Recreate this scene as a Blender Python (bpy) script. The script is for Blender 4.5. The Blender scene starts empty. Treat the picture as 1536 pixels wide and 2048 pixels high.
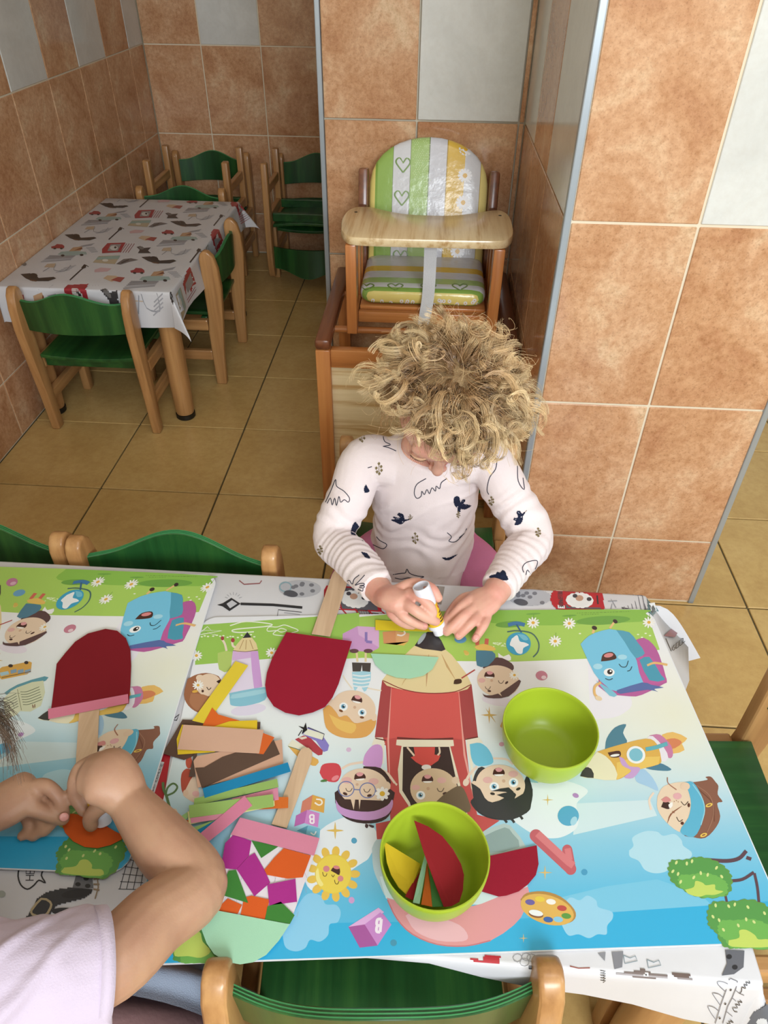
import bpy, bmesh, math, random
import numpy as np
from mathutils import Vector, Matrix
from mathutils.bvhtree import BVHTree
rnd = random.Random(7)
nrs = np.random.RandomState(11)
SC = bpy.context.scene
COL = SC.collection

# ------------------------------------------------------------------ camera
FPX = 1432.12                       # focal length in pixels of the 1536 x 2048 frame
PITCH, YAW, ROLL = 0.6827, -0.0588, -0.0113
CAM = np.array([0.0, 0.0, 1.218])
def _basis():
    cp, sp, cy, sy = math.cos(PITCH), math.sin(PITCH), math.cos(YAW), math.sin(YAW)
    fw = np.array([sy * cp, cy * cp, -sp]); rt = np.array([cy, -sy, 0.0]); dn = np.cross(fw, rt)
    c, s = math.cos(ROLL), math.sin(ROLL)
    return c * rt + s * dn, -s * rt + c * dn, fw
RT, DN, FW = _basis()
cd = bpy.data.cameras.new('camera'); cam = bpy.data.objects.new('camera', cd); COL.objects.link(cam)
cd.sensor_fit = 'VERTICAL'; cd.sensor_height = 36.0; cd.lens = FPX / 2048 * 36.0; cd.clip_start = 0.02
cam.matrix_world = Matrix(((RT[0], -DN[0], -FW[0], CAM[0]), (RT[1], -DN[1], -FW[1], CAM[1]),
                           (RT[2], -DN[2], -FW[2], CAM[2]), (0, 0, 0, 1)))
SC.camera = cam

# ------------------------------------------------------------------ world, light, exposure
SC.view_settings.view_transform = 'Standard'; SC.view_settings.look = 'None'
SC.view_settings.gamma = 1.0; SC.view_settings.use_curve_mapping = False
SC.view_settings.exposure = 0.14
w = bpy.data.worlds.new('sky'); SC.world = w; w.use_nodes = True
w.node_tree.nodes['Background'].inputs[0].default_value = (0.80, 0.90, 1.0, 1)
w.node_tree.nodes['Background'].inputs[1].default_value = 1.0
def area(name, loc, target, sx, sy, power, color):
    l = bpy.data.lights.new(name, 'AREA'); l.shape = 'RECTANGLE'; l.size = sx; l.size_y = sy
    l.energy = power; l.color = color
    o = bpy.data.objects.new(name, l); COL.objects.link(o); o.location = loc
    o.rotation_euler = (Vector(target) - Vector(loc)).to_track_quat('-Z', 'Y').to_euler()
    return o
area('window_daylight', (0.70, -2.12, 1.85), (0.35, 0.4, 0.9), 1.3, 1.0, 84, (0.90, 0.955, 1.0))
area('window_daylight', (2.46, -0.45, 1.55), (0, -0.2, 1.1), 1.3, 1.3, 16, (0.90, 0.955, 1.0))
area('ceiling_lamp_light', (0.55, 0.0, 2.50), (0.55, 0.0, 0), 1.15, 0.22, 6, (1.0, 0.97, 0.92))

# ------------------------------------------------------------------ pixel -> world measuring helpers
def ray(x, y):
    return (x - 768) / FPX * RT + (y - 1024) / FPX * DN + FW
def W(x, y, z):
    d = ray(x, y); return CAM + d * ((z - CAM[2]) / d[2])
def WY(x, y, Y):
    d = ray(x, y); return CAM + d * (Y / d[1])

# ------------------------------------------------------------------ colour
def lin(h):
    if isinstance(h, str):
        h = h.lstrip('#'); c = [int(h[i:i + 2], 16) / 255 for i in (0, 2, 4)]
    else: c = h
    return tuple(v / 12.92 if v <= 0.04045 else ((v + 0.055) / 1.055) ** 2.4 for v in c) + (1.0,)

# ------------------------------------------------------------------ mesh helpers
class MB:
    def __init__(s): s.v = []; s.f = []; s.m = []; s.c = []
    def add(s, vs, fs, m=0, col=None):
        b = len(s.v); s.v += [tuple(map(float, p)) for p in vs]
        for f in fs: s.f.append(tuple(b + i for i in f)); s.m.append(m); s.c.append(col)
        return s
    def box(s, c, sz, rot=None, m=0):
        hx, hy, hz = sz[0] / 2, sz[1] / 2, sz[2] / 2
        vs = [Vector((x, y, z)) for x in (-hx, hx) for y in (-hy, hy) for z in (-hz, hz)]
        if rot is not None: vs = [rot @ q for q in vs]
        vs = [q + Vector(c) for q in vs]
        return s.add(vs, [(0, 1, 3, 2), (4, 6, 7, 5), (0, 4, 5, 1), (2, 3, 7, 6), (0, 2, 6, 4), (1, 5, 7, 3)], m)
    def bar(s, a, b, w_, h_, up=(0, 0, 1), m=0):
        a, b = Vector(a), Vector(b); d = (b - a).normalized(); r = d.cross(Vector(up)).normalized(); u = r.cross(d)
        vs = []
        for p in (a, b):
            for i, j in ((-1, -1), (1, -1), (1, 1), (-1, 1)): vs.append(p + r * (i * w_ / 2) + u * (j * h_ / 2))
        return s.add(vs, [(3, 2, 1, 0), (4, 5, 6, 7), (0, 1, 5, 4), (1, 2, 6, 5), (2, 3, 7, 6), (3, 0, 4, 7)], m)
    def prism(s, poly, mp, t0, t1, m=0):
        # poly: list of 2-d points, mp(u, v, t) -> 3-d point
        n = len(poly)
        vs = [mp(u, v, t0) for u, v in poly] + [mp(u, v, t1) for u, v in poly]
        fs = [tuple(range(n - 1, -1, -1)), tuple(range(n, 2 * n))] + [(i, (i + 1) % n, n + (i + 1) % n, n + i) for i in range(n)]
        return s.add(vs, fs, m)
    def lathe(s, prof, n=48, c=(0, 0, 0), m=0):
        vs = []; k = len(prof)
        for i in range(n):
            a = 2 * math.pi * i / n
            for r, z in prof: vs.append((c[0] + r * math.cos(a), c[1] + r * math.sin(a), c[2] + z))
        fs = []
        for i in range(n):
            j = (i + 1) % n
            for q in range(k - 1): fs.append((i * k + q, j * k + q, j * k + q + 1, i * k + q + 1))
        return s.add(vs, fs, m)
    def tube(s, pts, rad, n=12, up=(0, 0, 1), m=0, sub=1, col=None, round_ends=True):
        vs, fs = tube_geo(pts, rad, n, up, sub, round_ends); return s.add(vs, fs, m, col)
def catmull(P, k):
    P = np.asarray(P, float)
    if len(P) < 3 or k <= 1: return P
    E = np.vstack([2 * P[0] - P[1], P, 2 * P[-1] - P[-2]]); out = []
    for i in range(1, len(E) - 2):
        for j in range(k):
            t = j / k; a, b, c, d = E[i - 1], E[i], E[i + 1], E[i + 2]
            out.append(0.5 * (2 * b + (c - a) * t + (2 * a - 5 * b + 4 * c - d) * t * t + (3 * b - a - 3 * c + d) * t ** 3))
    out.append(P[-1]); return np.array(out)
def tube_geo(pts, rad, n=12, up=(0, 0, 1), sub=1, round_ends=True):
    """closed loft along pts; rad scalar / list of scalars / list of (a, b): a across, b along up"""
    P = np.asarray(pts, float)
    R = np.asarray([(r, r) if np.isscalar(r) else tuple(r) for r in (rad if hasattr(rad, '__len__') else [rad] * len(P))], float)
    Q = catmull(np.hstack([P, R]), sub); P, R = Q[:, :3], np.maximum(Q[:, 3:], 1e-4)
    T = np.gradient(P, axis=0); T /= np.linalg.norm(T, axis=1)[:, None] + 1e-12
    if round_ends:
        r0, r1 = R[0].min(), R[-1].min(); ex = (0.45, 0.8, 1.0)
        def capn(p, t, r2, r, sg):
            o = []
            for e in ex: o.append((p + sg * t * r * e * 0.95, r2 * math.sqrt(max(1 - e * e, 0.004))))
            return o
        a = capn(P[0], T[0], R[0], r0, -1)[::-1]; b = capn(P[-1], T[-1], R[-1], r1, 1)
        P = np.vstack([[q[0] for q in a], P, [q[0] for q in b]]); R = np.vstack([[q[1] for q in a], R, [q[1] for q in b]])
        T = np.vstack([[T[0]] * 3, T, [T[-1]] * 3])
    vs = []; u = np.asarray(up, float); prev = None
    for p, t, r in zip(P, T, R):
        x = np.cross(t, u)
        if np.linalg.norm(x) < 0.15: x = prev if prev is not None else np.cross(t, [0.3, 0.9, 0.1])
        x = x - t * np.dot(x, t); x /= np.linalg.norm(x)
        if prev is not None and np.dot(prev, x) < 0: x = -x
        prev = x; y = np.cross(x, t)
        for i in range(n):
            a = 2 * math.pi * i / n; vs.append(p + x * r[0] * math.cos(a) + y * r[1] * math.sin(a))
    k = len(P); fs = [tuple(range(n)), tuple((k - 1) * n + i for i in range(n - 1, -1, -1))]
    for q in range(k - 1):
        for i in range(n):
            j = (i + 1) % n; fs.append((q * n + i, (q + 1) * n + i, (q + 1) * n + j, q * n + j))
    return vs, fs
def ellipsoid(mb, c, r, axes=None, nu=20, nv=12):
    A = np.eye(3) if axes is None else np.array(axes, float).T
    vs = []
    for j in range(nv + 1):
        th = math.pi * (0.002 + 0.996 * j / nv)
        for i in range(nu):
            ph = 2 * math.pi * i / nu
            q = np.array([r[0] * math.sin(th) * math.cos(ph), r[1] * math.sin(th) * math.sin(ph), r[2] * math.cos(th)])
            vs.append(np.array(c) + A @ q)
    fs = [tuple(range(nu)), tuple(nv * nu + i for i in range(nu - 1, -1, -1))]
    for j in range(nv):
        for i in range(nu):
            k = (i + 1) % nu; fs.append((j * nu + i, (j + 1) * nu + i, (j + 1) * nu + k, j * nu + k))
    mb.add(vs, fs)
def mesh_of(mb, name='mesh', smooth=False, bevel=0, segs=2, angle=0.6, fixn=True):
    me = bpy.data.meshes.new(name)
    me.from_pydata(mb.v, [], mb.f)
    me.polygons.foreach_set('material_index', mb.m)
    if any(c is not None for c in mb.c):
        at = me.color_attributes.new('Col', 'FLOAT_COLOR', 'CORNER')
        buf = []
        for p, c in zip(mb.f, mb.c):
            if c is None: c = (1, 1, 1, 1)
            if isinstance(c[0], (tuple, list)): 
                for q in c: buf += list(q)
            else: buf += list(c) * len(p)
        at.data.foreach_set('color', np.array(buf, np.float32))
    if bevel or fixn:
        bm = bmesh.new(); bm.from_mesh(me)
        if fixn: bmesh.ops.recalc_face_normals(bm, faces=bm.faces[:])
        if bevel:
            es = [e for e in bm.edges if len(e.link_faces) == 2 and e.calc_face_angle(0) > angle]
            if es: bmesh.ops.bevel(bm, geom=es, offset=bevel, segments=segs, profile=0.5, affect='EDGES', clamp_overlap=True)
        bm.to_mesh(me); bm.free()
    if smooth: me.polygons.foreach_set('use_smooth', [True] * len(me.polygons))
    me.update(); return me
def auto_smooth(me, ang=0.7):
    me.polygons.foreach_set('use_smooth', [True] * len(me.polygons))
    try: me.set_sharp_from_angle(angle=ang)
    except Exception: pass
    return me
def link(name, data, parent=None, mats=(), loc=None, rot=None, **props):
    o = bpy.data.objects.new(name, data); COL.objects.link(o)
    if parent is not None: o.parent = parent
    if loc is not None: o.location = loc
    if rot is not None: o.rotation_euler = rot
    if data is not None:
        for m in ([mats] if not isinstance(mats, (list, tuple)) else mats):
            if len(data.materials) <= 8 and m is not None and m.name not in [q.name for q in data.materials if q]: data.materials.append(m)
    for k, v in props.items(): o[k] = v
    return o
def obj(name, mb, mats, parent=None, smooth=False, bevel=0, segs=2, auto=None, loc=None, rot=None, fixn=True, angle=0.6, **props):
    me = mesh_of(mb, name, smooth, bevel, segs, angle, fixn)
    if auto: auto_smooth(me, auto)
    return link(name, me, parent, mats, loc, rot, **props)
def thing(name, label, cat, loc=(0, 0, 0), rotz=0.0, group=None):
    o = bpy.data.objects.new(name, None); COL.objects.link(o); o.empty_display_size = 0.05
    o.location = loc; o.rotation_euler = (0, 0, rotz); o['label'] = label; o['category'] = cat
    if group: o['group'] = group
    return o
def dup(root, loc, rot, label, group=None):
    r = root.copy(); COL.objects.link(r); r.location = loc; r.rotation_euler = rot; r['label'] = label
    if group: r['group'] = group
    for ch in list(root.children):
        c = ch.copy(); COL.objects.link(c); c.parent = r
        for g in list(ch.children):
            d = g.copy(); COL.objects.link(d); d.parent = c
    return r

# ------------------------------------------------------------------ materials
def newmat(name, rough=0.5, spec=0.5):
    m = bpy.data.materials.new(name); m.use_nodes = True
    b = m.node_tree.nodes['Principled BSDF']; b.inputs['Roughness'].default_value = rough
    b.inputs['Specular IOR Level'].default_value = spec
    return m, m.node_tree.nodes, m.node_tree.links, b
def ramp(N, stops, interp='LINEAR'):
    r = N.new('ShaderNodeValToRGB'); r.color_ramp.interpolation = interp
    while len(r.color_ramp.elements) < len(stops): r.color_ramp.elements.new(0.5)
    for e, (p, c) in zip(r.color_ramp.elements, stops): e.position = p; e.color = lin(c)
    return r
def plain(name, c, rough=0.5, spec=0.5, bump=0.0, bscale=200, coat=0, sheen=0, metal=0, sss=0):
    m, N, L, b = newmat(name, rough, spec)
    tc = N.new('ShaderNodeTexCoord'); nz = N.new('ShaderNodeTexNoise'); nz.inputs['Scale'].default_value = 14; nz.inputs['Detail'].default_value = 4
    L.new(tc.outputs['Object'], nz.inputs['Vector'])
    base = np.array(lin(c)[:3])
    mx = N.new('ShaderNodeMix'); mx.data_type = 'RGBA'
    mx.inputs[6].default_value = tuple(base * 0.93) + (1,); mx.inputs[7].default_value = tuple(np.minimum(base * 1.05, 1)) + (1,)
    L.new(nz.outputs['Fac'], mx.inputs[0]); L.new(mx.outputs[2], b.inputs['Base Color'])
    b.inputs['Metallic'].default_value = metal; b.inputs['Coat Weight'].default_value = coat; b.inputs['Sheen Weight'].default_value = sheen
    if sss:
        b.inputs['Subsurface Weight'].default_value = sss; b.inputs['Subsurface Radius'].default_value = (1.0, 0.35, 0.2); b.inputs['Subsurface Scale'].default_value = 0.006
    if bump:
        n2 = N.new('ShaderNodeTexNoise'); n2.inputs['Scale'].default_value = bscale; L.new(tc.outputs['Object'], n2.inputs['Vector'])
        bp = N.new('ShaderNodeBump'); bp.inputs['Strength'].default_value = bump; bp.inputs['Distance'].default_value = 0.002
        L.new(n2.outputs['Fac'], bp.inputs['Height']); L.new(bp.outputs['Normal'], b.inputs['Normal'])
    return m
def wood(name, c0, c1, c2, axis='Z', rough=0.35, scale=1.0, coat=0.15, rings=0.0, spread=0.22):
    """long grain streaks along the given object axis"""
    m, N, L, b = newmat(name, rough, 0.5)
    tc = N.new('ShaderNodeTexCoord'); mp = N.new('ShaderNodeMapping'); oi = N.new('ShaderNodeObjectInfo')
    sc = {'X': (3, 60, 60), 'Y': (60, 3, 60), 'Z': (60, 60, 3)}[axis]
    mp.inputs['Scale'].default_value = tuple(s * scale for s in sc)
    ad = N.new('ShaderNodeVectorMath'); ad.operation = 'ADD'; ml = N.new('ShaderNodeVectorMath'); ml.operation = 'SCALE'
    cb = N.new('ShaderNodeCombineXYZ')
    for i in range(3): L.new(oi.outputs['Random'], cb.inputs[i])
    L.new(cb.outputs[0], ml.inputs[0]); ml.inputs['Scale'].default_value = 7.0
    L.new(tc.outputs['Object'], ad.inputs[0]); L.new(ml.outputs[0], ad.inputs[1]); L.new(ad.outputs[0], mp.inputs['Vector'])
    nz = N.new('ShaderNodeTexNoise'); nz.inputs['Scale'].default_value = 1.0; nz.inputs['Detail'].default_value = 6; nz.inputs['Roughness'].default_value = 0.6
    L.new(mp.outputs[0], nz.inputs['Vector'])
    src = nz.outputs['Fac']
    if rings:
        mp2 = N.new('ShaderNodeMapping'); mp2.inputs['Scale'].default_value = tuple(s * rings for s in {'X': (.08, 1, 1), 'Y': (1, .08, 1), 'Z': (1, 1, .08)}[axis])
        L.new(ad.outputs[0], mp2.inputs['Vector'])
        wv = N.new('ShaderNodeTexWave'); wv.wave_type = 'RINGS'; wv.rings_direction = axis; wv.inputs['Scale'].default_value = 1.0; wv.inputs['Distortion'].default_value = 3.0
        wv.inputs['Detail'].default_value = 2; L.new(mp2.outputs[0], wv.inputs['Vector'])
        mm = N.new('ShaderNodeMath'); mm.operation = 'MULTIPLY_ADD'; L.new(wv.outputs['Fac'], mm.inputs[0]); mm.inputs[1].default_value = 0.45
        m3 = N.new('ShaderNodeMath'); m3.operation = 'MULTIPLY'; L.new(nz.outputs['Fac'], m3.inputs[0]); m3.inputs[1].default_value = 0.6
        L.new(m3.outputs[0], mm.inputs[2]); src = mm.outputs[0]
    rp = ramp(N, [(0.5 - spread, c0), (0.5, c1), (0.5 + spread, c2)]); L.new(src, rp.inputs[0]); L.new(rp.outputs[0], b.inputs['Base Color'])
    bp = N.new('ShaderNodeBump'); bp.inputs['Strength'].default_value = 0.12; bp.inputs['Distance'].default_value = 0.001
    L.new(nz.outputs['Fac'], bp.inputs['Height']); L.new(bp.outputs[0], b.inputs['Normal'])
    b.inputs['Coat Weight'].default_value = coat; b.inputs['Coat Roughness'].default_value = 0.2
    return m
def tile_mat(name, cols, rough=0.14, scale=5.0, speck=0.35, spec=0.5, mott=0.8):
    m, N, L, b = newmat(name, rough, spec)
    tc = N.new('ShaderNodeTexCoord'); oi = N.new('ShaderNodeObjectInfo')
    cb = N.new('ShaderNodeCombineXYZ'); ml = N.new('ShaderNodeVectorMath'); ml.operation = 'SCALE'; ml.inputs['Scale'].default_value = 23.0
    ad = N.new('ShaderNodeVectorMath'); ad.operation = 'ADD'
    for i in range(3): L.new(oi.outputs['Random'], cb.inputs[i])
    L.new(cb.outputs[0], ml.inputs[0]); L.new(tc.outputs['Object'], ad.inputs[0]); L.new(ml.outputs[0], ad.inputs[1])
    def noise(s, d, r=0.6, dist=0):
        n = N.new('ShaderNodeTexNoise'); n.inputs['Scale'].default_value = s; n.inputs['Detail'].default_value = d; n.inputs['Roughness'].default_value = r
        n.inputs['Distortion'].default_value = dist; L.new(ad.outputs[0], n.inputs['Vector']); return n
    n1 = noise(scale * 1.5, 7, 0.62, 0.6); n2 = noise(scale * 16, 5, 0.7); n3 = noise(scale * 60, 2)
    rp = ramp(N, cols); L.new(n1.outputs['Fac'], rp.inputs[0])
    mx = N.new('ShaderNodeMix'); mx.data_type = 'RGBA'; mx.blend_type = 'MULTIPLY'; mx.inputs[0].default_value = speck
    r2 = ramp(N, [(0.25, '#7a5a40'), (0.45, '#ffffff')]); L.new(n3.outputs['Fac'], r2.inputs[0])
    r3 = ramp(N, [(0.3, '#d8c8b8'), (0.6, '#ffffff')]); L.new(n2.outputs['Fac'], r3.inputs[0])
    m2 = N.new('ShaderNodeMix'); m2.data_type = 'RGBA'; m2.blend_type = 'MULTIPLY'; m2.inputs[0].default_value = mott
    L.new(rp.outputs[0], mx.inputs[6]); L.new(r2.outputs[0], mx.inputs[7])
    L.new(mx.outputs[2], m2.inputs[6]); L.new(r3.outputs[0], m2.inputs[7]); L.new(m2.outputs[2], b.inputs['Base Color'])
    bp = N.new('ShaderNodeBump'); bp.inputs['Strength'].default_value = 0.03; bp.inputs['Distance'].default_value = 0.001
    L.new(n2.outputs['Fac'], bp.inputs['Height']); L.new(bp.outputs[0], b.inputs['Normal'])
    return m
def vcol_mat(name, rough=0.35, spec=0.4, mul=1.0, sheen=0, aniso=0):
    m, N, L, b = newmat(name, rough, spec)
    a = N.new('ShaderNodeVertexColor'); a.layer_name = 'Col'
    L.new(a.outputs['Color'], b.inputs['Base Color']); b.inputs['Sheen Weight'].default_value = sheen
    return m
M = {}
M['tile_orange'] = tile_mat('orange glazed tile', [(0.28, '#b37f5c'), (0.45, '#c89a74'), (0.57, '#d3a985'), (0.74, '#e0c4a2')])
M['tile_white'] = tile_mat('pale grey glazed tile', [(0.3, '#c9cac6'), (0.6, '#d6d7d3')], speck=0.0, mott=0.12)
M['tile_floor'] = tile_mat('ochre floor tile', [(0.25, '#bf9d62'), (0.5, '#cbaa6d'), (0.75, '#d5b67a')], rough=0.26, scale=3, speck=0.03, mott=0.35)
M['grout_wall'] = plain('wall grout', '#ded2ba', 0.85)
M['grout_floor'] = plain('dark floor grout', '#5a5138', 0.9)
M['plaster'] = plain('white plaster', '#e2e0da', 0.9)
M['metal_trim'] = plain('grey corner strip', '#aab4bd', 0.35, 0.5, metal=0.55)
M['beech'] = wood('beech wood', '#976b40', '#ae8050', '#c0935f', 'Z', 0.32, 0.8)
M['beech_y'] = wood('beech wood along y', '#976b40', '#ae8050', '#c0935f', 'Y', 0.32, 0.8)
M['green_x'] = wood('green stained plywood', '#163a18', '#1e4d24', '#33632c', 'Y', 0.34, 0.5, 0.2)
M['green_back'] = wood('green stained bent plywood', '#163a18', '#1e4d24', '#33632c', 'Z', 0.34, 0.5, 0.2)
M['green_edge'] = plain('green plywood edge', '#3f8a54', 0.4)
M['orange_wood'] = wood('orange pine', '#985c32', '#b9753f', '#c9894e', 'Z', 0.3, 0.9, 0.3)
M['orange_wood_x'] = wood('orange pine along x', '#985c32', '#b9753f', '#c9894e', 'X', 0.3, 0.9, 0.3)
M['brown_wood'] = wood('brown stained rail', '#55301f', '#6f4029', '#855033', 'Y', 0.3, 0.8, 0.3)
M['pine_x'] = wood('pale pine', '#ecd8b0', '#e4cda0', '#c39d68', 'X', 0.3, 0.9, 0.25, spread=0.16)
M['pine_tray'] = wood('pale pine tray', '#bb9560', '#dcc498', '#e6d2aa', 'Y', 0.28, 1.3, 0.4, spread=0.19)
M['rubber'] = plain('black plastic', '#17150f', 0.5)
M['stick'] = wood('birch craft stick', '#b39878', '#c2a486', '#ceb494', 'Y', 0.6, 1.4, 0)

# ------------------------------------------------------------------ the room
def struct(name, mb, mats, **k):
    return obj(name, mb, mats, kind='structure', **k)
FX0, FY0, FS = -0.885, 1.207, 0.333
fl = MB(); fl.box((0.9, 0.6, -0.054), (4.3, 5.7, 0.10)); floor = struct('floor', fl, M['grout_floor'])
_tc = {}
def tile_mesh(w_, h_, th, key):
    k = (round(w_, 4), round(h_, 4), th, key)
    if k not in _tc:
        mb = MB()
        if key == 'floor': mb.box((0, 0, -th / 2), (w_, h_, th))
        else: mb.box((0, th / 2, 0), (w_, th, h_))
        me = mesh_of(mb, 'tile', bevel=0.0012, segs=1)
        me.materials.append(M['tile_' + ('floor' if key == 'floor' else key)]); _tc[k] = me
    return _tc[k]
def in_mass(x, y): return (-0.28 < x < 0.65 and y > 1.99) or (0.228 < x < 0.645 and y > 1.225)
for i in range(-2, 9):
    for j in range(-6, 7):
        x0, x1 = FX0 + FS * i, FX0 + FS * (i + 1); y0, y1 = FY0 + FS * j, FY0 + FS * (j + 1)
        x0 = -1.2224 if x0 < -1.0 and x1 > -1.0 else x0; x0 = max(x0, -1.2224); y1 = min(y1, 3.433)
        if x1 - x0 < 0.02 or y1 - y0 < 0.02: continue
        cs = [(a, b) for a in (x0 + .02, (x0 + x1) / 2, x1 - .02) for b in (y0 + .02, (y0 + y1) / 2, y1 - .02)]
        if all(in_mass(a, b) for a, b in cs): continue
        if x0 < 0.6 and y0 > 2.2 and x1 > -0.29 and x0 > -0.3: continue
        if x0 < -0.29 < x1 and y0 > 1.9: x1 = -0.292
        g = 0.0045
        link('tile', tile_mesh(x1 - x0 - g, y1 - y0 - g, 0.006, 'floor'), floor, (), ((x0 + x1) / 2, (y0 + y1) / 2, 0.0))
def wall_tiles(wall, axis, plane, cols, rows, colour):
    """axis: 'y-' face looks to -y, 'x+' face looks to +x, 'x-' face looks to -x; cols / rows: joint positions"""
    for a in range(len(cols) - 1):
        for b in range(len(rows) - 1):
            w_, h_ = cols[a + 1] - cols[a], rows[b + 1] - rows[b]
            if w_ < 0.008 or h_ < 0.008: continue
            g = 0.0046 if w_ > 0.05 else 0.003
            me = tile_mesh(w_ - g, h_ - g, 0.006, colour(a, b))
            c, z = (cols[a] + cols[a + 1]) / 2, (rows[b] + rows[b + 1]) / 2
            if axis == 'y-': loc, r = (c, plane, z), 0
            elif axis == 'x+': loc, r = (plane, c, z), math.pi / 2
            else: loc, r = (plane, c, z), -math.pi / 2
            link('tile', me, wall, (), loc, (0, 0, r))
T_ = 0.0026
b = MB(); b.box((-1.22 - T_ - 0.05, 0.6, 1.30), (0.10, 5.8, 2.6)); wall_left = struct('wall_left', b, M['grout_wall'])
b = MB(); b.box((-0.755, 3.434 + T_ + 0.05, 1.30), (0.925, 0.10, 2.6)); wall_back = struct('wall_back', b, M['grout_wall'])
b = MB(); b.box((-0.03, 2.75 + T_, 1.30), (0.508, 1.52, 2.6)); wall_niche = struct('wall_niche', b, M['grout_wall'])
b = MB(); b.box((0.4385, 1.714 + T_, 1.30), (0.432, 1.0, 2.6)); wall_pillar = struct('wall_pillar', b, M['grout_wall'])
ZF = [0.003, 0.182, 0.513, 0.844, 1.177, 1.51]; ZP = [0.003, 0.186, 0.519, 0.853, 1.186, 1.519]
yl = [1.031, 1.281, 1.531, 1.781, 2.031, 2.281, 2.527, 2.775, 3.022, 3.27, 3.433]
wall_tiles(wall_left, 'x+', -1.22, yl, ZF, lambda a, b: 'white' if (b == 3 and a % 2 == 1) else 'orange')
wall_tiles(wall_back, 'y-', 3.434, [-1.219, -0.979, -0.73, -0.481, -0.286], ZF, lambda a, b: 'white' if (b == 3 and a == 1) else 'orange')
wall_tiles(wall_niche, 'y-', 1.98, [-0.278, -0.046, 0.204, 0.2175], ZP, lambda a, b: 'white' if (b == 3 and a == 1) else 'orange')
wall_tiles(wall_pillar, 'y-', 1.214, [0.226, 0.431, 0.647], ZP, lambda a, b: 'white' if (b == 3 and a == 1) else 'orange')
wall_tiles(wall_pillar, 'x-', 0.218, [1.222, 1.502, 1.752, 1.979], ZP, lambda a, b: 'white' if (b == 3 and a != 1) else 'orange')
def strip(n, x, y, w_):
    b = MB(); b.box((x, y, 1.30), (w_, w_, 2.6)); return struct(n, b, M['metal_trim'], bevel=0.002)
strip('trim_1', 0.2205, 1.2175, 0.0125); strip('trim_2', 0.6500, 1.2175, 0.0125); strip('trim_3', -0.2835, 1.9835, 0.0125)
# the part of the room behind and beside the photographer, with the windows the daylight comes through
def win_wall(name, n, horizontal, plane, a0, a1, o0, o1, z0, z1):
    b = MB()
    def bx(p0, p1, q0, q1):
        if horizontal: b.box(((p0 + p1) / 2, plane, (q0 + q1) / 2), (p1 - p0, 0.12, q1 - q0))
        else: b.box((plane, (p0 + p1) / 2, (q0 + q1) / 2), (0.12, p1 - p0, q1 - q0))
    bx(a0, o0, 0, 2.6); bx(o1, a1, 0, 2.6); bx(o0, o1, 0, z0); bx(o0, o1, z1, 2.6)
    struct(name, b, M['plaster'])
    f = MB()
    def fx(p0, p1, q0, q1):
        if horizontal: f.box(((p0 + p1) / 2, plane, (q0 + q1) / 2), (p1 - p0, 0.06, q1 - q0))
        else: f.box((plane, (p0 + p1) / 2, (q0 + q1) / 2), (0.06, p1 - p0, q1 - q0))
    t = 0.05; fx(o0, o0 + t, z0, z1); fx(o1 - t, o1, z0, z1); fx(o0 + t, o1 - t, z0, z0 + t); fx(o0 + t, o1 - t, z1 - t, z1); m_ = (o0 + o1) / 2
    fx(m_ - t / 2, m_ + t / 2, z0 + t, z1 - t)
    struct('window_%d' % n, f, M['plaster'])
win_wall('wall_front', 1, True, -2.26, -1.27, 3.05, -0.05, 1.45, 1.25, 2.45)
win_wall('wall_right', 2, False, 2.60, -2.2, 3.54, -1.1, 0.2, 0.9, 2.2)
b = MB(); b.box((1.60, 3.48, 1.30), (1.9, 0.10, 2.6)); struct('wall_back_right', b, M['plaster'])
b = MB(); b.box((0.9, 0.6, 2.65), (4.4, 5.9, 0.10)); struct('ceiling', b, M['plaster'])
t = thing('ceiling_lamp', 'long white ceiling lamp above the table', 'lamp', (0.55, 0.0, 2.54))
b = MB(); b.box((0, 0, 0.03), (1.25, 0.30, 0.06)); obj('lamp_housing', b, M['plaster'], t, bevel=0.01)

# ------------------------------------------------------------------ children's chairs
PW = 0.026; PX = 0.159
def xprism(mb, poly, x0, x1): mb.prism(poly, lambda u, v, t: (t, u, v), x0, x1)
def seat_mb():
    mb = MB(); nx, ny = 10, 12; vs = []; th = 0.011
    ys = np.linspace(-0.135, 0.165, ny)
    for s in (0, 1):
        for yy in ys:
            for i in range(nx):
                xx = -0.143 + 0.286 * i / (nx - 1)
                k = 1 - 0.10 * max(0, (yy - 0.05) / 0.115) ** 2
                z = 0.250 - 0.010 * (1 - (xx / 0.15) ** 2) - 0.02 * max(0, (yy - 0.10) / 0.065) ** 2
                vs.append((xx * k, yy, z - th * s))
    fs = []; q = nx * ny
    for j in range(ny - 1):
        for i in range(nx - 1):
            a = j * nx + i; fs += [(a, a + 1, a + nx + 1, a + nx), (q + a, q + a + nx, q + a + nx + 1, q + a + 1)]
    rim = [i for i in range(nx)] + [j * nx + nx - 1 for j in range(1, ny)] + [(ny - 1) * nx + i for i in range(nx - 2, -1, -1)] + [j * nx for j in range(ny - 2, 0, -1)]
    for i in range(len(rim)):
        a, c = rim[i], rim[(i + 1) % len(rim)]; fs.append((a, q + a, q + c, c))
    return mb.add(vs, fs)
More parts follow.
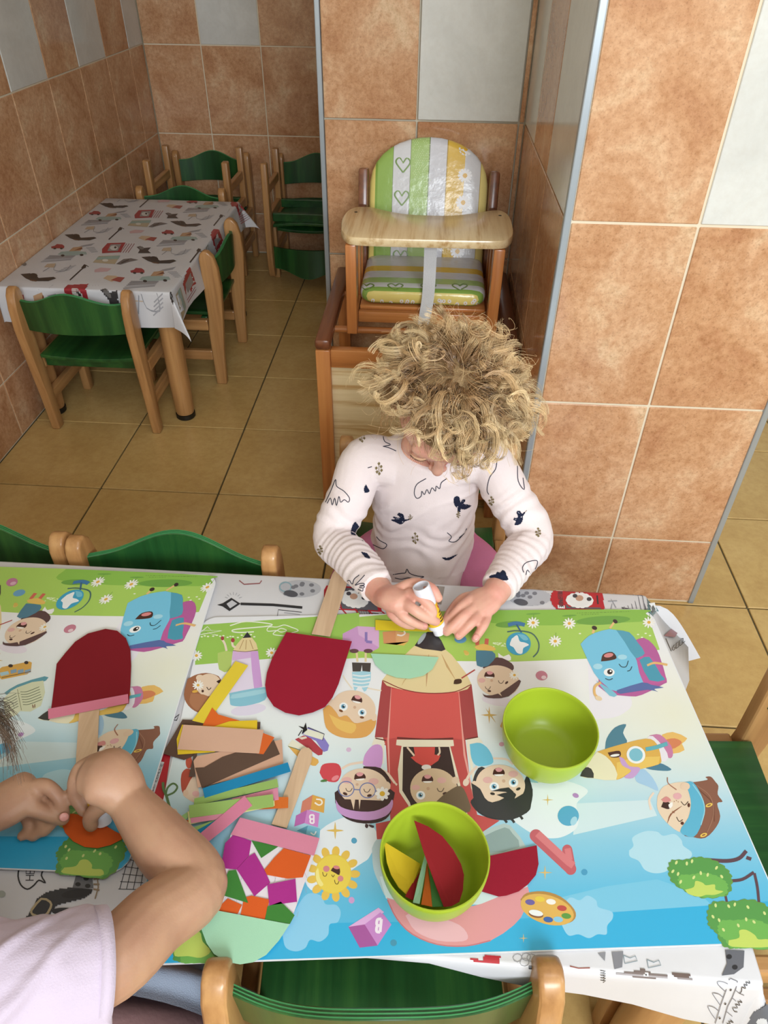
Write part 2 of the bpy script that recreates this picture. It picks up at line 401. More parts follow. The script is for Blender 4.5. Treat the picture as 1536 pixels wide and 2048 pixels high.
def back_mb():
    mb = MB(); n = 25; rows = 5; th = 0.0105; vs = []
    half = PX - PW / 2 + 0.002
    for s in (0, 1):
        for i in range(n):
            xx = -half + 2 * half * i / (n - 1); u = xx / half
            top = 0.415 + 0.034 * (0.5 + 0.5 * math.cos(math.pi * min(1, abs(u) / 0.86))); bot = 0.327 + 0.003 * (1 - u * u)
            yc = -0.132 - 0.030 * (1 - u * u)
            for r in range(rows):
                z = bot + (top - bot) * r / (rows - 1)
                vs.append((xx, yc - th * s - 0.05 * (z - 0.33), z))
    fs = []; q = n * rows
    for i in range(n - 1):
        for r in range(rows - 1):
            a = i * rows + r; fs += [(a, a + 1, a + rows + 1, a + rows), (q + a, q + a + rows, q + a + rows + 1, q + a + 1)]
        fs += [(i * rows, i * rows + rows, q + i * rows + rows, q + i * rows), (i * rows + rows - 1, q + i * rows + rows - 1, q + i * rows + 2 * rows - 1, i * rows + 2 * rows - 1)]
    fs += [tuple(range(rows)) + tuple(q + r for r in range(rows - 1, -1, -1)), tuple((n - 1) * rows + r for r in range(rows - 1, -1, -1)) + tuple(q + (n - 1) * rows + r for r in range(rows))]
    return mb.add(vs, fs)
POST = [(-0.152, 0.0), (-0.158, 0.12), (-0.170, 0.24), (-0.178, 0.34), (-0.174, 0.40), (-0.164, 0.437), (-0.150, 0.453), (-0.136, 0.455), (-0.124, 0.446), (-0.119, 0.43),
        (-0.121, 0.34), (-0.122, 0.24), (-0.116, 0.19), (-0.117, 0.0)]
def make_chair(label):
    t = thing('child_chair', label, 'chair')
    se = obj('seat', seat_mb(), M['green_x'], t, bevel=0.0015, auto=0.6)
    ba = obj('backrest', back_mb(), [M['green_back']], t, bevel=0.001, segs=1, auto=0.6)
    ed = MB()
    half = PX - PW / 2; path = []
    for i in range(25):
        u = -1 + i / 12; top = 0.4155 + 0.034 * (0.5 + 0.5 * math.cos(math.pi * min(1, abs(u) / 0.86)))
        path.append((u * half, -0.132 - 0.030 * (1 - u * u) - 0.0052 - 0.05 * (top - 0.33), top))
    for k in (-1, 0, 1):
        for i in range(24):
            a, c = Vector(path[i]), Vector(path[i + 1]); o_ = Vector((0, k * 0.0032, 0.0002)); ed.bar(a + o_, c + o_, 0.0011, 0.0012)
    obj('plywood_layers', ed, M['green_edge'], ba)
    for s in (-1, 1):
        mb = MB(); xprism(mb, POST, s * PX - PW / 2, s * PX + PW / 2); obj('rear_leg', mb, M['beech'], t, bevel=0.006, segs=3, auto=0.5)
        mb = MB(); xprism(mb, [(0.098, 0), (0.096, 0.2345), (0.138, 0.2345), (0.130, 0)], s * PX - PW / 2, s * PX + PW / 2); obj('front_leg', mb, M['beech'], t, bevel=0.005, segs=2, auto=0.5)
        mb = MB(); mb.box((s * PX, -0.011, 0.213), (PW - 0.004, 0.212, 0.036)); obj('side_rail', mb, M['beech_y'], t, bevel=0.004)
        mb = MB(); mb.box((s * PX, -0.011, 0.106), (PW - 0.006, 0.212, 0.034)); obj('side_rail', mb, M['beech_y'], t, bevel=0.004)
    for yy in (-0.10, 0.10):
        mb = MB(); mb.box((0, yy, 0.2165), (2 * PX - PW + 0.002, 0.020, 0.034)); obj('cross_rail', mb, M['green_x'], t, bevel=0.003)
    return t
PI = math.pi
G1, G2 = 'green and beech chairs at the near table', 'green and beech chairs at the far table'
chair0 = make_chair('green and beech child chair at the near table edge, backrest towards the viewer')
chair0.location = (-0.021, 0.391, 0.0); chair0.rotation_euler = (0, 0, math.radians(4.3)); chair0['group'] = G1
def chair(x, y, rz, label, g): return dup(chair0, (x, y, 0), (0, 0, rz), label, g)
chair(-0.390, 0.694, PI, 'green and beech child chair pushed in behind the left half of the near table', G1)
chair(-0.736, 0.698, PI + 0.02, 'green child chair cut off at the left frame edge behind the near table', G1)
chair(0.408, 0.522, PI / 2 + 0.06, 'green and beech child chair at the right end of the near table', G1)
chair(0.016, 1.022, PI, 'green and beech child chair the curly blond child sits on', G1)
chair(-0.43, 0.100, -0.03, 'green child chair under the child in the lilac shirt', G1)
chair(-0.975, 1.975, 0.0, 'green and beech chair at the near end of the far table, seen from behind', G2)
chair(-0.824, 2.318, PI / 2, 'green and beech chair at the right long side of the far table', G2)
chair(-0.956, 2.690, PI, 'green chair at the far end of the far table, only its backrest top showing', G2)
G3 = 'chairs stacked seat to seat at the back wall'
chair(-0.985, 3.255, PI, 'lower upright green chair of the stack in the back left corner', G3)
dup(chair0, (-0.985, 3.165, 0.4995), (0, PI, 0), 'upside-down green chair on the stack in the back left corner', G3)
chair(-0.516, 3.255, PI, 'lower upright green chair of the stack beside the tiled niche corner', G3)
dup(chair0, (-0.512, 3.165, 0.4995), (0, PI, 0), 'upside-down green chair on the stack beside the tiled niche corner', G3)

# ------------------------------------------------------------------ tables
ZT = 0.429
def table(x0, x1, y0, y1, label):
    t = thing('child_table', label, 'table', ((x0 + x1) / 2, (y0 + y1) / 2, 0))
    hx, hy = (x1 - x0) / 2, (y1 - y0) / 2
    b = MB(); b.box((0, 0, ZT - 0.011), (2 * hx, 2 * hy, 0.022)); obj('tabletop', b, M['beech_y'], t, bevel=0.004)
    for sx in (-1, 1):
        for sy in (-1, 1):
            lx, ly = sx * (hx - 0.036), sy * (hy - 0.040)
            b = MB(); b.lathe([(0.0005, 0.018), (0.027, 0.018), (0.029, 0.03), (0.031, 0.12), (0.031, 0.405), (0.0005, 0.406)], 24, (lx, ly, 0)); lg = obj('leg', b, M['beech'], t, auto=0.6)
            b = MB(); b.lathe([(0.0005, 0.0), (0.027, 0.0), (0.030, 0.004), (0.030, 0.017), (0.0005, 0.0185)], 24, (lx, ly, 0)); obj('foot_cap', b, M['rubber'], lg, auto=0.6)
    for s in (-1, 1):
        b = MB(); b.box((0, s * (hy - 0.040), 0.380), (2 * hx - 0.16, 0.018, 0.05)); obj('apron', b, M['orange_wood_x'], t, bevel=0.002)
        b = MB(); b.box((s * (hx - 0.036), 0, 0.380), (0.018, 2 * hy - 0.145, 0.05)); obj('apron', b, M['beech_y'], t, bevel=0.002)
    return t
NT = (-1.19, 0.353, 0.277, 0.793); FT = (-1.213, -0.717, 1.892, 2.742)
table(*NT, 'long low beech table in front, under the oilcloth and picture mats')
table(*FT, 'low beech table with thick round legs standing in the tiled alcove')
class Cloth:
    """an oilcloth lying on a table: (u, v) on the flat sheet -> point in the room"""
    def __init__(s, rect, over, flare, z=ZT + 0.0012, wav=0.006):
        s.r = rect; s.o = over; s.fl = flare; s.z = z; s.wav = wav     # over: left, right, near, far
    def __call__(s, u, v, off=0.0):
        x0, x1, y0, y1 = s.r
        cx, cy = min(max(u, x0), x1), min(max(v, y0), y1); dx, dy = u - cx, v - cy
        if dx == 0 and dy == 0: return (u, v, s.z + off)
        r = math.hypot(dx, dy); ax, ay = abs(dx) / r, abs(dy) / r
        key = ('r' if dx > 0 else 'l' if dx < 0 else '') + ('f' if dy > 0 else 'n' if dy < 0 else '')
        nx, ny = (math.copysign(1, dx) if dx else 0), (math.copysign(1, dy) if dy else 0)
        rr = 0.006
        ph = min(r / rr, math.pi / 2); out = rr * math.sin(ph); dn = rr * (1 - math.cos(ph)) + max(0, r - rr * math.pi / 2)
        h = max(0, r - 0.01)
        if len(key) == 2:
            fx, fy, k = s.fl.get(key, (0.7, 0.7, 0.45)); sn = (2 * ax * ay) ** 1.2
            o2 = k * sn * h; dn = dn - h + math.sqrt(max(h * h - o2 * o2, 0)); ox, oy = nx * (out * ax + fx * o2) , ny * (out * ay + fy * o2)
            k2 = s.edge(u, v) if key == 'rf' else 0.10
            ox += nx * k2 * h * ax; oy += ny * 0.10 * h * ay
        else:
            wv = s.wav * math.sin((u if dy else v) * 21.0) * min(1, h / 0.06)
            k2 = s.edge(u, v) if dx > 0 else 0.10
            ox, oy = nx * (out + k2 * h + wv), ny * (out + 0.10 * h + wv); dn = dn - h + h * math.sqrt(1 - k2 * k2)
        return (cx + ox + nx * off * 0.7, cy + oy + ny * off * 0.7, s.z - dn + off * 0.7)
    kn = None
    edge = staticmethod(lambda u, v: 0.10)
    def near(s, u, v): return v if v >= s.r[2] or s.kn is None else s.r[2] - (s.r[2] - v) * s.kn(u)
    def grid(s, step=0.0115):
        x0, x1, y0, y1 = s.r; l, r, n, f = s.o
        def ax(a, b, lo, hi):
            inner = np.linspace(a, b, max(2, int((b - a) / 0.05)))
            e0 = a - lo + np.linspace(0, lo, max(2, int(lo / step)))[:-1]; e1 = b + np.linspace(0, hi, max(2, int(hi / step)))[1:]
            k0 = [a - 0.003, a - 0.006]; k1 = [b + 0.003, b + 0.006]
            return np.unique(np.concatenate([e0, k0, inner, k1, e1]))
        us, vs_ = ax(x0, x1, l, r), ax(y0, y1, n, f); mb = MB()
        V = [s(u, s.near(u, v)) for v in vs_ for u in us]; n_ = len(us)
        return mb.add(V, [(j * n_ + i, j * n_ + i + 1, (j + 1) * n_ + i + 1, (j + 1) * n_ + i) for j in range(len(vs_) - 1) for i in range(n_ - 1)])
M['oilcloth'] = plain('white oilcloth', '#c9c9cd', 0.34, 0.45, bump=0.05, bscale=90)
NC = Cloth(NT, (0.005, 0.150, 0.085, 0.03), {'rf': (1.0, 0.25, 0.62), 'rn': (0.8, 0.6, 0.4)})
NC.edge = lambda u, v: 0.10 + 0.58 * (lambda t: t * t * (3 - 2 * t))(min(1, max(0, (v - 0.60) / 0.19)))
NC.kn = lambda u: 0.10 + 0.90 * min(1, max(0, (u - 0.03) / 0.25))
FC = Cloth(FT, (0.004, 0.095, 0.105, 0.085), {'rn': (0.75, 0.6, 0.42), 'rf': (0.9, 0.4, 0.5), 'ln': (0.0, 0.9, 0.5)})
cloth_near = obj('tablecloth', NC.grid(), M['oilcloth'], smooth=True, fixn=False, label='white printed oilcloth under the picture mats on the near table', category='tablecloth')
cloth_far = obj('tablecloth', FC.grid(), M['oilcloth'], smooth=True, fixn=False, label='white oilcloth with dogs and phone boxes on the far alcove table', category='tablecloth')

# ------------------------------------------------------------------ high chair (a chair standing on its box-shaped base)
hc = thing('high_chair', 'wooden two-piece high chair with tray and striped padded seat in the tiled niche', 'high chair', (-0.012, 1.715, 0))
HX, HY = -0.012, 1.715
def hp(name, mb, mat, parent=None, **k):
    me = mesh_of(mb, name, bevel=k.pop('bevel', 0.003)); auto_smooth(me, 0.6)
    me.transform(Matrix.Translation((-HX, -HY, 0)))
    return link(name, me, parent or hc, mat, **k)
XL, XR, YF, YB = -0.233, 0.196, 1.508, 1.935
for x in (XL, XR):
    for y in (YF, YB):
        b = MB(); b.box((x, y, 0.235), (0.034, 0.034, 0.47)); hp('base_post', b, M['orange_wood'])
    b = MB(); b.box((x, (YF + YB) / 2, 0.483), (0.036, YB - YF + 0.036, 0.026)); hp('base_rail', b, M['brown_wood'], bevel=0.008)
    b = MB(); b.box((x, (YF + YB) / 2, 0.08), (0.022, YB - YF - 0.034, 0.05)); hp('lower_rail', b, M['brown_wood'])
for y in (YF, YB):
    b = MB(); b.box(((XL + XR) / 2, y, 0.447), (XR - XL - 0.034, 0.024, 0.045)); hp('crossbar', b, M['orange_wood_x'])
    b = MB(); b.box(((XL + XR) / 2, y, 0.08), (XR - XL - 0.034, 0.022, 0.05)); hp('crossbar', b, M['orange_wood_x'])
b = MB(); b.box(((XL + XR) / 2, YF + 0.002, 0.265), (XR - XL - 0.034, 0.012, 0.320)); hp('base_panel', b, M['pine_x'], bevel=0.001)
for y in (1.590, 1.80):
    b = MB(); b.tube([(XL, y, 0.478), (XR, y, 0.478)], 0.0085, 14); hp('dowel', b, M['orange_wood_x'], bevel=0)
CXL, CXR, CYF, CYB = -0.170, 0.150, 1.562, 1.842
for x in (CXL, CXR):
    b = MB(); b.bar((x, CYF, 0.487), (x, CYF, 0.692), 0.024, 0.032, up=(0, 1, 0)); hp('front_post', b, M['orange_wood'])
    b = MB(); b.bar((x, CYB - 0.01, 0.487), (x, CYB + 0.045, 0.765), 0.024, 0.036, up=(0, 1, 0)); hp('rear_post', b, M['brown_wood'], bevel=0.006)
    b = MB(); b.box((x, (CYF + CYB) / 2, 0.680), (0.020, CYB - CYF, 0.026)); hp('arm_rail', b, M['brown_wood'])
    b = MB(); b.box((x, (CYF + CYB) / 2, 0.510), (0.020, CYB - CYF, 0.030)); hp('seat_rail', b, M['orange_wood_x'])
    for k in (1, 2, 3):
        y = CYF + (CYB - CYF) * k / 4; b = MB(); b.box((x, y, 0.597), (0.014, 0.020, 0.15)); hp('spindle', b, M['orange_wood'], bevel=0.002)
b = MB(); b.box(((CXL + CXR) / 2, CYF + 0.035, 0.512), (CXR - CXL - 0.022, 0.020, 0.026)); hp('seat_rail', b, M['orange_wood_x'])
b = MB(); b.box(((CXL + CXR) / 2, (CYF + CYB) / 2 + 0.03, 0.527), (CXR - CXL - 0.026, CYB - CYF - 0.03, 0.010)); hp('seat_board', b, M['orange_wood_x'])
def cushion(name, outline, thick, place, label=None):
    """pillow: outline polygon (2-d), bulging on both faces; place maps (u, v, t) to the room"""
    o = np.array(outline); c = o.mean(0); n = len(o); mb = MB(); rings = [(1.0, 0.0), (0.99, 0.45), (0.955, 0.75), (0.88, 0.93), (0.7, 1.0), (0.45, 1.03), (0.2, 1.04)]
    vs = []; idx = []
    for sgn in (1, -1):
        for (k, h) in rings:
            if sgn < 0 and k == 1.0: idx.append(idx[0]); continue
            idx.append(len(vs))
            for p in o:
                q = c + (p - c) * k; vs.append(place(q[0], q[1], sgn * h * thick / 2))
        vs.append(place(c[0], c[1], sgn * 1.045 * thick / 2)); idx.append(len(vs) - 1)
    fs = []; R_ = len(rings)
    for h in range(2):
        I = idx[h * (R_ + 1):(h + 1) * (R_ + 1)]
        for r in range(R_ - 1):
            for i in range(n):
                j = (i + 1) % n; fs.append((I[r] + i, I[r] + j, I[r + 1] + j, I[r + 1] + i))
        for i in range(n): fs.append((I[R_ - 1] + i, I[R_ - 1] + (i + 1) % n, I[R_]))
    mb.add(vs, fs); return mb
def stripe_mat(name, axis, stops, scale_note=None):
    m, N, L, bb = newmat(name, 0.22, 0.5)
    tc = N.new('ShaderNodeTexCoord'); sp = N.new('ShaderNodeSeparateXYZ'); L.new(tc.outputs['Object'], sp.inputs[0])
    mr = N.new('ShaderNodeMapRange'); L.new(sp.outputs[axis], mr.inputs[0]); mr.inputs[1].default_value = stops[0]; mr.inputs[2].default_value = stops[1]
    rp = ramp(N, stops[2], 'CONSTANT'); L.new(mr.outputs[0], rp.inputs[0])
    nz = N.new('ShaderNodeTexNoise'); nz.inputs['Scale'].default_value = 38; nz.inputs['Detail'].default_value = 3; L.new(tc.outputs['Object'], nz.inputs['Vector'])
    bp = N.new('ShaderNodeBump'); bp.inputs['Strength'].default_value = 0.35; bp.inputs['Distance'].default_value = 0.004
    L.new(nz.outputs['Fac'], bp.inputs['Height']); L.new(bp.outputs[0], bb.inputs['Normal']); L.new(rp.outputs[0], bb.inputs['Base Color']); return m
bw = 0.147
arch = [(-bw, -0.145), (-bw, 0.02)] + [(-bw * math.cos(a) , 0.02 + 0.125 * math.sin(a) ** 0.8) for a in np.linspace(0.12, PI - 0.12, 17)] + [(bw, 0.02), (bw, -0.145)] + [(x, -0.15) for x in (0.1, 0.05, 0, -0.05, -0.1)]
BC = Vector((-0.010, 1.885, 0.690)); bt = 0.33
def bplace(u, v, t): return BC + Vector((u, v * math.sin(bt) - t * math.cos(bt), v * math.cos(bt) + t * math.sin(bt)))
M['cush_back'] = stripe_mat('striped oilcloth cushion', 0, (-0.147, 0.147, [(0.0, '#e2cf7a'), (0.055, '#7d9e45'), (0.075, '#8fb05a'), (0.20, '#6f7f58'), (0.206, '#cfd0d4'), (0.345, '#6f7f58'), (0.351, '#a3bf78'), (0.5, '#6f7f58'), (0.506, '#cdced6'), (0.648, '#a88b3c'), (0.655, '#dcb750'), (0.80, '#cfd0d6'), (0.93, '#a88b3c'), (0.936, '#e0cf86')]))
cb_ = cushion('cushion', arch, 0.034, bplace)
cush_back = hp('back_cushion', cb_, M['cush_back'], bevel=0, label='striped green, white and yellow back cushion')
SX0, SX1, SY0, SY1 = -0.158, 0.136, 1.607, 1.848
def rrect(x0, x1, y0, y1, r, k=5):
    out = []
    for cx, cy, a0 in ((x1 - r, y1 - r, 0), (x0 + r, y1 - r, 90), (x0 + r, y0 + r, 180), (x1 - r, y0 + r, 270)):
        for i in range(k + 1):
            a = math.radians(a0 + 90 * i / k); out.append((cx + r * math.cos(a), cy + r * math.sin(a)))
    return out
so = []
rr_ = rrect(SX0, SX1, SY0, SY1, 0.03)
for i in range(len(rr_)):
    p, q = rr_[i], rr_[(i + 1) % len(rr_)]; so.append(p)
    d = math.hypot(q[0] - p[0], q[1] - p[1])
    if d > 0.05: so += [(p[0] + (q[0] - p[0]) * k / 5, p[1] + (q[1] - p[1]) * k / 5) for k in range(1, 5)]
M['cush_seat'] = stripe_mat('striped oilcloth seat cushion', 1, (SY0 - HY, SY1 - HY, [(0.0, '#e2cf7a'), (0.014, '#87a850'), (0.055, '#cfd0d4'), (0.155, '#a3bf78'), (0.285, '#cdced6'), (0.46, '#dcb750'), (0.60, '#cfd0d6')]))
cush_seat = hp('seat_cushion', cushion('cushion', so, 0.042, lambda u, v, t: (u, v, 0.5535 + t)), M['cush_seat'], bevel=0, label='striped padded seat cushion')
tray_px = [(682, 458), (684, 437), (696, 420), (715, 413), (745, 414), (775, 421), (810, 427), (860, 430), (905, 430), (945, 426), (975, 421), (1000, 420), (1016, 428), (1024, 444), (1027, 462), (1022, 474), (1005, 481), (950, 481), (860, 479), (780, 477), (710, 474), (690, 468)]
TZ = 0.712
tp = [tuple(W(x, y, TZ)[:2]) for x, y in tray_px]
tp = [tuple(q) for q in catmull(tp + [tp[0]], 3)[:-1]]
b = MB(); b.prism(tp, lambda u, v, t: (u, v, t), TZ - 0.019, TZ); tray = hp('tray', b, M['pine_tray'], bevel=0.004, label='pale pine tray with a curved inner edge')
for px in ((712, 424), (1000, 431)):
    c = W(px[0], px[1], TZ); b = MB(); b.lathe([(0.0003, 0.0004), (0.0035, 0.0004), (0.0042, 0.0), (0.0042, -0.003), (0.0003, -0.003)], 12, tuple(c)); hp('screw_hole', b, M['rubber'], tray, bevel=0)
b = MB(); pts = [(0.002, 1.601, 0.698), (0.003, 1.5985, 0.62), (0.002, 1.593, 0.565), (-0.002, 1.585, 0.53), (-0.005, 1.584, 0.50)]
pts = catmull(pts, 6)
vs = []
for p in pts: vs += [(p[0] - 0.014, p[1], p[2]), (p[0] + 0.014, p[1], p[2]), (p[0] + 0.014, p[1] - 0.0022, p[2]), (p[0] - 0.014, p[1] - 0.0022, p[2])]
fs = []
for i in range(len(pts) - 1):
    for k in range(4): fs.append((i * 4 + k, i * 4 + (k + 1) % 4, i * 4 + 4 + (k + 1) % 4, i * 4 + 4 + k))
b.add(vs, fs); hp('crotch_strap', b, plain('white webbing', '#d3d5d8', 0.7, 0.3, bump=0.6, bscale=600), bevel=0, label='white webbing strap from tray to seat')

# ------------------------------------------------------------------ flat print: polygons in the plane of the sheet
REG = {'A': (0, 1050, 2.56), 'B': (0, 1450, 3.072), 'J': (0, 1360, 8.536), 'c': (300, 1250, 3.657), 'd': (350, 1600, 3.072), 'e': (640, 1180, 3.339),
       'f': (700, 1550, 3.2), 'g': (980, 1180, 2.763), 'h': (1000, 1600, 2.866), 's': (600, 820, 2.954), 'p': (0, 0, 1.0), 'k': (620, 240, 3.102), 'j': (600, 600, 2.954)}
def PXY(r, x, y): a = REG[r]; return a[0] + x / a[2], a[1] + y / a[2]
ZM = 0.4312                                    # underside of the mats
MT = 0.0012
LEFT_O, LEFT_A = np.array([-0.3078, 0.7846]), math.radians(1.7)          # far right corner of the left mat
RIGHT_O, RIGHT_A = np.array([0.3558, 0.7660]), math.radians(5.75)        # far right corner of the right mat
MW, MD = 0.665, 0.456
def mat_local(px, py, which):
    o, a = (LEFT_O, LEFT_A) if which == 'L' else (RIGHT_O, RIGHT_A)
    q = W(px, py, ZM + MT)[:2] - o; c, s = math.cos(a), math.sin(a)
    u, v = q[0] * c + q[1] * s, -q[0] * s + q[1] * c
    return (u - 0.0155 - 0.006 * v, v - 0.0022 + 0.0208 * (v + 0.02)) if which == 'L' else (u, v)
INKW = 0.84                                    # printed ink on a slightly grey laminate
class Draw:
    def __init__(s, fn): s.fn = fn; s.items = []; s.L = 0          # fn(reg, x, y) -> sheet coordinates
    def poly(s, r, pts, col, sm=0, lay=None):
        p = np.array(pts, float)
        if sm: p = catmull(np.vstack([p, p[:1]]), sm)[:-1] if len(p) > 2 else p
        s.items.append(([s.fn(r, x, y) for x, y in p], col, s.lay(lay))); return s
    def lay(s, l):
        if l is None: s.L += 1
        else: s.L = l
        return s.L
    def ell(s, r, cx, cy, rx, ry, col, rot=0, a0=0, a1=360, n=28, lay=None):
        a = np.radians(np.linspace(a0, a1, n + 1)); a = a[:-1] if a1 - a0 == 360 else a
        c, q = math.cos(math.radians(rot)), math.sin(math.radians(rot))
        x, y = rx * np.cos(a), ry * np.sin(a)
        return s.poly(r, np.stack([cx + x * c - y * q, cy + x * q + y * c], 1), col, 0, lay)
    def line(s, r, pts, w_, col, sm=0, lay=None, taper=False):
        p = catmull(np.array(pts, float), sm) if sm else np.array(pts, float)
        t = np.gradient(p, axis=0); t /= np.linalg.norm(t, axis=1)[:, None] + 1e-9; nn = np.stack([-t[:, 1], t[:, 0]], 1)
        ww = np.full(len(p), w_ / 2.0)
        if taper: ww = ww * np.sin(np.linspace(0.15, math.pi - 0.15, len(p)))
        a, b_ = p + nn * ww[:, None], p - nn * ww[:, None]; l = s.lay(lay)
        for i in range(len(p) - 1): s.items.append(([s.fn(r, *q) for q in (a[i], a[i + 1], b_[i + 1], b_[i])], col, l))
        return s
    def star(s, r, cx, cy, R_, col, rot=0, k=4, inner=0.16, lay=None, ar=1.0):
        a = np.radians(rot + np.arange(2 * k) * 180 / k); q = np.where(np.arange(2 * k) % 2 == 0, R_, R_ * inner)
        return s.poly(r, np.stack([cx + q * np.cos(a), cy + ar * q * np.sin(a)], 1), col, 0, lay)
    def daisy(s, r, cx, cy, R_, lay=12, ar=0.85):
        for i in range(11):
            a = 2 * math.pi * i / 11; s.ell(r, cx + 0.62 * R_ * math.cos(a), cy + ar * 0.62 * R_ * math.sin(a), 0.40 * R_, 0.14 * R_, '#f4f4ee', math.degrees(math.atan2(ar * math.sin(a), math.cos(a))), n=8, lay=lay)
        s.ell(r, cx, cy, 0.26 * R_, 0.24 * R_, '#e3b24a', n=12, lay=lay + 1); return s
    def mesh(s, place, dz=4e-7, z0=0.0):
        mb = MB(); z = z0
        for pts, col, l in sorted(s.items, key=lambda t: t[2]):
            if l > 0: z += dz
            c = lin(col) if isinstance(col, str) else col
            c = tuple(q * INKW for q in c[:3]) + (1.0,) if isinstance(c[0], float) else [tuple(q * INKW for q in e[:3]) + (1.0,) for e in c]
            ar = sum(pts[i][0] * pts[(i + 1) % len(pts)][1] - pts[(i + 1) % len(pts)][0] * pts[i][1] for i in range(len(pts)))
            if ar < 0:
                pts = pts[::-1]
                if not isinstance(c[0], float): c = c[::-1]
            mb.add([place(u, v, z) for u, v in pts], [tuple(range(len(pts)))], 0, c)
        s.top = z
        return mb
D = Draw(lambda r, x, y: mat_local(*PXY(r, x, y), 'L' if r in 'ABJ' else 'R'))
# --- sky, white and grass
def mixc(a, b_, t): return tuple(np.array(lin(a)) * (1 - t) + np.array(lin(b_)) * t)
def bgcol(u, v):
    f = -v / MD
    stops = [(0, '#e9ebf0'), (0.28, '#eef0f3'), (0.46, '#e3ecec'), (0.62, '#c5e0e9'), (0.75, '#8fcbe4'), (0.88, '#62bde2'), (1.0, '#45b2e2')]
    side = max(0, 1 - abs(u + 0.03) / 0.16) * max(0, 1 - abs(f - 0.40) / 0.26)
    for (p, a), (q, b_) in zip(stops, stops[1:]):
        if f <= q: c = np.array(mixc(a, b_, (f - p) / (q - p))); break
    else: c = np.array(lin(stops[-1][1]))
    return tuple(c * (1 - 0.8 * side) + np.array(lin('#e9e9cf')) * 0.8 * side)
GU, GV = 44, 34
def rc_(u, v, r=0.022):                       # clamp to the rounded corners of the mat
    cu, cv = min(max(u, -MW + r), -r), min(max(v, -MD + r), -r); dx, dy = u - cu, v - cv; l = math.hypot(dx, dy)
    return (u, v) if l <= r or dx == 0 or dy == 0 else (cu + dx * r / l, cv + dy * r / l)
E0 = 0.0012
for i in range(GU):
    for j in range(GV):
        u0, u1 = -MW + E0 + (MW - 2 * E0) * i / GU, -MW + E0 + (MW - 2 * E0) * (i + 1) / GU
        v0, v1 = -MD + E0 + (MD - 2 * E0) * j / GV, -MD + E0 + (MD - 2 * E0) * (j + 1) / GV
        q = [rc_(*p) for p in ((u0, v0), (u1, v0), (u1, v1), (u0, v1))]
        D.items.append((q, [bgcol(*p) for p in q], 0))
# light rays, near sky band, clouds
D.poly('h', [(430, 20), (860, 0), (900, 90), (420, 200)], '#cfe5ec', lay=1); D.poly('h', [(300, 570), (900, 455), (1250, 640), (700, 690)], '#7ac6e5', 2, 1)
D.items.append(([(-MW + 0.0013, -MD + 0.022), (-MW + 0.010, -MD + 0.005), (-MW + 0.022, -MD + 0.0013), (-0.022, -MD + 0.0013), (-0.008, -MD + 0.006), (-0.0013, -MD + 0.022), (-0.0013, -MD + 0.040), (-0.3, -MD + 0.030), (-MW + 0.0013, -MD + 0.036)], '#38b0df', 1))
D.poly('h', [(0, 80), (60, 110), (200, 200), (330, 218), (430, 170), (452, 100), (440, 20), (500, -60), (300, -120), (0, -80)], '#e3edf2', 6, 2)
D.poly('h', [(740, 290), (765, 262), (760, 215), (830, 180), (900, 182), (935, 205), (1000, 195), (1040, 230), (1050, 262), (1098, 300), (1085, 335), (1000, 350), (960, 405), (890, 420), (830, 400), (795, 350), (745, 325)], '#b2dcec', 5, 2)
D.poly('h', [(345, 700), (350, 620), (400, 560), (455, 575), (500, 548), (550, 575), (565, 615), (640, 640), (645, 680), (615, 720), (610, 770), (560, 770), (510, 792), (450, 770), (390, 775)], '#9bd2ec', 5, 2)
D.poly('d', [(660, 830), (700, 760), (760, 640), (820, 575), (900, 590), (925, 640), (990, 645), (1018, 690), (1000, 750), (950, 765), (940, 830), (890, 870), (830, 860), (800, 910), (740, 930), (680, 905)], '#8dcdee', 5, 2)
D.poly('c', [(1150, 1985), (1190, 1960), (1260, 1990), (1300, 2010), (1140, 2015)], '#8dcdee', 4, 2)
D.poly('d', [(760, 400), (860, 560), (1130, 400), (1200, 340), (1240, 200), (1100, 100), (900, 180)], '#e6eef4', 6, 2)
D.poly('g', [(540, 400), (640, 380), (780, 600), (740, 680), (640, 710), (560, 680)], '#eceaf2', 6, 2)
# grass
D.poly('g', [(-960, 170), (-400, 120), (0, 112), (820, 108), (872, 140), (938, 330), (700, 372), (400, 386), (140, 396), (-300, 392), (-700, 375), (-1000, 390)], '#a9cf62', 0, 3)
D.poly('c', [(330, 60), (360, 0), (1200, -60), (1530, -90), (1536, 190), (1250, 245), (900, 245), (330, 292)], '#9dc95c', 0, 3)
D.poly('g', [(0, 112), (820, 108), (860, 130), (875, 170), (600, 185), (300, 196), (0, 180)], '#8bbd50', 4, 4)
for cx, cy, rx, ry in ((625, 168, 150, 24), (110, 190, 80, 18), (240, 132, 40, 5), (438, 142, 40, 5)): D.ell('g', cx, cy, rx, ry, '#6fa548', -3, lay=5)
for x, y in ((238, 182), (438, 186), (360, 284), (878, 180)): D.line('g', [(x, y), (x + 4, y - 48)], 3, '#6c9a40', lay=6).daisy('g', x, y, 36)
for x, y, s_ in ((340, 225, 44), (890, 205, 44)): D.daisy('c', x, y, s_)
for k in range(26):
    D.ell('g', 20 + 9 * (k % 8) + rnd.uniform(-4, 4), 300 + rnd.uniform(-10, 14), 5, 2.5, '#dff0c4', n=8, lay=6)
for x, y in ((497, 241), (818, 246), (884, 252), (860, 240), (840, 262)): D.ell('g', x, y, 7, 3.5, '#eef6dc', n=8, lay=6)
for k in range(16): D.ell('c', 380 + 26 * k + rnd.uniform(-8, 8), 78 + rnd.uniform(-10, 14), 9, 5, '#eef6dc', n=8, lay=6)
